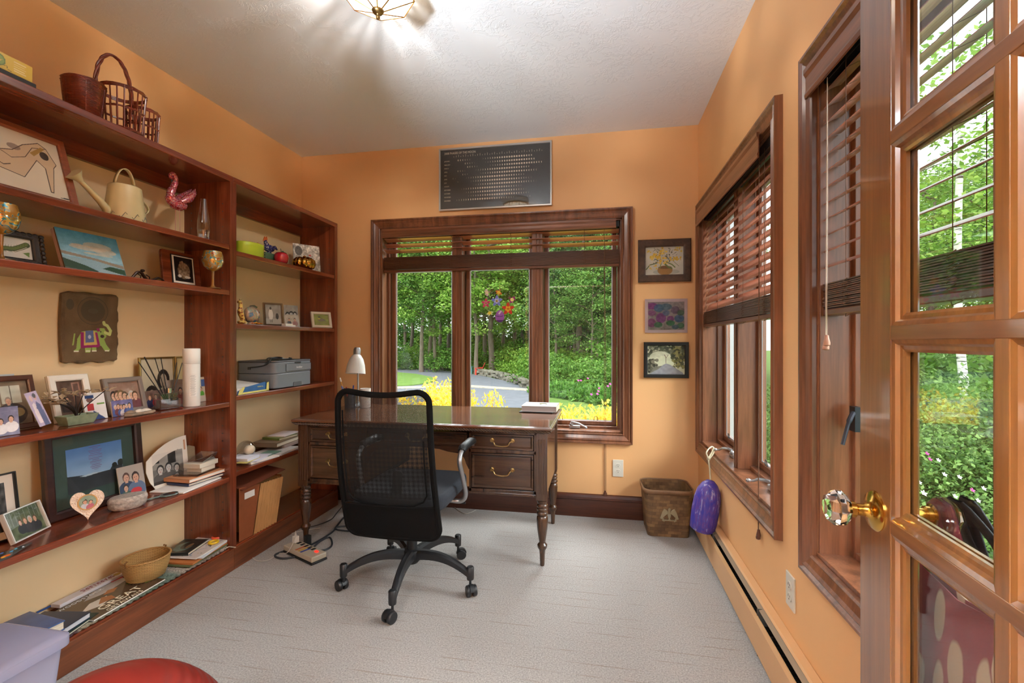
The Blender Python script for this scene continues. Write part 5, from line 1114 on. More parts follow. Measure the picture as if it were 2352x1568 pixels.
# --- shelf C : photographs
def people(n, y, h, cols, bg, seed=1, asp=1.3, ex=None, bw_=False, px=90):
    def f(a):
        c = Cv(a, 1, px, bg, seed); c.noise(18, 6)
        if ex: ex(c)
        c.group(n, y, h, cols, bw=bw_); c.noise(7, 18); return c
    return f
BR = [(90,60,50),(60,70,90),(150,60,60),(120,110,90)]; BL_ = [(58,70,130),(80,96,150),(200,196,200),(110,60,70)]
def roomp(a):
    c = Cv(a, 1, 110, (120,104,84), 5); c.rect(0.05,0.45,0.42,0.9,(196,196,180)); c.rect(0.46,0.5,0.85,0.9,(186,190,176)); c.line([(0.24,0.45),(0.24,0.9)],0.02,(90,80,70)); c.line([(0.65,0.5),(0.65,0.9)],0.02,(90,80,70)); c.ell(0.62,0.25,0.3,0.25,(60,46,40)); c.man(0.58,0.48,0.14,(58,58,66),(150,140,128)); c.ell(0.75,0.28,0.12,0.1,(150,130,90)); c.rect(0,0,0.6,0.08,(180,176,168)); c.noise(14, 12); return c
b = MB(); b.box(-0.06, 0.06, 0, 0.003, 0, 0.155); t = thing('greeting_card', 'pale blue card standing behind the brown frame at far left', 'card', (-2.14, Yat(-15, -2.14), SC+0.04), R(90)); o = b.obj('card', mat('pale_card', '#c2ccd2', 0.8), t); t.location.z = SC+0.001; o.scale = (1, 1, 1.25)
LF('picture_frame', 'brown wooden frame with photo of an older man seated by windows', 'picture frame', -60, 92, 862, -2.03, SC, FW('brown_frame', '#3c2016', '#5c3424'), roomp, tilt=14, h=0.195, fw=0.020, stand=False)
wf = mat('white_frame', '#e2ddd2', 0.5)
def dim(a):
    c = Cv(a, 1, 80, (88,66,54), 8); c.rect(0.6,0.3,0.9,0.95,(150,110,96)); c.rect(0.65,0.3,0.85,0.9,(96,70,60)); c.rect(0.1,0.1,0.4,0.5,(40,30,30)); c.man(0.35,0.4,0.12,(60,40,40)); c.noise(16, 10); return c
LF('picture_frame', 'white frame with a dim brown photo leaning behind the dried flowers', 'picture frame', 124, 216, 864, -2.04, SC, wf, dim, tilt=14, h=0.185, fw=0.024)
def acr(name, label, pa, pb, ptop, X, zs, cv, tilt=8, yaw=0, roll=0, h=None, wset=None):
    t = LF(name, label, 'photo', pa, pb, ptop, X, zs, None, cv, tilt=tilt, yaw=yaw, h=h, wset=wset, fw=0.0, back=M['white'])
    if roll: t.rotation_euler.y = R(roll)
    return t
def couple(a):
    c = Cv(a, 1, 90, (168,156,190), 4); c.poly([(0.15,0.1),(0.2,0.65),(0.45,0.7),(0.5,0.1)], (214,206,214)); c.poly([(0.5,0.0),(0.45,0.55),(0.6,0.72),(0.85,0.6),(0.9,0.0)], (62,66,120)); c.ell(0.33,0.82,0.12,0.09,(196,170,170)); c.ell(0.66,0.84,0.12,0.09,(190,150,140)); c.ell(0.66,0.88,0.13,0.07,(40,30,40)); c.noise(12, 8); return c
t = acr('photo', 'narrow purplish photo of a couple leaning sideways against the white frame', 92, 116, 900, -1.965, SC, couple, tilt=10, yaw=-14, h=0.128)
t.rotation_euler.y = R(-16); t.location.z += 0.012
for c_ in list(t.children):
    if c_.name.startswith('glass'): bpy.data.objects.remove(c_)
acr('photo', 'unframed photo of two people by a window at the front left corner', -14, 42, 930, -1.945, SC, lambda a: people(2, 0.42, 0.2, [(60,140,150),(230,230,235)], (120,118,150), 3)(a), tilt=8, yaw=-8, h=0.095)
# dried petals in a green pot
t = thing('dried_flower_arrangement', 'tan dried petals on dark twigs in a small green pot', 'plant', (-1.955, Yat(177, -1.955), SC+0.001), R(90))
b = MB(); b.add([(-0.045,-0.022,0.0),(0.045,-0.022,0),(0.045,0.022,0),(-0.045,0.022,0),(-0.058,-0.03,0.036),(0.058,-0.03,0.036),(0.058,0.03,0.036),(-0.058,0.03,0.036),(-0.053,-0.026,0.036),(0.053,-0.026,0.036),(0.053,0.026,0.036),(-0.053,0.026,0.036),(-0.05,-0.024,0.026),(0.05,-0.024,0.026),(0.05,0.024,0.026),(-0.05,0.024,0.026)], [(0,3,2,1),(0,1,5,4),(1,2,6,5),(2,3,7,6),(3,0,4,7),(4,5,9,8),(5,6,10,9),(6,7,11,10),(7,4,8,11),(8,9,13,12),(9,10,14,13),(10,11,15,14),(11,8,12,15),(12,13,14,15)]); b.obj('pot', mat('celadon_glaze', '#7d8a72', 0.3, var=0.2, vscale=40), t, bevel=0.002)
rd = random.Random(12); ends = []
b = MB()
for k in range(9):
    e = (rd.uniform(-0.09, 0.10), rd.uniform(-0.03, 0.03), rd.uniform(0.075, 0.13)); ends.append(e); b.tube(smoothpath([(0.0, 0, 0.02), (e[0]*0.25, e[1]*0.3, 0.06), e], 5), 0.0018, 5)
b.obj('twigs', mat('dark_twig', '#241a16', 0.8), t)
b = MB()
for k in range(52):
    e = ends[k % 9]; a = rd.uniform(0, 6.28); L = rd.uniform(0.018, 0.032); w = L*0.55; z = rd.uniform(-0.25, 0.6)
    o_ = Vector(e)+Vector((rd.uniform(-0.012, 0.012), rd.uniform(-0.012, 0.012), rd.uniform(-0.008, 0.012))); d = Vector((math.cos(a), math.sin(a)*0.6, z)).normalized(); s = Vector((-d.y, d.x, 0)).normalized()*w
    b.add([o_, o_+d*L*0.5+s*0.6+Vector((0, 0, .004)), o_+d*L, o_+d*L*0.5-s*0.6+Vector((0, 0, .004))], [(0,1,2,3)])
b.obj('petals', mat('dried_petal', '#a89478', 0.85, var=0.25, vscale=50), t, solid=0.0012)
def postcard(a):
    c = Cv(a, 1, 70, (222,218,216), 6); c.poly([(0.3,0),(0.4,0.35),(0.9,0.0)], (44,66,120)); c.rect(0.15,0.35,0.45,0.6,(176,40,48)); c.ell(0.3,0.75,0.15,0.1,(120,80,70)); c.rect(0.6,0.55,0.95,0.6,(110,150,60)); c.rect(0.1,0.8,0.5,0.92,(30,60,110)); return c
acr('greeting_card', 'white greeting card with blue and red picture behind the dried flowers', 196, 246, 892, -1.99, SC, postcard, tilt=12, h=0.108)
LF('picture_frame', 'grey wooden frame with group photo of many people', 'picture frame', 246, 336, 870, -2.035, SC, mat('grey_frame', '#7d726a', 0.5), people(7, 0.34, 0.26, BR+BL_, (150,120,104), 11), tilt=14, h=0.158, fw=0.020)
acr('photo', 'small bluish group photo propped in front of the grey frame', 258, 306, 913, -1.985, SC, people(6, 0.45, 0.24, BL_, (104,100,150), 12), tilt=10, h=0.066)
drf = mat('driftwood', '#8c7864', 0.8, var=0.3, vscale=40); shl = mat('shell_pearl', '#d8cec2', 0.4, var=0.15, vscale=60)
t = thing('driftwood_tray', 'flat piece of grey driftwood lying on the shelf before the grey frame', 'driftwood', (-1.945, Yat(318, -1.945), SC+0.001), R(90))
b = MB(); b.prism([(-0.07,-0.01),(-0.05,-0.028),(0.0,-0.03),(0.045,-0.026),(0.075,-0.006),(0.05,0.02),(0.0,0.026),(-0.05,0.016)], 0, 0.012); b.obj('wood', drf, t, bevel=0.005)
for i, (x, y, rx, ry, rz, m) in enumerate([(-0.035, 0, .022, .016, .010, drf), (0.0, -0.004, .020, .013, .011, shl), (0.035, 0.004, .024, .014, .009, shl)]):
    Mx = Matrix.Translation((-1.945-y, Yat(318, -1.945)+x, SC+0.0135)) ; b = MB(); n = 16
    vs = [(0, 0, rz)] ; fs = []
    for j in range(1, 5):
        for k in range(n): a = 2*PI*k/n; q = 1+0.07*(k % 2); vs.append((ry*q*math.cos(a)*j/4, rx*q*math.sin(a)*j/4, rz*(1-(j/4)**2)))
    for k in range(n): fs.append((0, 1+k, 1+(k+1) % n))
    for j in range(3):
        for k in range(n): fs.append((1+j*n+k, 1+(j+1)*n+k, 1+(j+1)*n+(k+1) % n, 1+j*n+(k+1) % n))
    b.add(vs, fs); o = b.obj('seashell', m, smooth=True, solid=0.002); o.location = Mx.translation; tag(o, ['brown scallop shell lying on the left of the driftwood', 'white shell in the middle of the driftwood', 'white shell at the right end of the driftwood'][i], 'shell', 'seashells on the driftwood')
# double gold frame
gf = mat('thin_gold_frame', '#8f7440', 0.35, 0.7)
def lady(a):
    c = Cv(a, 1, 110, (186,176,150), 3); c.ell(0.68,0.52,0.2,0.24,(38,32,30)); c.ell(0.68,0.50,0.11,0.16,(168,156,138)); c.ell(0.70,0.1,0.32,0.26,(200,192,172)); c.ell(0.3,0.22,0.2,0.2,(40,34,32)); c.ell(0.3,0.18,0.12,0.14,(150,140,124)); c.rect(0,0,0.6,0.06,(70,64,58)); c.noise(9, 10); return c
def faded(a): c = Cv(a, 1, 60, (160,140,92), 3); c.ell(0.55,0.45,0.28,0.3,(146,126,84)); c.noise(8, 5); return c
ya, ym, yb = Yat(322, -2.125), Yat(403, -2.125), Yat(488, -2.09)
t = thing('double_picture_frame', 'hinged gold double frame with an old portrait of two women', 'picture frame', (-2.125, (ya+ym)/2, SC+0.001), (R(-3), 0, R(90)))
for (dx, w, cv_, yw, nm) in ((0, ym-ya, lady, 0, 'left_leaf'), (0, yb-ym-0.006, faded, -14, 'right_leaf')):
    b = MB(); hh = 0.238; b.sweep(-w/2+0.009, w/2-0.009, 0.009, hh-0.009, [(0, 0), (0, -0.006), (0.004, -0.008), (0.009, -0.006), (0.009, 0.003), (0, 0.003)]); b.box(-w/2+0.002, w/2-0.002, -0.001, 0.003, 0.002, hh-0.002)
    o = b.obj('frame_leaf', gf, t); cv_(w/hh).obj('print', w-0.018, hh-0.018, o, y=-0.0025, z0=0.009)
    if nm == 'right_leaf': o.location = ((ym-ya)/2+w/2*math.cos(R(yw))+0.004, -w/2*math.sin(R(14)), 0); o.rotation_euler = (0, 0, R(yw))
acr('photo', 'small dark photo of people tucked at the foot of the gold frame', 333, 384, 880, -2.045, SC, people(3, 0.5, 0.22, [(46,50,90),(150,40,50)], (110,90,84), 15), tilt=8, h=0.085)
acr('photo', 'small photo with white border behind the glass reed diffuser', 384, 428, 858, -2.06, SC, people(2, 0.4, 0.2, BR, (150,132,120), 16), tilt=6, h=0.125)
# reed diffuser
t = thing('reed_diffuser', 'square clear glass reed diffuser with black sticks', 'diffuser', (-1.975, Yat(388, -1.975), SC+0.001), R(80))
dg_ = thin_glass('diffuser_glass', (0.80, 0.78, 0.78), 2.5)
b = MB(); b.cbox((0, 0, 0.038), (0.105, 0.045, 0.076)); b.obj('glass_body', dg_, t, bevel=0.004)
b = MB(); b.cbox((0, 0, 0.025), (0.093, 0.034, 0.04)); b.obj('oil', mat('diffuser_oil', '#c9b8ac', 0.05, trans=0.85, ior=1.4), t, bevel=0.004)
b = MB(); b.lathe([(0.012, 0.076), (0.012, 0.096), (0.010, 0.096), (0.010, 0.076)], 18, cap=False); b.obj('neck', M['chrome'], t, smooth=True)
b = MB(); b.cbox((0.01, -0.0235, 0.045), (0.034, 0.001, 0.012)); b.obj('name_plate', M['black_card'], t)
text('NEST', 0.008, M['old_brass'], t, (0.0, -0.0245, 0.0425), (R(90), 0, 0))
for i, (dx, dz) in enumerate([(-0.135, 0.225), (-0.105, 0.245), (-0.055, 0.238), (-0.042, 0.240), (0.035, 0.215), (0.068, 0.212)]):
    b = MB(); b.tube([(0.002*i-0.005, 0, 0.02), (dx, 0.01*(i % 3-1), dz)], 0.0019 if i != 1 else 0.0026, 6); b.obj('reed', M['black'], t)
t = thing('spray_bottle', 'tall plain white cylindrical canister with small print at the shelf end', 'canister', (-1.95, Yat(440, -1.95), SC+0.001))
b = MB(); b.lathe([(0.034, 0), (0.036, 0.003), (0.036, 0.205)], 36); b.obj('body', M['white'], t, smooth=True); b = MB(); b.lathe([(0.0355, 0.2055), (0.0365, 0.207), (0.0365, 0.277), (0.034, 0.280), (0, 0.280)], 36, cap=False); b.obj('cap', M['white'], t, smooth=True)
c = Cv(0.5, 1, 90, (226,222,216));
for i in range(26): c.rect(0.1+0.1*(i % 3 == 1), 0.04+0.035*i, 0.7+0.2*((i*7) % 3)/2, 0.052+0.035*i, (150,146,142))
o = c.obj('printed_text', 0.030, 0.11, t, y=-0.0, z0=0.05); me = o.data
for v in me.vertices: a = v.co.x/0.0365+math.atan2(-0.78, 1.0)*0.9; v.co.x, v.co.y = 0.0366*math.cos(a), 0.0366*math.sin(a)
acr('photo', 'photo of a smiling girl in a yellow striped top beside the white canister', 455, 490, 859, -2.04, SC, lambda a: (lambda c: (c.rect(0.25,0.62,0.5,0.9,(70,100,150)), c.man(0.72,0.52,0.2,(190,160,50),(150,80,40)), c.man(0.2,0.45,0.14,(90,160,60)), c.rect(0,0,1,0.25,(190,176,160)), c)[-1])(Cv(a, 1, 90, (196,176,150), 2)), tilt=6, h=0.128)
ov = thing('round_photo', 'rounded photo of men standing, at the right end of the photo shelf', 'photo', (-2.0, Yat(503, -2.0)+0.002, SC+0.002), (R(-8), 0, R(86)))
b = MB(); b.prism([(0.042*math.cos(R(a)), 0.066+0.066*math.sin(R(a))) for a in range(0, 360, 12)], -0.002, 0.003, axis='y'); b.obj('disc', M['white'], ov)
def maskell(c): m = ((c.X-0.5)/0.5)**2+((c.Y-0.5)/0.5)**2 > 1; c.C[m] = (215, 210, 205); return c
c = people(3, 0.58, 0.16, [(50,80,150),(110,110,116),(60,60,66)], (130,134,128), 19)(0.6)
o = maskell(c).obj('print', 0.056, 0.094, ov, y=-0.0035, z0=0.019)
# --- shelf D
def bwland(a): c = Cv(a, 1, 80, (70,70,70), 4); c.noise(60, 9); c.line([(0.2,0.1),(0.4,0.5),(0.35,0.9)], 0.05, (190,190,186)); c.line([(0.6,0.2),(0.75,0.7)], 0.04, (30,30,30)); return c
LF('picture_frame', 'thin black frame with white mat and black-and-white photo, far left lower shelf', 'picture frame', -70, 46, 1092, -2.07, SD, M['black'], bwland, tilt=8, h=0.235, fw=0.006, mat_w=0.026)
def forest(a):
    c = Cv(a, 1, 110, (84,96,66), 9); c.noise(26, 9)
    for x in (0.1,0.18,0.3,0.42,0.55,0.7,0.82,0.93): c.line([(x,0.5),(x+0.02,1)], 0.012, (150,160,150))
    c.group(4, 0.42, 0.17, [(90,34,64),(50,52,60),(200,196,200),(70,70,90)], 0.3, 0.85); return c
a_, c_ = onZ(23, 1243, SD), onZ(101, 1204, SD); a_ = Vector((-2.00, 1.262, SD)); c_ = Vector((-2.055, 1.408, SD))
ang = math.atan2(c_.y-a_.y, c_.x-a_.x)
t = picframe('picture_frame', 'white-edged frame with photo of people hugging in a forest clearing', 'picture frame', ((a_.x+c_.x)/2, (a_.y+c_.y)/2, SD+0.001), ang, (c_-a_).length, 0.112, mat('white_metal_frame', '#dcdcd8', 0.3, 0.3), forest(1.4), fw=0.006, tilt=R(20), stand=True)
def poem(a):
    c = Cv(a, 1, 170, (120,160,205), 5); c.grad(0.3, 1, (150,185,215), (84,128,190)); c.poly([(0,0.40),(0.4,0.33),(0.75,0.33),(0.82,0.45),(0.9,0.40),(1,0.45),(1,0),(0,0)], (50,56,62)); c.poly([(0.2,0.34),(0.45,0.36),(0.6,0.33),(0.3,0.31)], (176,200,214)); c.ell(0.84,0.42,0.05,0.06,(36,42,38)); c.ell(0.96,0.45,0.06,0.08,(36,42,38)); c.noise(6, 8)
    for i in range(15): w = (0.10,0.05,0.12,0.11,0.09,0.12,0.13,0.12,0.06,0.10,0.11,0.08,0.10,0.08,0.04)[i]; c.rect(0.50-w, 0.95-0.038*i, 0.50+w, 0.962-0.038*i, (120,80,130), 0.8)
    return c
t = LF('picture_frame', 'large dark frame with green mat around a blue sky photo and poem', 'picture frame', 101, 328, 0, -2.10, SD, FW('dark_mahogany_frame', '#2a1412', '#43241e'), poem, tilt=5, h=0.352, fw=0.034, mat_w=0.052, mat_m=mat('green_mat', '#41554e', 0.9), th=0.022)
# heart frame
t = thing('heart_frame', 'silver embossed heart-shaped photo frame', 'picture frame', (-1.985, 1.497, SD+0.001), (R(-14), 0, R(57)))
def heart(s, cz=0.0):
    P = []
    for k in range(40): a = 2*PI*k/40; P.append((s*0.82*16*math.sin(a)**3/17, cz+s*(13*math.cos(a)-5*math.cos(2*a)-2*math.cos(3*a)-math.cos(4*a))/17)); 
    return P
hp = heart(0.066, 0.066); b = MB(); b.prism(hp, -0.010, 0.006, axis='y'); b.obj('frame', mat('embossed_silver', '#c4b4a4', 0.3, 0.75, bump=1.0, bscale=140), t, bevel=0.005, seg=3)
b = MB(); b.lathe([(0.030, 0), (0.030, 0.003), (0.026, 0.003), (0.026, 0)], 28, cap=False, M=Matrix.Translation((0, -0.010, 0.070)) @ Matrix.Rotation(R(90), 4, 'X')); b.obj('bezel', mat('gold_bezel', '#a98a58', 0.3, 0.8), t)
c = Cv(1, 1, 50, (130,150,130), 3); c.man(0.35,0.4,0.3,(190,196,206)); c.man(0.68,0.35,0.26,(170,90,110)); c.noise(10, 6)
m_ = ((c.X-0.5)/0.5)**2+((c.Y-0.5)/0.5)**2 > 1; o = c.obj('print', 0.054, 0.054, t, y=-0.0118, z0=0.043); me = o.data
for v in me.vertices:
    dx, dz = v.co.x/0.027, (v.co.z-0.070)/0.027; mx_ = max(abs(dx), abs(dz)); r_ = math.hypot(dx, dz)
    if r_ > 0: f = mx_/r_; v.co.x, v.co.z = dx*f*0.0268, 0.070+dz*f*0.0268
b = MB(); b.prism([(-0.018, 0.006), (0.018, 0.006), (0.012, 0.04), (-0.012, 0.04)], 0.0, 0.002, M=Matrix.Translation((0, 0.006, 0.02)) @ Matrix.Rotation(R(28), 4, 'X')); b.obj('easel_back', M['black_card'], t)
# trinket box
t = thing('trinket_box', 'oval grey-white carved stone trinket box with lid', 'box', (-1.968, 1.642, SD+0.001), R(68)); stn = mat('carved_soapstone', '#a99e94', 0.5, var=0.3, vscale=90, bump=0.7, bscale=120)
b = MB(); b.lathe([(0.050, 0), (0.064, 0.010), (0.068, 0.022), (0.067, 0.030)], 40, sy=0.66); b.obj('base', stn, t, smooth=True)
b = MB(); b.lathe([(0.068, 0.0305), (0.070, 0.036), (0.068, 0.046), (0.060, 0.053), (0, 0.055)], 40, sy=0.66, cap=False); b.obj('lid', stn, t, smooth=True)
acr('photo', 'photo of two boys with a red bowl propped behind the trinket box', 280, 334, 1060, -2.055, SD, lambda a: (lambda c: (c.man(0.3,0.55,0.22,(40,60,90),(90,60,50)), c.man(0.66,0.5,0.24,(90,110,140),(50,36,34)), c.man(0.24,0.28,0.16,(60,90,80)), c.ell(0.62,0.22,0.22,0.1,(190,50,56)), c.ell(0.3,0.18,0.1,0.04,(130,180,60)), c)[-1])(Cv(a, 1, 90, (176,166,156), 2)), tilt=12, yaw=-6, h=0.150)
t = thing('hand_mirror', 'flat green patterned hand mirror lying on the lower shelf', 'mirror', (-1.955, Yat(371, -1.955), SD+0.001), R(70)); grn = mat('verdigris_metal', '#63706a', 0.4, 0.4, var=0.3, vscale=60)
b = MB(); b.lathe([(0.028, 0), (0.029, 0.003), (0.027, 0.006)], 28, c=(0.03, 0, 0), sx=1.35); b.obj('disc', grn, t, smooth=True); b = MB(); b.tube([(-0.005, 0, 0.0035), (-0.04, 0, 0.0035), (-0.07, 0, 0.0035)], [0.005, 0.003, 0.0035], 8); b.obj('handle', grn, t, smooth=True)
b = MB(); b.lathe([(0.019, 0.006), (0.018, 0.0066)], 24, c=(0.03, 0, 0), sx=1.35); b.obj('glass', mat('dark_mirror', '#4a3a40', 0.08, 0.8), t)
# arched black-and-white photograph
t = thing('arched_photo', 'black-and-white group photo in a white arched mount', 'photo', (-2.075, (Yat(345, -2.075)+Yat(432, -2.075))/2, SD+0.001), (R(-6), 0, R(88)))
Wd, Hh = 0.215, 0.225; ap = [(-Wd/2+0.035, 0), (Wd/2, 0.0), (Wd/2, Hh)] + [(Wd/2-Wd*k/10, Hh-0.085*(k/10)**2.2) for k in range(1, 11)] + [(-Wd/2-0.004, 0.09), (-Wd/2+0.01, 0.04)]
b = MB(); b.prism(ap, 0, 0.003, axis='y'); b.obj('mount', M['mat_white'], t)
c = Cv(0.95, 1, 110, (120,118,114), 7); c.rect(0,0.5,1,1,(150,148,142)); c.rect(0.1,0.7,0.22,1,(40,40,40)); c.rect(0.5,0.6,0.75,1,(50,48,46)); c.noise(20, 8); c.group(3, 0.36, 0.22, [(50,50,50),(90,88,86),(60,60,60)], bw=True); c.rect(0,0,1,0.1,(60,58,56)); m_ = c.Y > 1-0.36*np.clip(1-c.X, 0, 1)**2.2; c.C[m_] = (222,216,206); c.obj('print', 0.160, 0.145, t, y=-0.001, z0=0.018)
# papers and boxes at the right end of shelf D
def flatbox(name, label, cat, x, px, z, d, rz, mats, group=None, pages=None):
    """d = (size along wall, depth, thickness); book-like when pages is given"""
    y = px if px < 10 else Yat(px, x); t = thing(name, label, cat, (x, y, z), R(90+rz), group); L, Dp, T = d
    if pages:
        b = MB(); b.box(-L/2, L/2, -Dp/2, Dp/2, 0, T*0.12); b.box(-L/2, L/2, -Dp/2, Dp/2, T*0.88, T); b.box(-L/2, -L/2+0.003, -Dp/2, Dp/2, 0, T); b.obj('cover', mats, t, bevel=0.0008)
        b = MB(); b.box(-L/2+0.003, L/2-0.003, -Dp/2+0.003, Dp/2-0.003, T*0.12, T*0.88); b.obj('pages', pages, t)
    else:
        b = MB(); b.box(-L/2, L/2, -Dp/2, Dp/2, 0, T); b.obj('sheet' if T < 0.01 else 'body', mats, t, bevel=min(0.001, T*0.2))
    return t
zz = SD+0.001
flatbox('paper_sheaf', 'loose sheaf of white papers under the pile on the lower shelf', 'papers', -1.99, 430, zz, (0.25, 0.17, 0.006), 6, M['paper'])
flatbox('notebook', 'thin navy notebook in the pile on the lower shelf', 'notebook', -2.01, 448, zz+0.007, (0.20, 0.15, 0.012), -4, mat('navy_cover', '#27345c', 0.4), pages=M['pages'])
flatbox('magazine', 'grey magazine in the pile just above the navy notebook', 'magazine', -2.01, 452, zz+0.020, (0.18, 0.15, 0.005), 5, mat('grey_cover', '#7d7a80', 0.4))
flatbox('book', 'white book with orange cover lying in the lower shelf pile', 'book', -2.005, 450, zz+0.026, (0.225, 0.16, 0.017), -2, mat('orange_cover', '#c9885c', 0.5), pages=mat('white_page_block', '#ded6cc', 0.8))
flatbox('cd_case', 'clear plastic case lying on the orange book', 'plastic case', -2.005, 452, zz+0.044, (0.16, 0.125, 0.010), 8, thin_glass('clear_case', (0.75, 0.75, 0.76), 2.5))
t = flatbox('greeting_card', 'cream open card box on top of the clear plastic case', 'box', -1.99, 462, zz+0.076, (0.12, 0.09, 0.022), 4, mat('cream_box', '#cfc6b4', 0.7))
b = MB(); b.box(-0.045, 0.045, -0.04, 0.04, 0.0, 0.0205); o = b.obj('body', mat('cream_box', '#cfc6b4', 0.7), t); o.location.z = -0.0215
t = thing('plastic_tray', 'clear sloping plastic tray topping the pile on the lower shelf', 'tray', (-1.99, Yat(464, -1.99), zz+0.0985), R(94))
b = MB(); b.add([(-0.03,-0.03,0),(0.05,-0.03,0),(0.05,0.035,0),(-0.03,0.035,0),(-0.045,-0.04,0.006),(0.05,-0.045,0.036),(0.05,0.05,0.036),(-0.045,0.045,0.006)], [(0,3,2,1),(0,1,5,4),(1,2,6,5),(2,3,7,6),(3,0,4,7)]); b.obj('tray_body', thin_glass('tray_plastic', (0.82, 0.84, 0.88), 3.0), t, solid=0.0015)
t = thing('kraft_envelope', 'crumpled tan kraft paper pouch standing behind the pile', 'envelope', (-2.085, Yat(425, -2.085), SD+0.001), (R(-6), 0, R(90)))
b = MB(); b.prism([(-0.055,0.0),(0.055,0.0),(0.065,0.155),(0.03,0.168),(0.0,0.160),(-0.03,0.17),(-0.066,0.158)], -0.012, 0.012, axis='y'); b.obj('pouch', mat('kraft_paper', '#8c7a60', 0.85, var=0.15, vscale=20, bump=0.6, bscale=30), t, bevel=0.004)
b = MB(); b.cbox((0.0, -0.014, 0.178), (0.008, 0.002, 0.05)); b.obj('paper_strip', mat('peach_strip', '#c99a78', 0.8), t)
# fused glass fish
t = thing('glass_fish_dish', 'flat fused glass piece with orange and blue blobs at far left', 'glass dish', (-1.925, Yat(18, -1.925), SD+0.001), R(96))
b = MB(); b.prism([(-0.12,-0.03),(-0.02,-0.035),(0.03,-0.01),(0.085,0.012),(0.07,0.018),(0.02,0.022),(-0.06,0.035),(-0.12,0.03)], 0, 0.006); b.obj('glass_plate', mat('smoky_glass', '#6a6a66', 0.1, trans=0.5), t, bevel=0.002)
for i, (x, y, r, cc) in enumerate([(-0.02,-0.018,.014,'#d8641e'),(-0.04,0.012,.010,'#c8401c'),(0.01,0.0,.006,'#3c8ab4'),(0.03,0.008,.005,'#4a9ab8'),(-0.005,0.016,.006,'#2c4c8c'),(-0.03,-0.022,.007,'#e0a020'),(0.045,0.0,.004,'#9ab0c0')]):
    b = MB(); b.ell((x, y, 0.006), (r, r*0.6, 0.003), n=12, m=6); b.obj('glass_blob', mat('blob_%d' % i, cc, 0.1, coat=0.8), t, smooth=True)
# --- bottom shelf E
ze = SE+0.001
t = thing('braided_runner', 'chunky braided runner in purple, green and grey along the bottom shelf', 'runner', (-1.99, 1.66, ze), 0)
bm_ = newmat('braided_wool'); m, n, l, bs = bm_
tc = n.new('ShaderNodeTexCoord'); sp = n.new('ShaderNodeSeparateXYZ'); l.new(tc.outputs['Object'], sp.inputs[0]); mr = nd(n, 'ShaderNodeMapRange'); mr.inputs[1].default_value = -0.42; mr.inputs[2].default_value = 0.44; l.new(sp.outputs['Y'], mr.inputs[0])
r_ = ramp(n, [(0.0, lin('#5c3c40')), (0.17, lin('#6a4850')), (0.20, lin('#a89c84')), (0.36, lin('#8c9484')), (0.52, lin('#5f7060')), (0.66, lin('#66746a')), (0.70, lin('#a09488')), (0.95, lin('#968a80'))]); l.new(mr.outputs[0], r_.inputs['Fac'])
tn = nd(n, 'ShaderNodeTexNoise', Scale=130.0, Detail=2.0); l.new(tc.outputs['Object'], tn.inputs['Vector']); mx = n.new('ShaderNodeMixRGB'); mx.blend_type = 'MULTIPLY'; mx.inputs[0].default_value = 0.8; rr_ = ramp(n, [(0.35, (0.45,0.45,0.45,1)), (0.65, (1.1,1.1,1.1,1))]); l.new(tn.outputs['Fac'], rr_.inputs['Fac']); l.new(r_.outputs[0], mx.inputs[1]); l.new(rr_.outputs[0], mx.inputs[2]); l.new(mx.outputs[0], bs.inputs['Base Color']); bs.inputs['Roughness'].default_value = 1.0
b = MB()
for i, x in enumerate(np.linspace(-0.10, 0.085, 13)):
    for s in range(2): b.tube([(float(x)+0.005*math.sin(k*1.1+s*PI), -0.42+k*0.0098, 0.007+0.0035*math.cos(k*1.1+s*PI)) for k in range(88)], 0.0062, 5)
b.obj('weave', m, t, smooth=True)
b = MB()
for k in range(9): x = -0.06+0.018*k; b.tube([(x, 0.435, 0.006), (x+0.01, 0.452, 0.010), (x+0.025+0.002*k, 0.462, 0.004)], 0.003, 5)
b.obj('fringe', mat('cream_wool', '#b8aa94', 1.0), t)
def quad_on(pxs, z):  # flat item from its four corners
    return [onZ(x, y, z) for x, y in pxs]
zr = ze+0.0185
# magazine
def mag(a):
    c = Cv(1.35, 1, 190, (78,58,44), 3); c.noise(10, 7); c.poly([(0.10,0.45),(0.30,0.62),(0.50,0.58),(0.46,0.42),(0.30,0.33)], (196,184,170)); c.poly([(0.33,0.80),(0.55,0.98),(0.95,0.98),(0.92,0.78),(0.60,0.70),(0.50,0.72)], (172,166,164)); c.poly([(0.30,0.42),(0.45,0.62),(0.52,0.50),(0.48,0.34)], (150,88,48)); c.poly([(0.50,0.66),(0.62,0.76),(0.72,0.68),(0.60,0.58)], (156,96,54)); c.poly([(0.78,0.60),(1,0.72),(1,0.20),(0.86,0.25),(0.90,0.45)], (86,124,52)); c.grain(4); return c
t = thing('magazine', 'brown travel magazine lettered GREAT GETAWAYS lying on the braided runner', 'magazine', (-1.992, 1.588, zr+0.001), (0, 0, R(93)))
b = MB(); b.box(-0.155, 0.155, -0.105, 0.105, 0, 0.005); b.obj('pages', M['paper'], t, bevel=0.001); mag(1).obj('cover', 0.31, 0.21, t, z0=0.0054, flat=True, rough=0.25, coat=0.3)
cy_ = mat('cream_ink', '#e0d4b8', 0.6); text('GREAT', 0.052, cy_, t, (-0.095, -0.072, 0.006), sx=1.1); text('GETAWAYS', 0.026, cy_, t, (-0.095, -0.100, 0.006), sx=1.1); text('WOODSTOCK', 0.022, mat('white_ink', '#d8d8d8', 0.6), t, (-0.13, 0.080, 0.006), sx=1.2)
t = thing('sparkler_box', 'long white box lettered SPARKLERS lying behind the magazine', 'box', (-2.13, 1.615, zr), R(91))
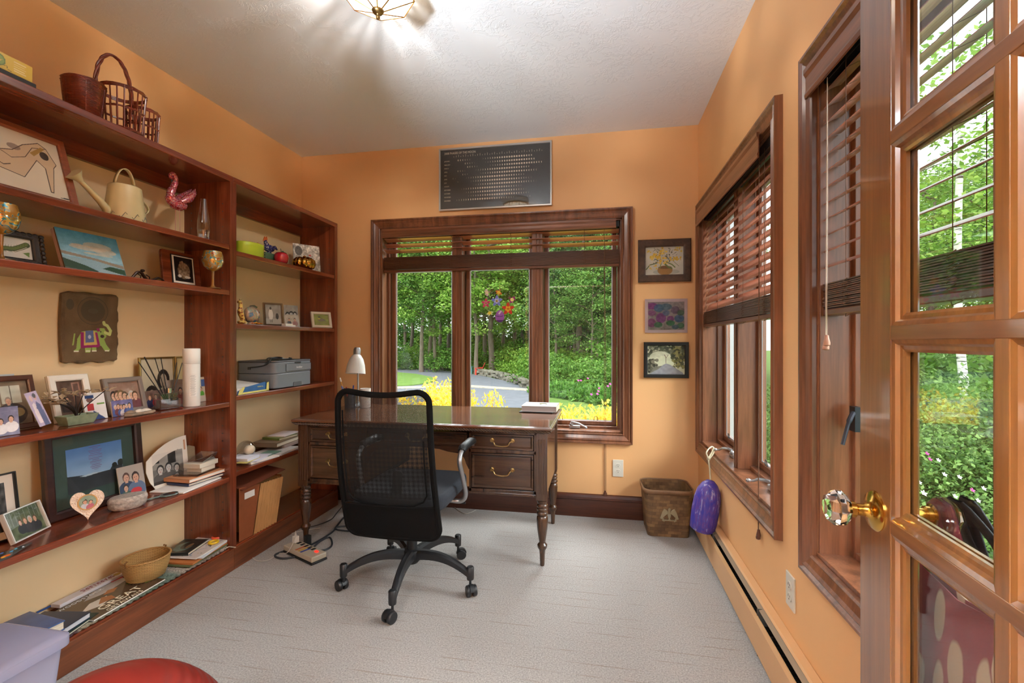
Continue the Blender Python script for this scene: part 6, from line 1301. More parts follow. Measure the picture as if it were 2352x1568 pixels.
b = MB(); b.box(-0.13, 0.13, -0.022, 0.022, 0, 0.014); b.obj('body', mat('sparkler_white', '#d2ccd0', 0.5), t, bevel=0.001); text('SPARKLERS', 0.030, mat('dark_red_ink', '#8c2c34', 0.6), t, (0.10, 0.011, 0.0145), (0, 0, R(180)), sx=0.9)
b = MB(); b.lathe([(0.013, 0), (0.013, 0.0008)], 18, (0.115, 0, 0.014), sx=1.1, sy=0.9); b.obj('gold_seal', mat('gold_ink', '#b89a48', 0.4), t)
for i, (pa, pb, cc, r0) in enumerate([((-2.155, 1.44), (-2.155, 1.70), '#2d4a86', 0.004), ((-2.10, 1.68), (-2.09, 1.83), '#a02c30', 0.005)]):
    t = thing('marker_pen', ['slim blue marker lying behind the sparkler box', 'red marker lying behind the sparkler box'][i], 'pen', (pa[0], pa[1], ze+0.022), 0); v = Vector((pb[0]-pa[0], pb[1]-pa[1], 0)); b = MB(); b.tube([(0, 0, 0), v*0.75], r0, 10); b.obj('barrel', mat('pen_%d' % i, cc, 0.3), t, smooth=True); b = MB(); b.tube([v*0.76, v], r0*1.15, 10); b.obj('cap', M['black'], t, smooth=True)
t = thing('scissors', 'yellow and black handled scissors lying at the back of the bottom shelf', 'scissors', (-2.135, 1.83, ze+0.022), R(80)); ym_ = mat('yellow_plastic', '#c9b52c', 0.4)
for s in (-1, 1):
    b = MB(); b.tube([(0.055+0.026*math.cos(R(k*24)), s*0.017+0.013*math.sin(R(k*24)), 0) for k in range(15)], 0.0045, 7, closed=True); b.obj('handle', ym_, t, smooth=True); b = MB(); b.add([(0.03, s*0.006, 0), (0.0, s*0.004, 0), (-0.09, 0, 0), (0.0, -s*0.005, 0)], [(0,1,2,3)]); b.obj('blade', M['chrome'], t, solid=0.002)
# reed basket
def strawm():
    m, n, l, bs = newmat('golden_reed_weave'); tc = n.new('ShaderNodeTexCoord'); sp = n.new('ShaderNodeSeparateXYZ'); l.new(tc.outputs['Object'], sp.inputs[0])
    at = n.new('ShaderNodeMath'); at.operation = 'ARCTAN2'; l.new(sp.outputs['Y'], at.inputs[0]); l.new(sp.outputs['X'], at.inputs[1])
    def M_(op, a, v): x = n.new('ShaderNodeMath'); x.operation = op; l.new(a, x.inputs[0]); x.inputs[1].default_value = v; return x.outputs[0]
    a = M_('SINE', M_('MULTIPLY', at.outputs[0], 30), 0); z = M_('SINE', M_('MULTIPLY', sp.outputs['Z'], 900), 0); x = n.new('ShaderNodeMath'); x.operation = 'MULTIPLY'; l.new(a, x.inputs[0]); l.new(z, x.inputs[1]); s = M_('MULTIPLY_ADD', x.outputs[0], 0.5); s.node.inputs[2].default_value = 0.5
    r = ramp(n, [(0.2, lin('#8c6434')), (0.6, lin('#c09a5c'))]); l.new(s, r.inputs['Fac']); l.new(r.outputs[0], bs.inputs['Base Color']); bs.inputs['Roughness'].default_value = 0.6; bp = nd(n, 'ShaderNodeBump', Strength=0.9, Distance=0.002); l.new(s, bp.inputs['Height']); l.new(bp.outputs[0], bs.inputs['Normal']); return m
t = thing('reed_basket', 'small golden woven reed basket standing on the bottom shelf runner', 'basket', (-2.0, Yat(336, -2.0), zr), 0); sm = strawm()
b = MB(); b.lathe([(0.055, 0.002), (0.068, 0.010), (0.083, 0.06), (0.086, 0.095), (0.083, 0.095), (0.080, 0.06), (0.064, 0.012), (0, 0.010)], 40, cap=False, sy=1.08); b.obj('woven_body', sm, t, smooth=True)
b = MB(); b.tube([(0.086*math.cos(R(k*12)), 0.092*math.sin(R(k*12)), 0.096) for k in range(30)], 0.0042, 8, closed=True); b.obj('rim', mat('reed_rim', '#a87c44', 0.5, bump=0.5, bscale=200), t, smooth=True)
for s in (-1, 1):
    b = MB(); b.tube([(0, s*0.090, 0.085), (0, s*0.096, 0.105), (0, s*0.086, 0.110)], 0.004, 7); b.obj('lug', mat('lug_wood', '#7c5428', 0.4), t, smooth=True)
# pile of papers right
y0_ = Yat(452, -1.99); z_ = ze+0.0185
for i, (nm, lb, ct, dx, dy, L, Dp, T, rz, m) in enumerate([
    ('folder', 'green paper folder at the bottom of the pile right of the reed basket', 'folder', 0.0, -0.015, 0.27, 0.19, 0.005, 4, mat('olive_folder', '#5c6440', 0.7)),
    ('folder', 'orange-brown folder in the pile right of the reed basket', 'folder', -0.002, -0.01, 0.26, 0.19, 0.009, 6, mat('ochre_folder', '#b5703c', 0.7)),
    ('notebook', 'white paper notebook with blue cover edge in the bottom shelf pile', 'notebook', 0.006, 0.02, 0.24, 0.18, 0.006, 10, mat('blue_white_cover', '#d4d6dc', 0.6)),
    ('drawing', 'sheet of childlike coloured drawings on the bottom shelf pile', 'drawing', 0.002, 0.002, 0.235, 0.18, 0.003, 5, M['paper'])]):
    t = thing(nm, lb, ct, (-1.99+dx, y0_+dy, z_), R(90+rz)); b = MB(); b.box(-L/2, L/2, -Dp/2, Dp/2, 0, T); b.obj('sheets', m, t, bevel=0.0006); z_ += T+0.0006
c = Cv(1.3, 1, 120, (206,194,186), 3); c.dots(26, (0.05,0.05,0.95,0.95), 0.025, [(90,120,150),(60,60,66),(196,170,70),(150,160,170),(110,130,90)]); c.line([(0.1,0.3),(0.3,0.4),(0.5,0.2)],0.02,(100,130,170)); c.line([(0.55,0.15),(0.7,0.25),(0.9,0.12)],0.03,(60,60,70)); c.rect(0.55,0.7,0.8,0.95,(225,220,215)); c.obj('artwork', 0.225, 0.17, t, z0=0.0034, flat=True)
for (dx, dy, cc, lb) in ((0.045, 0.055, '#d8b01c', 'yellow plastic ring lying on the drawings'), (0.012, 0.112, '#d8502c', 'orange plastic ring lying on the drawings near the shelf end')):
    o = MB(); o.tube([(0.020*math.cos(R(k*20)), 0.020*math.sin(R(k*20)), 0) for k in range(18)], 0.006, 8, closed=True); o = o.obj('plastic_ring', mat('ring_'+cc, cc, 0.4), smooth=True); o.location = (-1.99+dx, y0_+dy, z_+0.006); tag(o, lb, 'ring')
t = flatbox('book', 'dark covered book with grey-green picture on top of the bottom shelf pile', 'book', -2.03, 428, z_, (0.165, 0.125, 0.013), 12, mat('dark_book', '#1e2422', 0.35, coat=0.3), pages=M['pages'])
c = Cv(1.3, 1, 80, (30,36,34), 4); c.ell(0.45, 0.55, 0.38, 0.35, (84,104,96)); c.ell(0.55, 0.45, 0.3, 0.24, (30,36,34)); c.ell(0.5, 0.35, 0.2, 0.1, (110,84,60)); c.noise(12, 9); c.obj('cover_picture', 0.15, 0.112, t, z0=0.0133, flat=True, rough=0.25)
# books at far left of bottom shelf
xx = -1.985
flatbox('book', 'thin dark book under the other books at the left of the bottom shelf', 'book', -1.96, 1.33, zr, (0.27, 0.17, 0.008), 14, mat('dark_green_book', '#20342c', 0.4), pages=M['pages'])
flatbox('book', 'silver-white book in the middle of the stack behind the plastic bin', 'book', -1.97, 1.30, zr+0.009, (0.27, 0.18, 0.022), 10, mat('navy_jacket', '#222c40', 0.3), pages=mat('grey_pages', '#c4c4c8', 0.8))
flatbox('book', 'thick blue book on top of the stack behind the plastic bin', 'book', -1.985, 1.205, zr+0.032, (0.29, 0.19, 0.034), -6, mat('blue_jacket', '#2c4c80', 0.25, coat=0.5, var=0.3, vscale=8), pages=M['pages'])
# ================================================================ right bookcase
X_ = -1.985
t = thing('oval_box', 'bright lime green oval box on the top shelf of the corner bookcase', 'box', (-1.985, Yat(574, -1.985), RA+0.001), R(90))
b = MB(); b.lathe([(0.088, 0), (0.090, 0.002), (0.090, 0.066)], 40, sy=0.62); b.obj('body', mat('lime_card', '#b4c832', 0.4), t, smooth=True); b = MB(); b.lathe([(0.0925, 0.060), (0.0925, 0.0795), (0.090, 0.0815), (0, 0.0815)], 40, sy=0.62, cap=False); b.obj('lid', MATS['lime_card'], t, smooth=True)
def dotm():
    m, n, l, bs = newmat('green_dotted_paper'); tc = n.new('ShaderNodeTexCoord'); mp = n.new('ShaderNodeMapping'); mp.inputs['Rotation'].default_value = (0, R(45), 0); l.new(tc.outputs['Object'], mp.inputs[0]); vo = nd(n, 'ShaderNodeTexVoronoi', Scale=90.0, Randomness=0.0); l.new(mp.outputs[0], vo.inputs['Vector']); r = ramp(n, [(0.28, lin('#c8c4b0')), (0.34, lin('#4f7258'))]); l.new(vo.outputs['Distance'], r.inputs['Fac']); l.new(r.outputs[0], bs.inputs['Base Color']); return m
t = thing('gift_box', 'dark green gift box with pale dots behind the red apple', 'box', (-2.045, Yat(613, -2.045)+0.012, RA+0.001), R(90)); b = MB(); b.cbox((0, 0, 0.033), (0.145, 0.08, 0.066)); b.obj('body', dotm(), t, bevel=0.002)
t = thing('rooster_ornament', 'dark blue spotted rooster ornament perched on the dotted green box', 'ornament', (-2.03, Yat(618, -2.03), RA+0.068), R(80)); cob = newmat('cobalt_speckle'); m, n, l, bs = cob
tc = n.new('ShaderNodeTexCoord'); vo = nd(n, 'ShaderNodeTexVoronoi', Scale=150.0); l.new(tc.outputs['Object'], vo.inputs['Vector']); r = ramp(n, [(0.28, lin('#d8d4cc')), (0.34, lin('#2c2a66'))]); l.new(vo.outputs['Distance'], r.inputs['Fac']); l.new(r.outputs[0], bs.inputs['Base Color']); bs.inputs['Roughness'].default_value = 0.2
b = MB(); b.ell((0, 0, 0.032), (0.038, 0.022, 0.024)); b.tube([(-0.012, 0, 0.04), (-0.024, 0, 0.062), (-0.030, 0, 0.078)], [0.018, 0.012, 0.009], 12); b.tube([(0.02, 0, 0.035), (0.045, 0, 0.045), (0.062, 0, 0.034)], [0.016, 0.012, 0.004], 10); b.lathe([(0.016, 0), (0.012, 0.012)], 14); b.obj('body', m, t, smooth=True)
b = MB(); b.prism([(-0.042, 0.078), (-0.034, 0.100), (-0.026, 0.092), (-0.018, 0.103), (-0.014, 0.085), (-0.022, 0.070)], -0.003, 0.003, axis='y'); b.tube([(-0.036, 0, 0.076), (-0.048, 0, 0.070)], [0.004, 0.001], 6); b.obj('comb', mat('orange_comb', '#c8602c', 0.4), t)
t = thing('bird_ornament', 'small orange and green bird ornament behind the lime green box', 'ornament', (-2.055, Yat(598, -2.055), RA+0.067), R(90)); b = MB(); b.ell((0, 0, 0.026), (0.028, 0.016, 0.020)); b.ell((-0.022, 0, 0.044), (0.014, 0.012, 0.012)); b.tube([(0.015, 0, 0.028), (0.045, 0, 0.04)], [0.012, 0.004], 8); b.lathe([(0.01, 0), (0.007, 0.014)], 10); b.obj('body', mat('rust_bird', '#b07a3c', 0.4, var=0.4, vscale=60), t, smooth=True)
apl = mat('red_lacquer', '#b8182c', 0.12, coat=1.0)
t = thing('apple_ornament', 'shiny red apple ornament with wire stem', 'ornament', (-1.965, Yat(646, -1.965), RA+0.001), 0); b = MB(); b.lathe([(0.0, 0.008), (0.012, 0.0), (0.026, 0.003), (0.038, 0.018), (0.043, 0.042), (0.041, 0.060), (0.030, 0.074), (0.014, 0.076), (0.004, 0.068), (0, 0.067)], 32, cap=False); b.obj('fruit', apl, t, smooth=2)
b = MB(); b.tube(smoothpath([(0, 0, 0.066), (0, -0.002, 0.085), (0, -0.006, 0.100)], 4), 0.0018, 6); b.obj('stem', M['black'], t); b = MB(); b.add([(0, 0, 0.080), (0, 0.014, 0.090), (0, 0.034, 0.082), (0, 0.016, 0.078)], [(0,1,2,3)]); b.obj('leaf', mat('leaf_green', '#3c5c44', 0.4), t, solid=0.001)
def marble(a): c = Cv(a, 1, 110, (186,180,170), 5); c.noise(50, 7); c.noise(46, 15); c.noise(40, 28); c.ell(0.2,0.75,0.14,0.17,(60,56,54),.7); c.ell(0.62,0.62,0.05,0.03,(200,80,70)); return c
t = LF('marbled_tile', 'square grey marbled tile picture leaning behind the gold pumpkin', 'picture', 672, 738, 555, -2.00, RA, None, marble, tilt=9, yaw=-34, h=0.197, wset=0.182, fw=0.0, glass=False)
gld = mat('gold_leaf', '#b08438', 0.22, 1.0)
t = thing('pumpkin_ornament', 'metallic gold pumpkin ornament in front of the marbled tile', 'ornament', (-1.955, Yat(698, -1.955), RA+0.001)); b = MB(); n_ = 72
for j, (r, z) in enumerate([(0.012, 0.002), (0.04, 0.0), (0.066, 0.012), (0.076, 0.035), (0.072, 0.058), (0.050, 0.076), (0.026, 0.080), (0.010, 0.072)]):
    for k in range(n_): a = 2*PI*k/n_; q = r*(1-0.13*abs(math.cos(a*5))**8*(1 if 0 < j < 7 else 0)); b.v.append((q*math.cos(a), q*math.sin(a), z+(0.004*(1-abs(math.cos(a*5))**6) if j > 3 else 0)))
for j in range(7):
    for k in range(n_): b.f.append((j*n_+k, j*n_+(k+1) % n_, (j+1)*n_+(k+1) % n_, (j+1)*n_+k)); b.m.append(0)
b.f.append(tuple(range(n_))[::-1]); b.m.append(0); b.f.append(tuple(range(7*n_, 8*n_))); b.m.append(0); b.obj('fruit', gld, t, smooth=2)
b = MB(); b.tube(smoothpath([(0, 0, 0.074), (0, -0.002, 0.088), (0, 0.012, 0.093), (0, 0.03, 0.088)], 4), [0.006]*5+[0.0045]*4+[0.003]*4, 8); b.obj('stem', gld, t, smooth=True)
# --- RB
t = thing('giraffe_figurine', 'small yellow-and-brown giraffe figurine at the left of the middle shelf', 'figurine', (-1.955, Yat(553, -1.955), RB+0.001), R(100)); gir = newmat('giraffe_patches'); m, n, l, bs = gir
tc = n.new('ShaderNodeTexCoord'); vo = nd(n, 'ShaderNodeTexVoronoi', Scale=75.0); l.new(tc.outputs['Object'], vo.inputs['Vector']); r = ramp(n, [(0.38, lin('#8c4424')), (0.46, lin('#d8b45c'))]); l.new(vo.outputs['Distance'], r.inputs['Fac']); l.new(r.outputs[0], bs.inputs['Base Color']); bs.inputs['Roughness'].default_value = 0.3
b = MB(); b.tube(smoothpath([(0.022, 0, 0.010), (0.012, 0, 0.04), (-0.004, 0, 0.07), (0.0, 0, 0.105), (-0.008, 0, 0.124), (-0.022, 0, 0.120)], 6), [0.013]*8+[0.015]*6+[0.011]*6+[0.009]*6+[0.008]*5, 12); b.ell((0.01, 0, 0.012), (0.03, 0.02, 0.012)); b.obj('body', m, t, smooth=True)
b = MB()
for s in (-1, 1): b.tube([(-0.004, s*0.004, 0.128), (-0.002, s*0.005, 0.140)], 0.002, 6)
b.obj('horns', M['old_brass'], t)
t = thing('fish_bowl_ornament', 'rounded glass fish ornament with swirled blue, green and brown', 'ornament', (-1.975, Yat(577, -1.975)+0.004, RB+0.001), R(90)); m, n, l, bs = newmat('swirled_glass')
tc = n.new('ShaderNodeTexCoord'); no = nd(n, 'ShaderNodeTexNoise', Scale=18.0, Detail=1.0, Distortion=2.0); l.new(tc.outputs['Object'], no.inputs['Vector']); r = ramp(n, [(0.35, lin('#3c6a8c')), (0.42, lin('#9a7c64')), (0.52, lin('#b59c84')), (0.58, lin('#6a8c7c')), (0.66, lin('#a88a70'))]); l.new(no.outputs['Fac'], r.inputs['Fac']); l.new(r.outputs[0], bs.inputs['Base Color']); bs.inputs['Roughness'].default_value = 0.08; bs.inputs['Coat Weight'].default_value = 1.0
b = MB(); b.ell((0, 0, 0.058), (0.056, 0.034, 0.050), n=24, m=16); b.lathe([(0.030, 0), (0.024, 0.014)], 20, sy=0.7); b.obj('body', m, t, smooth=True); b = MB(); b.prism([(-0.03, 0.095), (-0.01, 0.112), (0.02, 0.116), (0.046, 0.106), (0.03, 0.094), (0.0, 0.102)], -0.004, 0.004, axis='y'); b.obj('fin', mat('smoke_fin', '#4a3c38', 0.15, coat=.8), t, bevel=0.002)
t = thing('glass_flower', 'orange and yellow glass flower lying before the glass fish ornament', 'ornament', (-1.915, Yat(588, -1.915), RB+0.001), 0); b = MB()
for k in range(6):
    a = R(60*k); b.add([(0, 0, 0.005), (0.013*math.cos(a-.5), 0.025*math.sin(a-.5), 0.010), (0.024*math.cos(a), 0.044*math.sin(a), 0.006), (0.013*math.cos(a+.5), 0.025*math.sin(a+.5), 0.010)], [(0,1,2,3)])
b.obj('petals', mat('orange_glass', '#cf7420', 0.15, coat=.6), t, solid=0.003); b = MB(); b.ell((0, 0, 0.009), (0.009, 0.009, 0.006)); b.obj('centre', mat('yellow_glass', '#c9b82c', 0.2), t, smooth=True)
def lady2(a): c = Cv(a, 1, 80, (150,144,134), 3); c.noise(20, 7); c.rect(0,0.0,1,0.3,(170,164,152)); c.ell(0.35,0.5,0.14,0.28,(214,208,198)); c.rect(0.24,0.25,0.44,0.4,(214,208,198)); c.ell(0.35,0.82,0.06,0.08,(70,64,58)); c.ell(0.75,0.42,0.1,0.16,(60,56,52)); c.rect(0.28,0.1,0.32,0.26,(90,84,78)); c.rect(0.38,0.1,0.42,0.26,(90,84,78)); return c
t = LF('picture_frame', 'clear frame with old black-and-white photo of a woman in a pale dress', 'picture frame', 603, 652, 692, -2.02, RB, thin_glass('acrylic_edge', (0.8,0.8,0.78), 2.0), lady2, tilt=7, yaw=-26, h=0.148, wset=0.122, fw=0.012)
acr('photo', 'small square black-and-white family photo propped up high at the shelf back', 648, 690, 693, -2.05, RB, people(3, 0.45, 0.26, [(40,38,38),(70,68,66)], (160,154,146), 9, bw_=True), tilt=5, yaw=-24, h=0.150, wset=0.098)
acr('photo', 'small colour photo of people in the middle of the shelf beside white cards', 651, 691, 723, -1.96, RB, people(2, 0.5, 0.2, [(150,110,110),(90,100,110)], (176,168,156), 10), tilt=12, yaw=-24, h=0.078, wset=0.098)
t = thing('card_box', 'thin stack of white cards lying in front of the small photos', 'box', (-1.912, Yat(663, -1.912), RB+0.001), R(88)); b = MB(); b.box(-0.045, 0.045, -0.015, 0.015, 0, 0.008); b.box(-0.045, 0.02, -0.014, 0.014, 0.0085, 0.015); b.obj('cards', M['white'], t)
def bird(a): c = Cv(a, 1, 100, (134,140,50), 3); c.noise(22, 6); c.line([(0.15,0.12),(0.85,0.28)], 0.03, (150,130,110)); c.ell(0.5,0.5,0.22,0.14,(120,104,84)); c.ell(0.36,0.66,0.09,0.12,(190,176,60)); c.ell(0.38,0.75,0.09,0.06,(50,44,40)); c.poly([(0.6,0.5),(0.85,0.35),(0.7,0.6)],(110,96,80)); c.line([(0.42,0.38),(0.40,0.2)],0.012,(70,60,50)); return c
LF('picture_frame', 'cream frame with colour photo of a yellow-throated bird on a twig', 'picture frame', 715, 762, 716, -1.945, RB, mat('cream_frame', '#d2c4ac', 0.5), bird, tilt=16, yaw=-36, h=0.118, wset=0.142, fw=0.018)
# --- RC : printer
pg_ = mat('printer_grey', '#55585e', 0.4, bump=0.1, bscale=500); pgl = mat('printer_light_grey', '#70757c', 0.35, bump=0.08, bscale=500)
ya, yb = 2.462, 2.830; t = thing('printer', 'grey laser printer on the corner bookcase', 'printer', (-1.895, (ya+yb)/2, RC+0.001), R(90)); wv = (yb-ya)/2
b = MB(); b.prism(rrect(2*wv, 0.268, 0.035, 6, 0, 0.136), 0.004, 0.092); b.obj('lower_body', pgl, t, smooth=True, bevel=0.004)
b = MB(); b.prism(rrect(2*wv, 0.268, 0.035, 6, 0, 0.136), 0.0935, 0.160); b.obj('upper_body', pgl, t, smooth=True, bevel=0.003)
b = MB(); b.prism(rrect(2*wv+0.002, 0.27, 0.035, 6, 0, 0.136), 0.1605, 0.170); b.obj('top_cover', pg_, t, smooth=True, bevel=0.003); b = MB(); b.cbox((0.0, 0.11, 0.1715), (0.22, 0.16, 0.002)); b.obj('output_slot', M['black'], t)
b = MB(); b.box(-0.085, 0.165, -0.0005, 0.003, 0.103, 0.146); o = b.obj('flap', pgl, t, bevel=0.0015); b = MB(); b.sweep(-0.085, 0.165, 0.103, 0.146, [(0, 0.001), (0.0012, 0.001), (0.0012, -0.0008), (0, -0.0008)]); b.obj('flap_gap', M['black'], o)
text('brother', 0.019, mat('logo_white', '#e4e6e8', 0.5), o, (0.012, -0.0012, 0.118), (R(90), 0, 0))
b = MB(); b.box(0.0, 0.06, -0.0012, 0.004, 0.150, 0.158); b.obj('finger_notch', M['black'], t, bevel=0.002); b = MB(); b.prism([(-0.015, 0.004), (0.065, 0.004), (0.065, 0.026), (0.060, 0.032), (-0.010, 0.032), (-0.015, 0.026)], -0.0012, 0.004, axis='y'); b.obj('tray_handle', pg_, t)
b = MB(); b.cbox((-wv-0.0004, 0.17, 0.125), (0.002, 0.006, 0.016)); b.cbox((-wv-0.0004, 0.182, 0.125), (0.002, 0.006, 0.016)); b.obj('side_vents', M['black'], t)
t = thing('power_cable', 'black cable lying looped on top of the printer', 'cable', (-2.0, 2.60, RC+0.172), 0)
b = MB(); b.tube(smoothpath([(-0.05, 0.20, 0.006), (0.04, 0.10, 0.006), (0.06, 0.0, 0.007), (0.04, -0.08, 0.016), (0.06, -0.15, 0.012), (0.10, -0.19, -0.012), (0.04, -0.175, -0.03), (-0.05, -0.16, -0.04)]), 0.0038, 8); b.tube(smoothpath([(0.04, -0.09, 0.008), (0.07, -0.03, 0.014), (0.03, -0.02, 0.018), (0.045, -0.1, 0.014), (0.09, -0.16, 0.006), (0.085, -0.20, -0.02)]), 0.0038, 8); b.obj('cable', M['black'], t, smooth=True)
t = thing('paper_ream', 'opened ream of paper in blue and yellow wrapper left of the printer', 'paper ream', (-2.0, Yat(577, -1.91)+0.012, RC+0.001), R(94))
b = MB(); b.box(-0.125, 0.125, -0.085, 0.14, 0, 0.034); b.obj('paper_block', M['paper'], t, bevel=0.001)
b = MB(); b.add([(-0.13,-0.09,0),(0.128,-0.09,0),(0.128,-0.088,0.040),(0.10,-0.088,0.052),(-0.06,-0.088,0.036),(-0.128,-0.09,0.02),(0.128,0.04,0.0),(0.128,0.04,0.037),(-0.128,0.04,0.037)], [(0,1,2,3,4,5),(1,6,7,2)], 0); b.obj('wrapper', mat('blue_wrapper', '#2c5c94', 0.3, var=0.15, vscale=20), t, solid=0.001)
b = MB(); b.add([(-0.13,-0.0935,0.0),(-0.10,-0.0935,0.0),(-0.075,-0.0935,0.036),(-0.09,-0.0935,0.04),(-0.12,-0.0935,0.02)], [(0,1,2,3,4)]); b.add([(-0.10,-0.0935,0.0),(0.128,-0.0935,0.0),(0.128,-0.0935,0.008),(-0.09,-0.0935,0.010)], [(0,1,2,3)]); b.add([(0.105,-0.0935,0.0),(0.130,-0.0935,0),(0.130,-0.0935,0.050),(0.112,-0.0935,0.046)], [(0,1,2,3)]); b.obj('yellow_band', mat('wrapper_yellow', '#d8d078', 0.4), t, solid=0.0005)
text('WORK ALL', 0.010, mat('wrapper_yellow', '#d8d078', 0.4), t, (0.03, -0.0928, 0.026), (R(90), 0, 0)); 
b = MB(); b.add([(-0.12,-0.08,0.036),(0.11,-0.07,0.040),(0.12,0.13,0.060),(-0.1,0.14,0.072)], [(0,1,2,3)]); b.obj('torn_flap', M['paper'], t, solid=0.001)
# --- RD : paper piles
zd = RD+0.001
def pile(items, z):
    for (nm, lb, ct, x, px, L, Dp, T, rz, m, pg) in items:
        flatbox(nm, lb, ct, x, px, z, (L, Dp, T), rz, m, pages=pg); z += T+0.0005
    return z
pile([('paper_sheaf', 'spread of loose white papers at the left front of the low shelf', 'papers', -1.985, 585, 0.20, 0.17, 0.010, -8, M['paper'], None),
      ('magazine', 'white magazine on the loose papers at the left of the low shelf', 'magazine', -1.985, 580, 0.18, 0.14, 0.006, 12, mat('lilac_white', '#cfccda', 0.5), None),
      ('envelope', 'yellow-edged envelope on the papers at the left of the low shelf', 'envelope', -1.955, 570, 0.14, 0.06, 0.004, 10, mat('butter_paper', '#cfc070', 0.7), None),
      ('paper_sheaf', 'small bundle of folded white papers at the far left of the low shelf', 'papers', -1.99, 558, 0.10, 0.13, 0.016, 4, mat('cool_paper', '#d4d4de', 0.8), None)], zd)
pile([('magazine', 'glossy magazine with blue-green cover lying flat on the low shelf', 'magazine', -1.99, 636, 0.21, 0.18, 0.012, 6, mat('white_mag', '#c8c4c4', 0.4), None),
      ('postcard', 'blue and green postcard on the glossy magazine', 'postcard', -1.97, 616, 0.13, 0.09, 0.003, 4, mat('teal_card', '#6a8c7c', 0.4, var=0.3, vscale=30), None)], zd)
pile([('magazine', 'pale magazine below the brown album in the low shelf pile', 'magazine', -2.07, 648, 0.24, 0.18, 0.018, 2, mat('dusty_mag', '#a08c84', 0.5), None),
      ('photo_album', 'brown photo album in the low shelf pile', 'album', -2.07, 640, 0.25, 0.17, 0.030, 4, mat('tan_album', '#7c6650', 0.6), M['pages']),
      ('booklet', 'green booklet on the brown album', 'booklet', -2.07, 646, 0.17, 0.13, 0.014, -4, mat('green_booklet', '#6c7c3c', 0.4), M['pages']),
      ('card_stack', 'white cards topping the pile on the low shelf', 'cards', -2.07, 650, 0.18, 0.12, 0.006, 5, mat('pinkish_paper', '#d6c8c8', 0.6), None)], zd+0.0) if False else None
z_ = zd+0.013
pile([('magazine', 'pale magazine below the brown album in the low shelf pile', 'magazine', -2.06, 652, 0.25, 0.18, 0.018, 2, mat('dusty_mag', '#a08c84', 0.5), None),
      ('photo_album', 'brown photo album in the low shelf pile', 'album', -2.06, 636, 0.26, 0.17, 0.028, 4, mat('tan_album', '#7c6650', 0.6), M['pages']),
      ('booklet', 'green booklet on the brown album', 'booklet', -2.06, 644, 0.17, 0.13, 0.014, -4, mat('green_booklet', '#6c7c3c', 0.4), M['pages']),
      ('card_stack', 'white cards topping the pile on the low shelf', 'cards', -2.06, 652, 0.18, 0.12, 0.006, 5, mat('pinkish_paper', '#d6c8c8', 0.6), None)], z_)
pile([('magazine', 'pile of magazines at the right of the low shelf beside the desk', 'magazine', -2.0, 706, 0.20, 0.2, 0.03, 0, mat('mag_mixed', '#8c8478', 0.5, var=0.3, vscale=30), None), ('magazine', 'top magazine with pale cover partly hidden by the desk', 'magazine', -2.0, 700, 0.2, 0.18, 0.008, 7, mat('mag_pale', '#b0a898', 0.5, var=0.2, vscale=30), None)], zd)
t = thing('glass_dome', 'clear bubbled glass ball at the left end of the low shelf', 'ornament', (-2.045, Yat(556, -2.045)+0.03, zd+0.0)); b = MB(); b.ell((0, 0, 0.055), (0.05, 0.05, 0.053), n=20, m=12); b.obj('glass_ball', thin_glass('bubble_glass', (0.8, 0.78, 0.76), 3.0), t, smooth=True)
t = thing('ceramic_egg', 'cream egg-shaped stone at the left of the low shelf', 'ornament', (-2.0, Yat(573, -2.0), zd+0.036)); b = MB(); b.ell((0, 0, 0.026), (0.024, 0.036, 0.026), n=20, m=12); b.obj('egg', mat('cream_stone', '#d4c0a4', 0.4), t, smooth=True)
# --- accordion file in the bottom compartment
af = mat('russet_card', '#8a4c28', 0.7, var=0.1, vscale=20); afp = mat('manila_leaf', '#b08450', 0.8, var=0.2, vscale=30, stretch=(1, 14, 0.5))
t = thing('accordion_file', 'brown accordion file folder standing open in the bottom compartment', 'file folder', (-1.935, 2.36, SE+0.001), R(90))
b = MB(); b.add([(-0.17,-0.03,0),(-0.17,-0.03,0.29),(-0.02,-0.035,0.27),(-0.075,-0.035,0)], [(0,1,2,3)]); b.obj('front_cover', af, t, solid=0.003)
b = MB(); n_ = 17; vs = []
for k in range(n_): f = k/(n_-1); dz = -0.028 if k % 2 else -0.042; vs += [(-0.075+f*0.185, dz, 0.0), (-0.02+f*0.19, dz, 0.268-0.012*f)]
b.add(vs, [(2*i, 2*i+2, 2*i+3, 2*i+1) for i in range(n_-1)]); b.obj('pleated_side', afp, t, solid=0.0015)
b = MB()
for k in range(9): f = k/8; b.add([(-0.065+f*0.17, -0.024, 0.004), (-0.01+f*0.175, -0.024, 0.262), (-0.01+f*0.175, 0.17, 0.262), (-0.065+f*0.17, 0.17, 0.004)], [(0,1,2,3)])
b.obj('dividers', afp, t, solid=0.002); b = MB(); b.add([(0.11,-0.03,0),(0.172,-0.03,0.268),(0.172,0.18,0.268),(0.11,0.18,0)], [(0,1,2,3)]); b.obj('back_cover', af, t, solid=0.003)
b = MB(); b.add([(-0.165,-0.05,0.275),(0.172,-0.055,0.30),(0.172,0.12,0.325),(-0.165,0.12,0.315)], [(0,1,2,3)]); b.obj('top_flap', mat('dark_flap', '#6a3520', 0.6), t, solid=0.003)
b = MB(); b.cbox((-0.10, -0.0365, 0.235), (0.075, 0.001, 0.035)); b.obj('label', M['paper'], t)
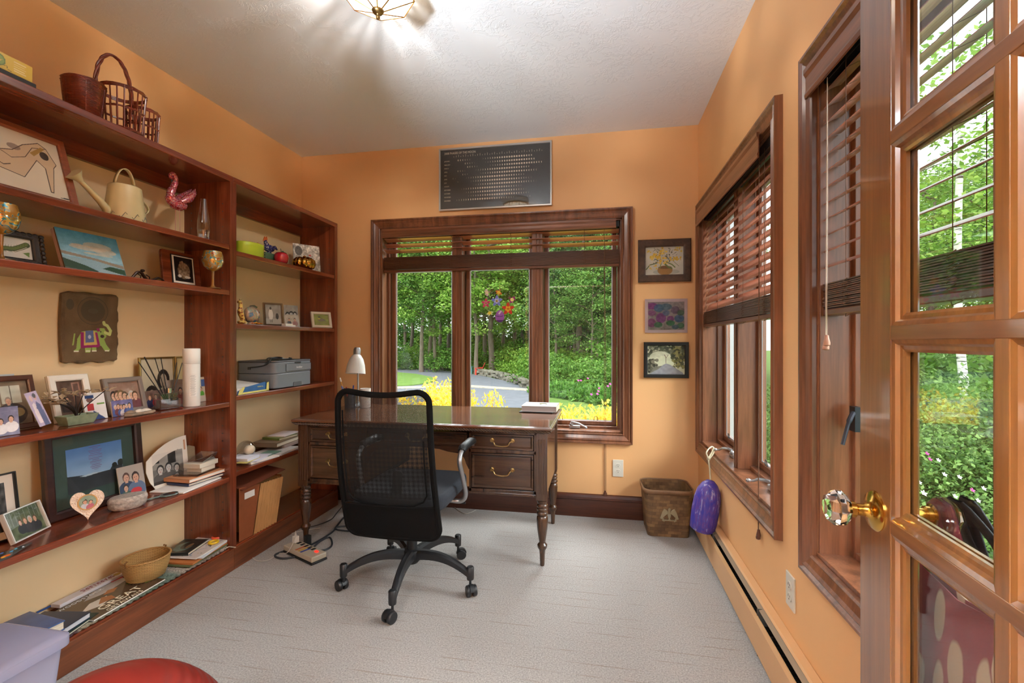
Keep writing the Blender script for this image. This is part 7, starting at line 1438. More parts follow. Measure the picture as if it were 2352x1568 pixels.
# ================================================================ things on the desk
DZ = 0.7508
t = thing('desk_lamp', 'small silver desk lamp with white bell shade at the back of the desk', 'lamp', (-1.655, 2.995, DZ)); 
b = MB(); b.lathe([(0.062, 0), (0.062, 0.006), (0.045, 0.014), (0.012, 0.018), (0.008, 0.03)], 32); b.obj('base', M['silver'], t, smooth=True)
b = MB(); b.tube([(0, 0, 0.02), (0, 0, 0.25), (0.004, -0.01, 0.30)], 0.006, 10); b.obj('pole', M['silver'], t, smooth=True)
Mx = Matrix.Translation((0.006, -0.045, 0.228)) @ Matrix.Rotation(R(-8), 4, 'X')
b = MB(); b.lathe([(0.066, 0.0), (0.064, 0.02), (0.058, 0.06), (0.046, 0.10), (0.030, 0.125), (0.022, 0.132), (0.020, 0.130), (0.044, 0.098), (0.056, 0.06), (0.062, 0.02), (0.064, 0.0)], 36, M=Mx, cap=False); b.obj('lamp_shade', mat('lamp_white', '#d8d4cc', 0.35, sss=0.1), t, smooth=True)
b = MB(); b.lathe([(0.023, 0.130), (0.024, 0.165), (0.018, 0.180), (0, 0.182)], 24, M=Mx); b.obj('socket_cap', M['silver'], t, smooth=True)
b = MB(); b.ell((0.006, -0.045, 0.262), (0.024, 0.024, 0.032)); b.obj('light_bulb', M['white'], t, smooth=True)
t = thing('pen_cup', 'small clear plastic cup holding pens on the desk behind the chair', 'cup', (-1.66, 2.90, DZ)); b = MB(); b.lathe([(0.036, 0), (0.040, 0.10), (0.038, 0.10), (0.034, 0.004), (0, 0.004)], 24, cap=False); b.obj('cup_body', mat('smoke_cup', '#3c4048', 0.2), t, smooth=True)
for i, (dx, dy, tx, ty, L, cc, nm, lb) in enumerate([(-0.02, 0, -0.055, 0.0, 0.185, '#c88c30', 'pencil', 'orange pencil standing tallest in the pen cup'), (-0.012, -0.015, -0.03, -0.02, 0.135, '#2c4a9c', 'pen', 'blue-capped pen leaning left in the pen cup'), (0.0, -0.02, 0.0, -0.03, 0.13, '#a8282c', 'pen', 'red pen in the pen cup'), (0.016, -0.01, 0.025, -0.02, 0.14, '#27408c', 'pen', 'dark blue pen leaning right in the pen cup'), (-0.024, 0.01, -0.05, 0.03, 0.12, '#2a2a2c', 'pen', 'black pen at the left rim of the pen cup')]):
    t = thing(nm, lb, nm, (-1.66+dx, 2.90+dy, DZ+0.008)); d = Vector((tx, ty, L*1.05)); b = MB(); b.tube([(0, 0, 0), d*0.86], 0.0038, 8); b.obj('barrel', mat('pen_barrel_'+cc, cc, 0.3), t, smooth=True); b = MB(); b.tube([d*0.862, d], 0.0045, 8); b.obj('eraser' if nm == 'pencil' else 'cap', M['white'] if nm == 'pencil' else mat('pen_barrel_'+cc, cc, 0.3), t, smooth=True)
t = thing('ceramic_mug', 'white cup standing at the right of the desk lamp', 'cup', (-1.565, 2.93, DZ)); b = MB(); b.lathe([(0.030, 0), (0.034, 0.006), (0.036, 0.13), (0.033, 0.13), (0.031, 0.008), (0, 0.006)], 28, cap=False); b.obj('cup_body', mat('white_ceramic', '#e0dcd6', 0.2), t, smooth=True)
t = thing('book', 'thick white book lying on the back right corner of the desk', 'book', (-0.372, 3.005, DZ), R(-1)); 
b = MB(); b.box(-0.112, 0.112, -0.095, 0.095, 0, 0.003); b.box(-0.112, 0.112, -0.095, 0.095, 0.033, 0.036); b.box(0.109, 0.112, -0.095, 0.095, 0, 0.036); b.obj('cover', mat('white_cover', '#d6d2d0', 0.3), t, bevel=0.001)
b = MB(); b.box(-0.109, 0.109, -0.092, 0.092, 0.003, 0.033); b.obj('pages', mat('grey_page_block', '#a89c98', 0.8), t)
b = MB(); b.tube([(0.015+0.022*math.cos(R(k*30)), 0.01+0.012*math.sin(R(k*30)), 0.037) for k in range(9)], 0.003, 6); b.obj('cover_emblem', mat('worm_green', '#7c7c3c', 0.4), t, smooth=True)
t = thing('notebook', 'thin black notebook under the thick white book', 'notebook', (-0.380, 2.998, DZ-0.0), R(-3)); kids_ = None
b = MB(); b.box(-0.113, 0.1, -0.1, 0.09, 0, 0.005); b.obj('cover', M['black'], t, bevel=0.001)
for o in sc.collection.objects:
    if o.get('label', '').startswith('thick white book'): o.location.z += 0.006
# ================================================================ things on the back wall
PY = D-0.001
t = thing('moon_phase_poster', 'framed dark poster of white moon phases above the back window', 'poster', (-0.732, PY, 2.146)); Wp, Hp = 0.82, 0.449
b = MB(); b.sweep(-Wp/2+0.012, Wp/2-0.012, 0.012, Hp-0.012, [(0, -0.004), (0, -0.020), (0.003, -0.022), (0.012, -0.022), (0.012, 0)]); b.obj('frame', mat('silver_frame', '#c2bdb8', 0.3, 0.6), t, bevel=0.001)
b = MB(); b.box(-Wp/2+0.006, Wp/2-0.006, -0.011, -0.002, 0.006, Hp-0.006); b.obj('print', mat('poster_charcoal', '#2e2722', 0.5), t)
wi = mat('poster_white', '#e2d2bc', 0.6); yi = -0.0113
text('2008 PHASES OF THE MOON', 0.0225, wi, t, (-0.372, yi, Hp-0.042), (R(90), 0, 0), ext=0.0001, sx=0.82)
for i, s_ in enumerate('JANUARY FEBRUARY MARCH APRIL MAY JUNE JULY AUGUST SEPTEMBER OCTOBER NOVEMBER DECEMBER'.split()):
    text(s_, 0.0118, wi, t, (-0.372, yi, 0.372-0.026*i-0.018), (R(90), 0, 0), ext=0.0001, sx=0.82)
b = MB(); x0m = -0.300; dxm = 0.0178
starts = [2, 5, 6, 2, 4, 0, 2, 5, 1, 3, 6, 1]; newm = [7.5, 6, 7, 5, 5, 3, 2.5, 0.5, -0.5, -2, -3, -3]; newm2 = [37, 36, 36.5, 35, 34.5, 32, 31, 30, 29, 28, 27, 26]; days = [31, 29, 31, 30, 31, 30, 31, 31, 30, 31, 30, 31]
first_new = 8.0
doy = 0
for i in range(12):
    for d_ in range(days[i]):
        ph = ((doy-7.5) % 29.53)/29.53; cx = x0m+dxm*(starts[i]+d_); cz = 0.372-0.026*i-0.012; r = 0.0068; il = (1-math.cos(2*PI*ph))/2; doy += 1
        if il < 0.03: continue
        # lit part between limb and terminator ellipse
        s = 1 if ph < 0.5 else -1; n_ = 8; pts = [(s*r*math.cos(-PI/2+PI*k/n_), r*math.sin(-PI/2+PI*k/n_)) for k in range(n_+1)] + [(-s*r*math.cos(2*PI*ph)*-1*math.cos(PI/2-PI*k/n_)*1.0, r*math.sin(PI/2-PI*k/n_)) for k in range(1, n_)]
        vs = [(cx+p_[0]*0.92, yi-0.0001, cz+p_[1]) for p_ in pts]; b.add(vs, [tuple(range(len(vs)))])
for k in range(37): b.add([(x0m+dxm*k-0.001, yi-0.0001, 0.384), (x0m+dxm*k+0.001, yi-0.0001, 0.384), (x0m+dxm*k+0.001, yi-0.0001, 0.391+0.005*(k % 3)), (x0m+dxm*k-0.001, yi-0.0001, 0.391+0.005*(k % 3))], [(0,1,2,3)])
me_o = b.obj('moon_symbols', wi, t)
b = MB(); b.box(-Wp/2+0.010, Wp/2-0.010, -0.0150, -0.0142, 0.010, Hp-0.010); b.obj('glass', thin_glass('poster_glass', f=1.3), t)
def yflow(a):
    c = Cv(a, 1, 200, (196,192,176), 3); c.noise(12, 6); c.ell(0.55,0.10,0.35,0.10,(150,150,140),.6); c.ell(0.52,0.16,0.20,0.17,(150,110,60)); c.ell(0.52,0.26,0.18,0.05,(110,80,48)); c.line([(0.02,0.20),(0.12,0.36),(0.30,0.42)],0.035,(84,96,50)); c.line([(0.5,0.4),(0.62,0.26),(0.70,0.22)],0.05,(100,116,60)); c.line([(0.56,0.45),(0.70,0.36),(0.78,0.26)],0.04,(110,124,70)); c.line([(0.72,0.5),(0.88,0.3)],0.015,(90,96,60)); c.line([(0.42,0.4),(0.38,0.24)],0.03,(120,130,70))
    c.dots(60, (0.22,0.40,0.72,0.95), 0.018, [(110,110,90),(90,96,80)]); c.dots(22, (0.12,0.5,0.40,0.76), 0.032, [(206,168,52),(220,188,84)]); c.dots(16, (0.38,0.72,0.56,0.95), 0.030, [(206,168,52),(224,194,90)]); c.dots(14, (0.66,0.5,0.94,0.62), 0.028, [(206,168,52)]); c.dots(16, (0.30,0.36,0.62,0.62), 0.032, [(206,168,52),(216,180,70)]); c.dots(8, (0.10,0.2,0.35,0.36), 0.028, [(214,178,74)]); c.dots(8, (0.78,0.8,0.95,0.95), 0.025, [(206,176,70)]); c.dots(5, (0,0.8,0.14,0.92), 0.026, [(206,176,70)])
    for k in range(26): x = 0.2+c.rs.rand()*0.7; y = 0.6+c.rs.rand()*0.35; c.line([(x, y), (x+0.03, y+0.04)], 0.012, (84,84,72))
    return c
picframe('picture_frame', 'wide dark bronze frame with watercolour of yellow flowers in a basket', 'painting', (0.427, PY-0.003, 1.596), 0, 0.338, 0.284, mat('hammered_bronze', '#4c3320', 0.45, var=0.35, vscale=30, bump=0.8, bscale=90), yflow(1.25), fw=0.048, th=0.018)
def abst(a):
    c = Cv(a, 1, 120, (120,108,104), 6); c.noise(16, 7)
    for (x, y, rx, ry, col) in [(0.12,0.85,.16,.12,(110,40,104)),(0.1,0.6,.12,.1,(112,60,100)),(0.3,0.78,.14,.14,(50,84,110)),(0.5,0.82,.16,.12,(60,84,98)),(0.36,0.42,.14,.18,(100,40,98)),(0.62,0.38,.1,.12,(104,44,100)),(0.1,0.25,.12,.16,(110,50,92)),(0.28,0.18,.12,.10,(44,90,60)),(0.62,0.24,.12,.10,(40,92,52)),(0.86,0.4,.13,.14,(46,76,112)),(0.9,0.15,.10,.10,(50,92,60)),(0.75,0.7,.12,.14,(84,64,84)),(0.9,0.6,.1,.1,(60,88,62)),(0.5,0.6,.1,.1,(70,84,110)),(0.75,0.1,.1,.08,(60,80,96))]: c.ell(x, y, rx, ry, col, .8)
    c.noise(14, 24); c.grain(7); return c
t = picframe('painting', 'unframed purple and green abstract painting on pale board under plastic', 'painting', (0.439, PY-0.002, 1.258), R(0.6), 0.272, 0.226, None, abst(1.3), fw=0.0, mat_w=0.020, mat_m=mat('lilac_board', '#b29a9a', 0.6, var=0.1, vscale=9), back=mat('lilac_board2', '#a89494', 0.6))
def lane(a):
    c = Cv(a, 1, 200, (206,206,180), 5); c.noise(10, 5); c.dots(150, (0,0.62,1,1.0), 0.05, [(70,74,60),(110,112,92),(150,150,128),(84,90,70)]); c.ell(0.35,0.58,0.30,0.22,(208,210,184),.9); c.ell(0.5,0.45,0.24,0.2,(206,210,180),.9); c.dots(90, (0.66,0.2,1,0.95), 0.05, [(74,78,52),(110,110,64),(140,136,84),(50,54,40)]); c.dots(70, (0,0.08,0.26,0.5), 0.045, [(60,60,50),(96,96,80),(130,128,110)]); c.line([(0.50,0.40),(0.50,0.58),(0.46,0.68)],0.025,(110,84,80)); c.line([(0.50,0.56),(0.56,0.68)],0.015,(110,84,80)); c.poly([(0.05,0.0),(0.42,0.32),(0.50,0.38),(0.62,0.33),(0.96,0.05),(0.96,0.0)],(150,150,156)); c.poly([(0.05,0.02),(0.3,0.18),(0.4,0.3),(0.2,0.26)],(120,118,104)); c.noise(12, 16); return c
picframe('picture_frame', 'black frame with painting of a tree-lined country lane, lowest of three', 'painting', (0.438, PY-0.003, 0.958), 0, 0.286, 0.238, M['black'], lane(1.3), fw=0.024, th=0.018)
# outlets
def outlet(label, loc, rot):
    t = thing('wall_outlet', label, 'outlet', loc, rot); b = MB(); b.cbox((0, -0.003, 0), (0.070, 0.006, 0.115)); b.obj('cover_plate', M['ivory'], t, bevel=0.002)
    for s in (-1, 1):
        b = MB(); b.lathe([(0.0165, 0), (0.0165, 0.0025)], 24, M=Matrix.Translation((0, -0.006, s*0.0195)) @ Matrix.Rotation(R(90), 4, 'X'), sy=0.86); o = b.obj('socket', M['ivory'], t)
        b = MB(); b.cbox((-0.0062, -0.0087, s*0.0195+0.004), (0.002, 0.0006, 0.008)); b.cbox((0.0062, -0.0087, s*0.0195+0.004), (0.002, 0.0006, 0.0065)); b.cbox((0, -0.0087, s*0.0195-0.0065), (0.004, 0.0006, 0.004)); b.obj('slots', M['black'], o)
outlet('ivory double outlet on the back wall below the window corner', (0.127, D, 0.340), 0)
outlet('ivory double outlet on the right wall between the two windows', (XR, 1.727, 0.352), R(-90))
# wastebasket
spm = newmat('split_ash_weave'); m, n, l, bs = spm
tc = n.new('ShaderNodeTexCoord'); br = n.new('ShaderNodeTexBrick'); br.inputs['Scale'].default_value = 1.0; br.inputs['Brick Width'].default_value = 0.040; br.inputs['Row Height'].default_value = 0.019; br.inputs['Mortar Size'].default_value = 0.0007; br.inputs['Mortar Smooth'].default_value = 1.0; br.inputs['Color1'].default_value = lin('#664829'); br.inputs['Color2'].default_value = lin('#94714a'); br.inputs['Mortar'].default_value = lin('#3a2618')
sp = n.new('ShaderNodeSeparateXYZ'); cb = n.new('ShaderNodeCombineXYZ'); ad = n.new('ShaderNodeMath'); ad.operation = 'ADD'; l.new(tc.outputs['Object'], sp.inputs[0]); l.new(sp.outputs['X'], ad.inputs[0]); l.new(sp.outputs['Y'], ad.inputs[1]); l.new(ad.outputs[0], cb.inputs[0]); l.new(sp.outputs['Z'], cb.inputs[1]); l.new(cb.outputs[0], br.inputs['Vector'])
no = nd(n, 'ShaderNodeTexNoise', Scale=30.0, Detail=5.0); l.new(tc.outputs['Object'], no.inputs['Vector']); mx = n.new('ShaderNodeMixRGB'); mx.blend_type = 'MULTIPLY'; mx.inputs[0].default_value = 0.7; rr_ = ramp(n, [(0.35, (0.55,0.5,0.45,1)), (0.65, (1,1,1,1))]); l.new(no.outputs['Fac'], rr_.inputs['Fac']); l.new(br.outputs['Color'], mx.inputs[1]); l.new(rr_.outputs[0], mx.inputs[2]); l.new(mx.outputs[0], bs.inputs['Base Color']); bs.inputs['Roughness'].default_value = 0.55
bp = nd(n, 'ShaderNodeBump', Strength=0.45, Distance=0.003); bp.invert = True; l.new(br.outputs['Fac'], bp.inputs['Height']); l.new(bp.outputs[0], bs.inputs['Normal'])
t = thing('wastebasket', 'square woven splint wastebasket with a metal eagle on its front', 'wastebasket', (0.417, 3.092, 0.001), R(2)); b = MB()
def ringp(w, d, r, z): return [(x, y, z) for x, y in rrect(w, d, r, 6)]
R0 = ringp(0.248, 0.225, 0.03, 0.0); R1 = ringp(0.292, 0.258, 0.055, 0.285); R2 = ringp(0.280, 0.246, 0.05, 0.285); R3 = ringp(0.238, 0.215, 0.028, 0.008); nn = len(R0)
b.add(R0+R1+R2+R3, [(i, (i+1) % nn, nn+(i+1) % nn, nn+i) for i in range(nn)]+[(nn+i, nn+(i+1) % nn, 2*nn+(i+1) % nn, 2*nn+i) for i in range(nn)]+[(2*nn+i, 2*nn+(i+1) % nn, 3*nn+(i+1) % nn, 3*nn+i) for i in range(nn)]+[tuple(range(nn))[::-1], tuple(range(3*nn, 4*nn))]); b.obj('woven_body', m, t, smooth=True)
for (w, d, rz0, rz1, nm) in ((0.296, 0.262, 0.262, 0.290, 'outer_rim'),):
    b = MB(); A = ringp(w, d, 0.056, rz0); B = ringp(w+0.004, d+0.004, 0.057, rz1); b.add(A+B, [(i, (i+1) % nn, nn+(i+1) % nn, nn+i) for i in range(nn)]); b.obj(nm, mat('ash_rim', '#846040', 0.5, var=0.2, vscale=20), t, solid=0.004, smooth=True)
b = MB(); ym_ = -0.127; f = lambda pts: [(x, z) for x, z in pts]
for s in (-1, 1):
    b.prism([(s*0.006, 0.150), (s*0.012, 0.168), (s*0.030, 0.180), (s*0.042, 0.160), (s*0.056, 0.118), (s*0.040, 0.114), (s*0.045, 0.108), (s*0.028, 0.098), (s*0.030, 0.112), (s*0.036, 0.125), (s*0.018, 0.142)], ym_-0.004, ym_, axis='y')
b.prism([(-0.008, 0.165), (-0.006, 0.180), (0.004, 0.186), (0.008, 0.178), (0.006, 0.160), (0.010, 0.140), (0.004, 0.120), (-0.006, 0.120), (-0.010, 0.142)], ym_-0.007, ym_, axis='y'); b.prism([(-0.032, 0.106), (0.032, 0.106), (0.028, 0.114), (0.010, 0.112), (0, 0.124), (-0.010, 0.112), (-0.028, 0.114)], ym_-0.005, ym_, axis='y')
b.obj('eagle_emblem', mat('aged_brass_plate', '#b8ac8c', 0.3, 0.85), t, bevel=0.001)
# painted buoy
m, n, l, bs = newmat('brushed_blue_purple_paint'); tc = n.new('ShaderNodeTexCoord'); mp = n.new('ShaderNodeMapping'); mp.inputs['Scale'].default_value = (30, 30, 7); l.new(tc.outputs['Object'], mp.inputs[0]); no = nd(n, 'ShaderNodeTexNoise', Scale=2.0, Detail=4.0, Distortion=0.8); l.new(mp.outputs[0], no.inputs['Vector'])
r_ = ramp(n, [(0.34, lin('#3430a0')), (0.46, lin('#4a3c9c')), (0.54, lin('#6a4494')), (0.60, lin('#4a50b0')), (0.66, lin('#b4a8cc'))]); l.new(no.outputs['Fac'], r_.inputs['Fac']); l.new(r_.outputs[0], bs.inputs['Base Color']); bs.inputs['Roughness'].default_value = 0.5
t = thing('buoy', 'blue and purple painted buoy hanging on cream rope from the window crank', 'buoy', (0.548, 2.665, 0.176), (R(0), R(9), 0))
b = MB(); b.lathe([(0.0, 0.0), (0.048, 0.0), (0.064, 0.012), (0.068, 0.06), (0.070, 0.12), (0.067, 0.18), (0.058, 0.225), (0.040, 0.258), (0.020, 0.276), (0, 0.280)], 36, cap=False); b.obj('body', m, t, smooth=2)
Mi = (Matrix.Translation((0.548, 2.665, 0.176)) @ Matrix.Rotation(R(9), 4, 'Y')).inverted(); rp = mat('cream_rope', '#d2c6a6', 0.9, bump=0.8, bscale=300)
pth = [Vector(q) for q in ((0.592, 2.665, 0.452), (0.596, 2.70, 0.50), (0.600, 2.745, 0.548), (0.622, 2.775, 0.575), (0.634, 2.782, 0.604))]
b = MB(); b.tube([Mi @ q for q in smoothpath(pth, 5)], 0.0042, 7); b.tube([Mi @ Vector(q) for q in smoothpath([(0.600, 2.745, 0.548), (0.590, 2.755, 0.58), (0.622, 2.785, 0.606), (0.640, 2.790, 0.594), (0.628, 2.77, 0.570), (0.602, 2.742, 0.545)], 5)], 0.0038, 7); b.ell(tuple(Mi @ Vector((0.600, 2.745, 0.548))), (0.010, 0.010, 0.012)); b.obj('rope', rp, t, smooth=True)
# window stickers
def sticker(label, px, py, kind, cols, s=1.0):
    c0 = onY(px, py, D+0.1335); t = thing('flower_sticker', label, 'sticker', c0, 0); t.scale = (s, 1, s)
    def petals(n, L, w, m, a0=0, off=0.0, nm='petals', y=0, sq=1.0):
        b = MB()
        for k in range(n):
            a = R(a0+360*k/n); ca, sa = math.cos(a), math.sin(a); P = [(off, 0), (off+L*0.4, w), (off+L*0.75, w*0.8), (off+L, 0), (off+L*0.75, -w*0.8), (off+L*0.4, -w)]
            b.add([(p*ca-q*sa, y, (p*sa+q*ca)*sq) for p, q in P], [tuple(range(6))])
        return b.obj(nm, m, t, solid=0.0004)
    mk = lambda c: mat('sticker_'+c, c, 0.6)
    if kind == 'star': petals(5, 0.045, 0.012, mk(cols[0]), 90); petals(5, 0.022, 0.008, mk(cols[1]), 54, nm='inner_petals', y=-0.0006); petals(6, 0.008, 0.004, mk(cols[2]), 0, nm='centre', y=-0.0012)
    else:
        a0 = kind; b = MB()
        for k in (-0.5, -0.15, 0.2, 0.5): a = R(a0)+k; b.add([(0, 0, 0), (0.05*math.cos(a)-0.002*math.sin(a), 0, 0.05*math.sin(a)+0.002*math.cos(a)), (0.052*math.cos(a), 0, 0.052*math.sin(a)), (0.004*math.cos(a+1), 0, 0.004*math.sin(a+1))], [(0,1,2,3)])
        b.obj('spurs', mk(cols[0]), t, solid=0.0004)
        b = MB()
        for k in (-1.1, -0.45, 0.45, 1.1): a = R(a0+180)+k; ca, sa = math.cos(a), math.sin(a); P = [(0, 0), (0.016, 0.008), (0.030, 0.005), (0.034, 0), (0.030, -0.005), (0.016, -0.008)]; b.add([(p*ca-q*sa, -0.0005, p*sa+q*ca) for p, q in P], [tuple(range(6))])
        b.obj('petals', mk(cols[1]), t, solid=0.0004); b = MB(); a = R(a0+180); b.lathe([(0.014, 0), (0.014, 0.0005)], 12, M=Matrix.Translation((0.010*math.cos(a), -0.0010, 0.010*math.sin(a))) @ Matrix.Rotation(R(90), 4, 'X')); b.obj('centre', mk(cols[2]), t)
sticker('pale pink columbine sticker at the upper left of the window bouquet', 1121, 671, 10, ['#b47a90', '#e4c4d4', '#ecdcb4'], 0.9)
sticker('orange and yellow columbine sticker at the top of the bouquet', 1147, 669, 60, ['#d87a5c', '#ea8a3c', '#f2d040'], 0.9)
sticker('magenta and cream columbine sticker at the right of the bouquet', 1174, 686, 140, ['#c4508c', '#b8348c', '#f0e08c'], 1.0)
sticker('blue star-shaped columbine sticker in the middle of the bouquet', 1141, 691, 'star', ['#7c88d8', '#c4c8ec', '#e8c840'], 1.0)
sticker('crimson pink star-shaped columbine sticker at the left of the bouquet', 1116, 696, 'star', ['#c83c64', '#e07890', '#d8c860'], 0.82)
sticker('red star-shaped columbine sticker with yellow middle at the lower right', 1167, 709, 'star', ['#d83820', '#f0b828', '#e89020'], 1.12)
sticker('pale green and yellow columbine sticker below the crimson one', 1124, 716, 110, ['#b8c488', '#d4dca0', '#ecdc48'], 0.9)
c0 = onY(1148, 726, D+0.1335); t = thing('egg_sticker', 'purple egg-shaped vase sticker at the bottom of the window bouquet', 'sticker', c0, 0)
b = MB(); b.add([(0.034*math.cos(R(a))*(1-0.12*math.sin(R(a))), 0, 0.045*math.sin(R(a))) for a in range(0, 360, 15)], [tuple(range(24))]); b.obj('vase', mat('violet_print', '#9c5cb4', 0.5), t, solid=0.0004)
b = MB(); b.add([(0.030*math.cos(R(a)), -0.0006, 0.008+0.012*math.sin(R(a))) for a in range(180, 361, 15)]+[(0.024, -0.0006, 0.004), (0, -0.0006, -0.001), (-0.024, -0.0006, 0.004)], [tuple(range(16))]); b.add([(0.030*math.cos(R(a)), -0.0006, -0.022+0.02*math.sin(R(a))) for a in range(200, 341, 14)], [tuple(range(11))]); b.obj('dark_bands', mat('deep_violet', '#4c2068', 0.5), t, solid=0.0003)
b = MB(); b.add([(-0.012, -0.0006, 0.02), (0.006, -0.0006, 0.044), (0.016, -0.0006, 0.036), (-0.004, -0.0006, 0.012)], [(0,1,2,3)]); b.obj('printed_highlight', mat('pale_lilac', '#e0cce4', 0.5), t, solid=0.0003)  # highlight on the vase, put in as a pale patch of colour
# ================================================================ floor: power strip, chargers, cables, ball, bin, bags
t = thing('power_strip', 'beige power strip with glowing red switch on the carpet', 'power strip', (-1.62, 2.345, 0.001), R(-24))
b = MB(); b.box(-0.14, 0.14, -0.045, 0.045, 0.012, 0.042); b.obj('housing', mat('beige_plastic', '#b8ae9a', 0.4), t, bevel=0.006); b = MB(); b.box(-0.142, 0.142, -0.047, 0.047, 0.0, 0.012); b.obj('base', M['black'], t, bevel=0.003)
b = MB(); b.cbox((0.095, 0.012, 0.043), (0.022, 0.014, 0.008)); b.obj('switch', mat('red_lit_switch', '#d81818', 0.3, emit='#ff2a1c', es=2.0), t, bevel=0.001)
for k, cc in enumerate(('#c8622c', '#c89a30', '#3c4a94')):
    b = MB(); b.cbox((-0.02+0.024*k, -0.012, 0.0424), (0.014, 0.06, 0.0008)); b.obj('printed_band', mat('band_'+cc, cc, 0.5), t)
b = MB()
for k in range(5): b.cbox((-0.09+0.035*k, 0.022, 0.0424), (0.018, 0.026, 0.0008))
b.obj('socket_row', M['black'], t)
wc = mat('white_cable', '#c8c2b8', 0.5)
t = thing('usb_charger', 'small white cube charger plugged into the power strip', 'charger', (-1.715, 2.40, 0.046), R(-24)); b = MB(); b.cbox((0, 0, 0.018), (0.028, 0.028, 0.036)); b.obj('body', M['white'], t, bevel=0.003); b = MB(); b.cbox((0, 0, 0.044), (0.010, 0.006, 0.016)); b.obj('usb_plug', M['white'], t, bevel=0.001)
def cable(label, pts, r, m, zr=None, cat='cable', name='cable'):
    P = [p if len(p) == 3 else (*onZ(p[0], p[1], 0.006).to_tuple()[:2], 0.001+r) for p in pts]; o0 = Vector(P[0]); b = MB(); b.tube([Vector(q)-o0 for q in smoothpath(P, 8)], r, 8); o = b.obj(name, m, smooth=True); o.location = o0; return tag(o, label, cat)
cable('thin white charging cable looping from the cube charger onto the carpet', [(-1.715, 2.40, 0.100), (-1.705, 2.385, 0.115), (-1.69, 2.36, 0.09), (-1.70, 2.31, 0.03), (640, 1270), (615, 1285), (590, 1286), (579, 1275), (590, 1262), (612, 1246)], 0.0022, wc)
gc = mat('dark_grey_cable', '#30343a', 0.5)
cable('thick dark grey cable snaking in loops beside the power strip', [(694, 1257), (665, 1262), (635, 1272), (634, 1279), (655, 1282), (690, 1275), (712, 1263), (735, 1243), (755, 1234), (762, 1242), (760, 1255), (740, 1264), (700, 1262)], 0.0055, gc)
cable('dark grey cable running from the power strip behind the chair', [(700, 1258), (720, 1248), (745, 1234), (765, 1220), (772, 1210), (790, 1188), (812, 1176), (830, 1180)], 0.0055, gc)
cable('dark grey cable loop lying behind the lower back of the chair', [(830, 1222), (800, 1219), (775, 1216), (772, 1211), (795, 1208), (830, 1210)], 0.005, gc)
cable('thin black cable running along the carpet under the desk', [(673, 1214), (700, 1210), (725, 1206), (760, 1192), (775, 1175), (798, 1150), (830, 1130)], 0.003, M['black'])
cable('thin white cable lying on the carpet behind the desk leg', [(662, 1226), (690, 1218), (720, 1213), (736, 1211)], 0.002, wc)
cable('short white cable end lying on the carpet right of the chair', [(1040, 1160), (1055, 1172), (1072, 1178), (1093, 1170)], 0.0022, wc)
t = thing('black_plug_adapter', 'black plug adapter standing at the back of the power strip', 'adapter', (-1.655, 2.425, 0.001), R(-20)); b = MB(); b.cbox((0, 0, 0.04), (0.03, 0.03, 0.08)); b.obj('body', M['black'], t, bevel=0.004)
t = thing('exercise_ball', 'big red exercise ball at the bottom edge of the picture', 'exercise ball', (-1.0, 0.78, 0.251)); m, n, l, bs = newmat('red_vinyl')
bs.inputs['Base Color'].default_value = lin('#7e241c'); bs.inputs['Roughness'].default_value = 0.38; tc = n.new('ShaderNodeTexCoord'); sp = n.new('ShaderNodeSeparateXYZ'); l.new(tc.outputs['Object'], sp.inputs[0]); mm = n.new('ShaderNodeMath'); mm.operation = 'MULTIPLY'; mm.inputs[1].default_value = 420; l.new(sp.outputs['Z'], mm.inputs[0]); ms = n.new('ShaderNodeMath'); ms.operation = 'SINE'; l.new(mm.outputs[0], ms.inputs[0]); bp = nd(n, 'ShaderNodeBump', Strength=0.35, Distance=0.002); l.new(ms.outputs[0], bp.inputs['Height']); l.new(bp.outputs[0], bs.inputs['Normal'])
b = MB(); b.ell((0, 0, 0), 0.25, n=64, m=40); b.obj('ball', m, t, smooth=2)
# plastic bin
pm = mat('milky_plastic', '#d8d8ee', 0.25, trans=0.75, ior=1.25, bump=0.1, bscale=60)
m, n, l, bs = newmat('milky_storage_plastic'); bs.inputs['Base Color'].default_value = lin('#c4c4dc'); bs.inputs['Roughness'].default_value = 0.25; tr_ = n.new('ShaderNodeBsdfTransparent'); tr_.inputs[0].default_value = (0.9, 0.9, 1, 1); mx = n.new('ShaderNodeMixShader'); mx.inputs[0].default_value = 0.5; l.new(tr_.outputs[0], mx.inputs[1]); l.new(bs.outputs[0], mx.inputs[2]); l.new(mx.outputs[0], n['Material Output'].inputs[0]); pm = m
t = thing('storage_bin', 'milky translucent plastic storage bin with lid on the floor at far left', 'storage bin', (-1.715, 0.93, 0.001), 0)
def bowlbox(w0, d0, w1, d1, z0, z1, r): A = [(x, y, z0) for x, y in rrect(w0, d0, r, 5)]; B = [(x, y, z1) for x, y in rrect(w1, d1, r, 5)]; k = len(A); return A+B, [(i, (i+1) % k, k+(i+1) % k, k+i) for i in range(k)], k
vs, fs, k = bowlbox(0.22, 0.36, 0.262, 0.41, 0.0, 0.295, 0.025); b = MB(); b.add(vs, fs+[tuple(range(k))[::-1]]); b.obj('tub', pm, t, solid=0.002, smooth=True)
vs, fs, k = bowlbox(0.286, 0.436, 0.286, 0.436, 0.285, 0.312, 0.03); v2, f2, k2 = bowlbox(0.286, 0.436, 0.25, 0.40, 0.312, 0.322, 0.028); b = MB(); b.add(vs, fs); b.add(v2, f2+[tuple(range(k2, 2*k2))]); b.obj('lid', pm, t, solid=0.002, smooth=True, bevel=0.002)
b = MB(); b.tube([(-0.0, -0.16, 0.327), (0.01, -0.02, 0.328), (0.02, 0.02, 0.326)], [0.008, 0.009, 0.005], 10); b.obj('handle', M['white'], t, smooth=True)
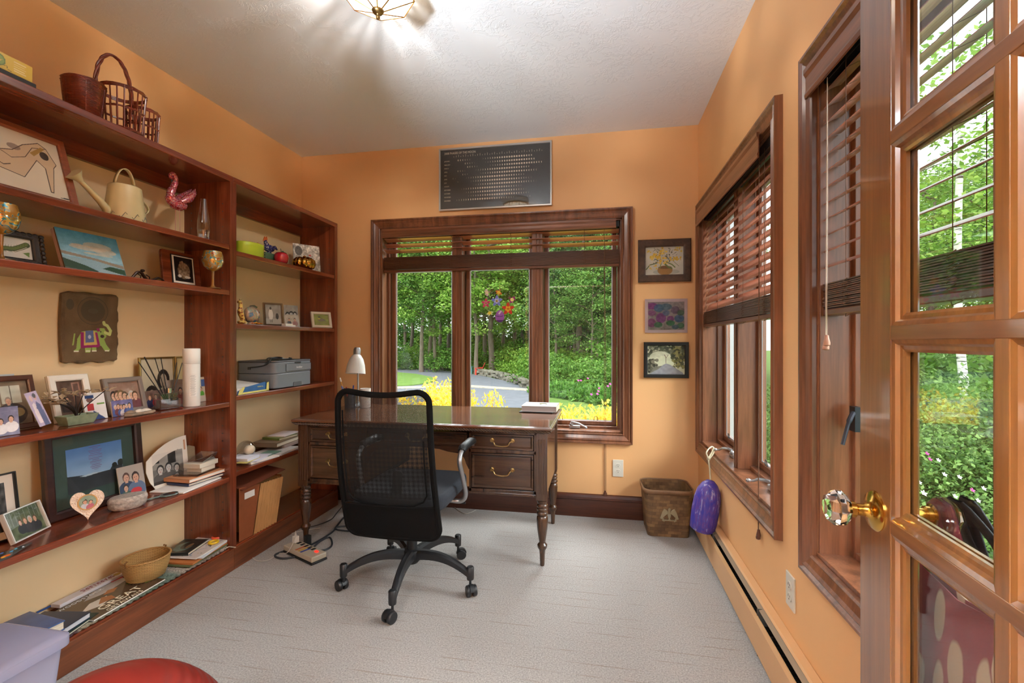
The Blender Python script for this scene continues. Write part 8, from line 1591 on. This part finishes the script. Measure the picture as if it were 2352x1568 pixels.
tp = thing('paper_box', 'white papers stacked inside the translucent storage bin', 'papers', (-1.715, 0.93, 0.006), 0); b = MB(); b.box(-0.09, 0.09, -0.14, 0.14, 0, 0.19); b.obj('sheets', M['paper'], tp, bevel=0.004)
# bags on the far side of the door
def bag(label, x0, x1, y0, y1, z0, z1, m, name='tote_bag', cat='bag', pts=None, th=0.05, strapm=None, top=None, sx=None):
    t = thing(name, label, cat, ((x0+x1)/2, (y0+y1)/2, z0), 0); w = (y1-y0)/2; d = (x1-x0)/2; h = z1-z0; b = MB(); nv, nu = 10, 20; vs = []; fs = []
    for j in range(nv+1):
        f = j/nv; wz = w*(0.86+0.14*f); dz = d*(1-0.75*f**2)*(0.55+0.45*min(1, f*4))
        for k in range(nu): a = 2*PI*k/nu; ca, sa = math.cos(a), math.sin(a); vs.append((dz*math.copysign(abs(ca)**0.7, ca)+0.004*math.sin(5*f+3*sa*4), wz*math.copysign(abs(sa)**0.6, sa), h*f-0.012*math.cos(sa*2.5)*f))
    for j in range(nv):
        for k in range(nu): fs.append((j*nu+k, j*nu+(k+1) % nu, (j+1)*nu+(k+1) % nu, (j+1)*nu+k))
    fs.append(tuple(range(nu))[::-1]); b.add(vs, fs); b.obj('bag_body', m, t, smooth=True, solid=0.003)
    if pts:
        for P in pts:
            b = MB(); c_ = Vector(t.location); q = smoothpath([Vector(v)-c_ for v in P], 6); wv_ = 0.013; vv = []
            for i_, p_ in enumerate(q): vv += [(p_.x, p_.y-wv_, p_.z), (p_.x, p_.y+wv_, p_.z)]
            b.add(vv, [(2*i_, 2*i_+1, 2*i_+3, 2*i_+2) for i_ in range(len(q)-1)]); b.obj('strap', strapm or m, t, smooth=True, solid=0.003)
    return t
m, n, l, bs = newmat('maroon_leaf_fabric'); tc = n.new('ShaderNodeTexCoord'); mp = n.new('ShaderNodeMapping'); mp.inputs['Scale'].default_value = (16, 24, 9); mp.inputs['Rotation'].default_value = (R(25), 0, 0); l.new(tc.outputs['Object'], mp.inputs[0]); vo = nd(n, 'ShaderNodeTexVoronoi', Scale=1.1); l.new(mp.outputs[0], vo.inputs['Vector']); r_ = ramp(n, [(0.34, lin('#c4b4a0')), (0.40, lin('#84343c'))]); l.new(vo.outputs['Distance'], r_.inputs['Fac']); l.new(r_.outputs[0], bs.inputs['Base Color']); bs.inputs['Roughness'].default_value = 0.9
kx, ky, kz = 0.515, 0.815, 0.955
bag('maroon tote bag with beige leaf pattern hanging behind the glass door', 0.485, 0.535, 0.66, 0.87, 0.43, 0.845, m, pts=[[(0.51, 0.70, 0.845), (0.515, 0.77, 0.87), (kx, ky, kz), (0.515, 0.835, 0.88), (0.51, 0.84, 0.845)]], strapm=mat('maroon_strap', '#8c3848', 0.9))
bag('black shoulder bag hanging lowest behind the glass door', 0.545, 0.605, 0.54, 0.80, 0.36, 0.79, mat('black_canvas', '#26282e', 0.8), pts=[[(0.575, 0.60, 0.79), (0.56, 0.70, 0.86), (kx+0.012, ky-0.005, kz+0.008), (0.56, 0.81, 0.86), (0.575, 0.78, 0.79)], [(0.575, 0.64, 0.79), (0.56, 0.72, 0.85), (kx+0.024, ky-0.01, kz+0.012), (0.565, 0.80, 0.85), (0.575, 0.76, 0.79)]], strapm=mat('navy_black_strap', '#15171f', 0.7))
bag('denim blue pouch poking out past the edge of the glass door', 0.492, 0.53, 0.865, 0.985, 0.42, 0.63, mat('denim_blue', '#34466c', 0.85), name='pouch', cat='pouch', pts=[[(0.512, 0.90, 0.63), (0.512, 0.86, 0.80), (kx+0.006, ky+0.004, kz), (0.52, 0.85, 0.82), (0.512, 0.92, 0.63)]], strapm=mat('olive_yellow_strap', '#8c8a3c', 0.8))
# ================================================================ labels that single out the repeats outdoors
ORD = 'first second third fourth fifth sixth seventh eighth ninth tenth eleventh twelfth thirteenth fourteenth fifteenth sixteenth'.split()
SHORT = {'pale trees beyond the driveway': 'pale leafy tree', 'mid-green trees beyond the driveway': 'mid-green leafy tree', 'dark trees beyond the garden': 'dark conifer-like tree',
 'pale bushes behind the stone wall': 'pale green bush beyond the driveway', 'green bushes at the edge of the wood': 'mid-green bush at the wood edge', 'garden shrubs in the flower bed': 'leafy flower bed shrub',
 'daylily clumps along the lawn edge': 'daylily clump edging the lawn', 'magenta blossoms in the flower bed': 'magenta blossom on the shrubs', 'yellow spirea bushes below the window': 'yellow spirea bush outside',
 'thickets at the back of the wood': 'far thicket behind the wood'}
SIDE = {'rose bushes outside the right-hand window': 'dense small-leaved rose bush', 'white rose blossoms': 'white rose blossom', 'crimson rose blossoms': 'crimson rose blossom', 'trees behind the rose hedge': 'leafy tree behind the rose hedge', 'green bushes behind the rose hedge': 'green bush behind the rose hedge'}
def colpx(o):
    p = o.location; c, s = math.cos(YAW), math.sin(YAW); return 1176+F_PX*(p.x*c+p.y*s)/(-p.x*s+p.y*c)
bins = {}
for o in sc.collection.objects:
    g = o.get('group')
    if g in SHORT:
        x = colpx(o); k = 'beyond the left side of the back window' if x < 895 else 'through the left pane' if x < 1058 else 'through the middle pane' if x < 1241 else 'through the right pane' if x < 1425 else 'beyond the right side of the back window'
        bins.setdefault((SHORT[g], k), []).append((x, o))
    elif g in SIDE: bins.setdefault((SIDE[g], 'seen through the open glass door'), []).append((colpx(o), o))
for (s_, k), L in bins.items():
    L.sort(key=lambda q: q[0])
    for i, (x, o) in enumerate(L): o['label'] = s_+' '+k+('' if len(L) == 1 else ', %s from the left' % ORD[i])
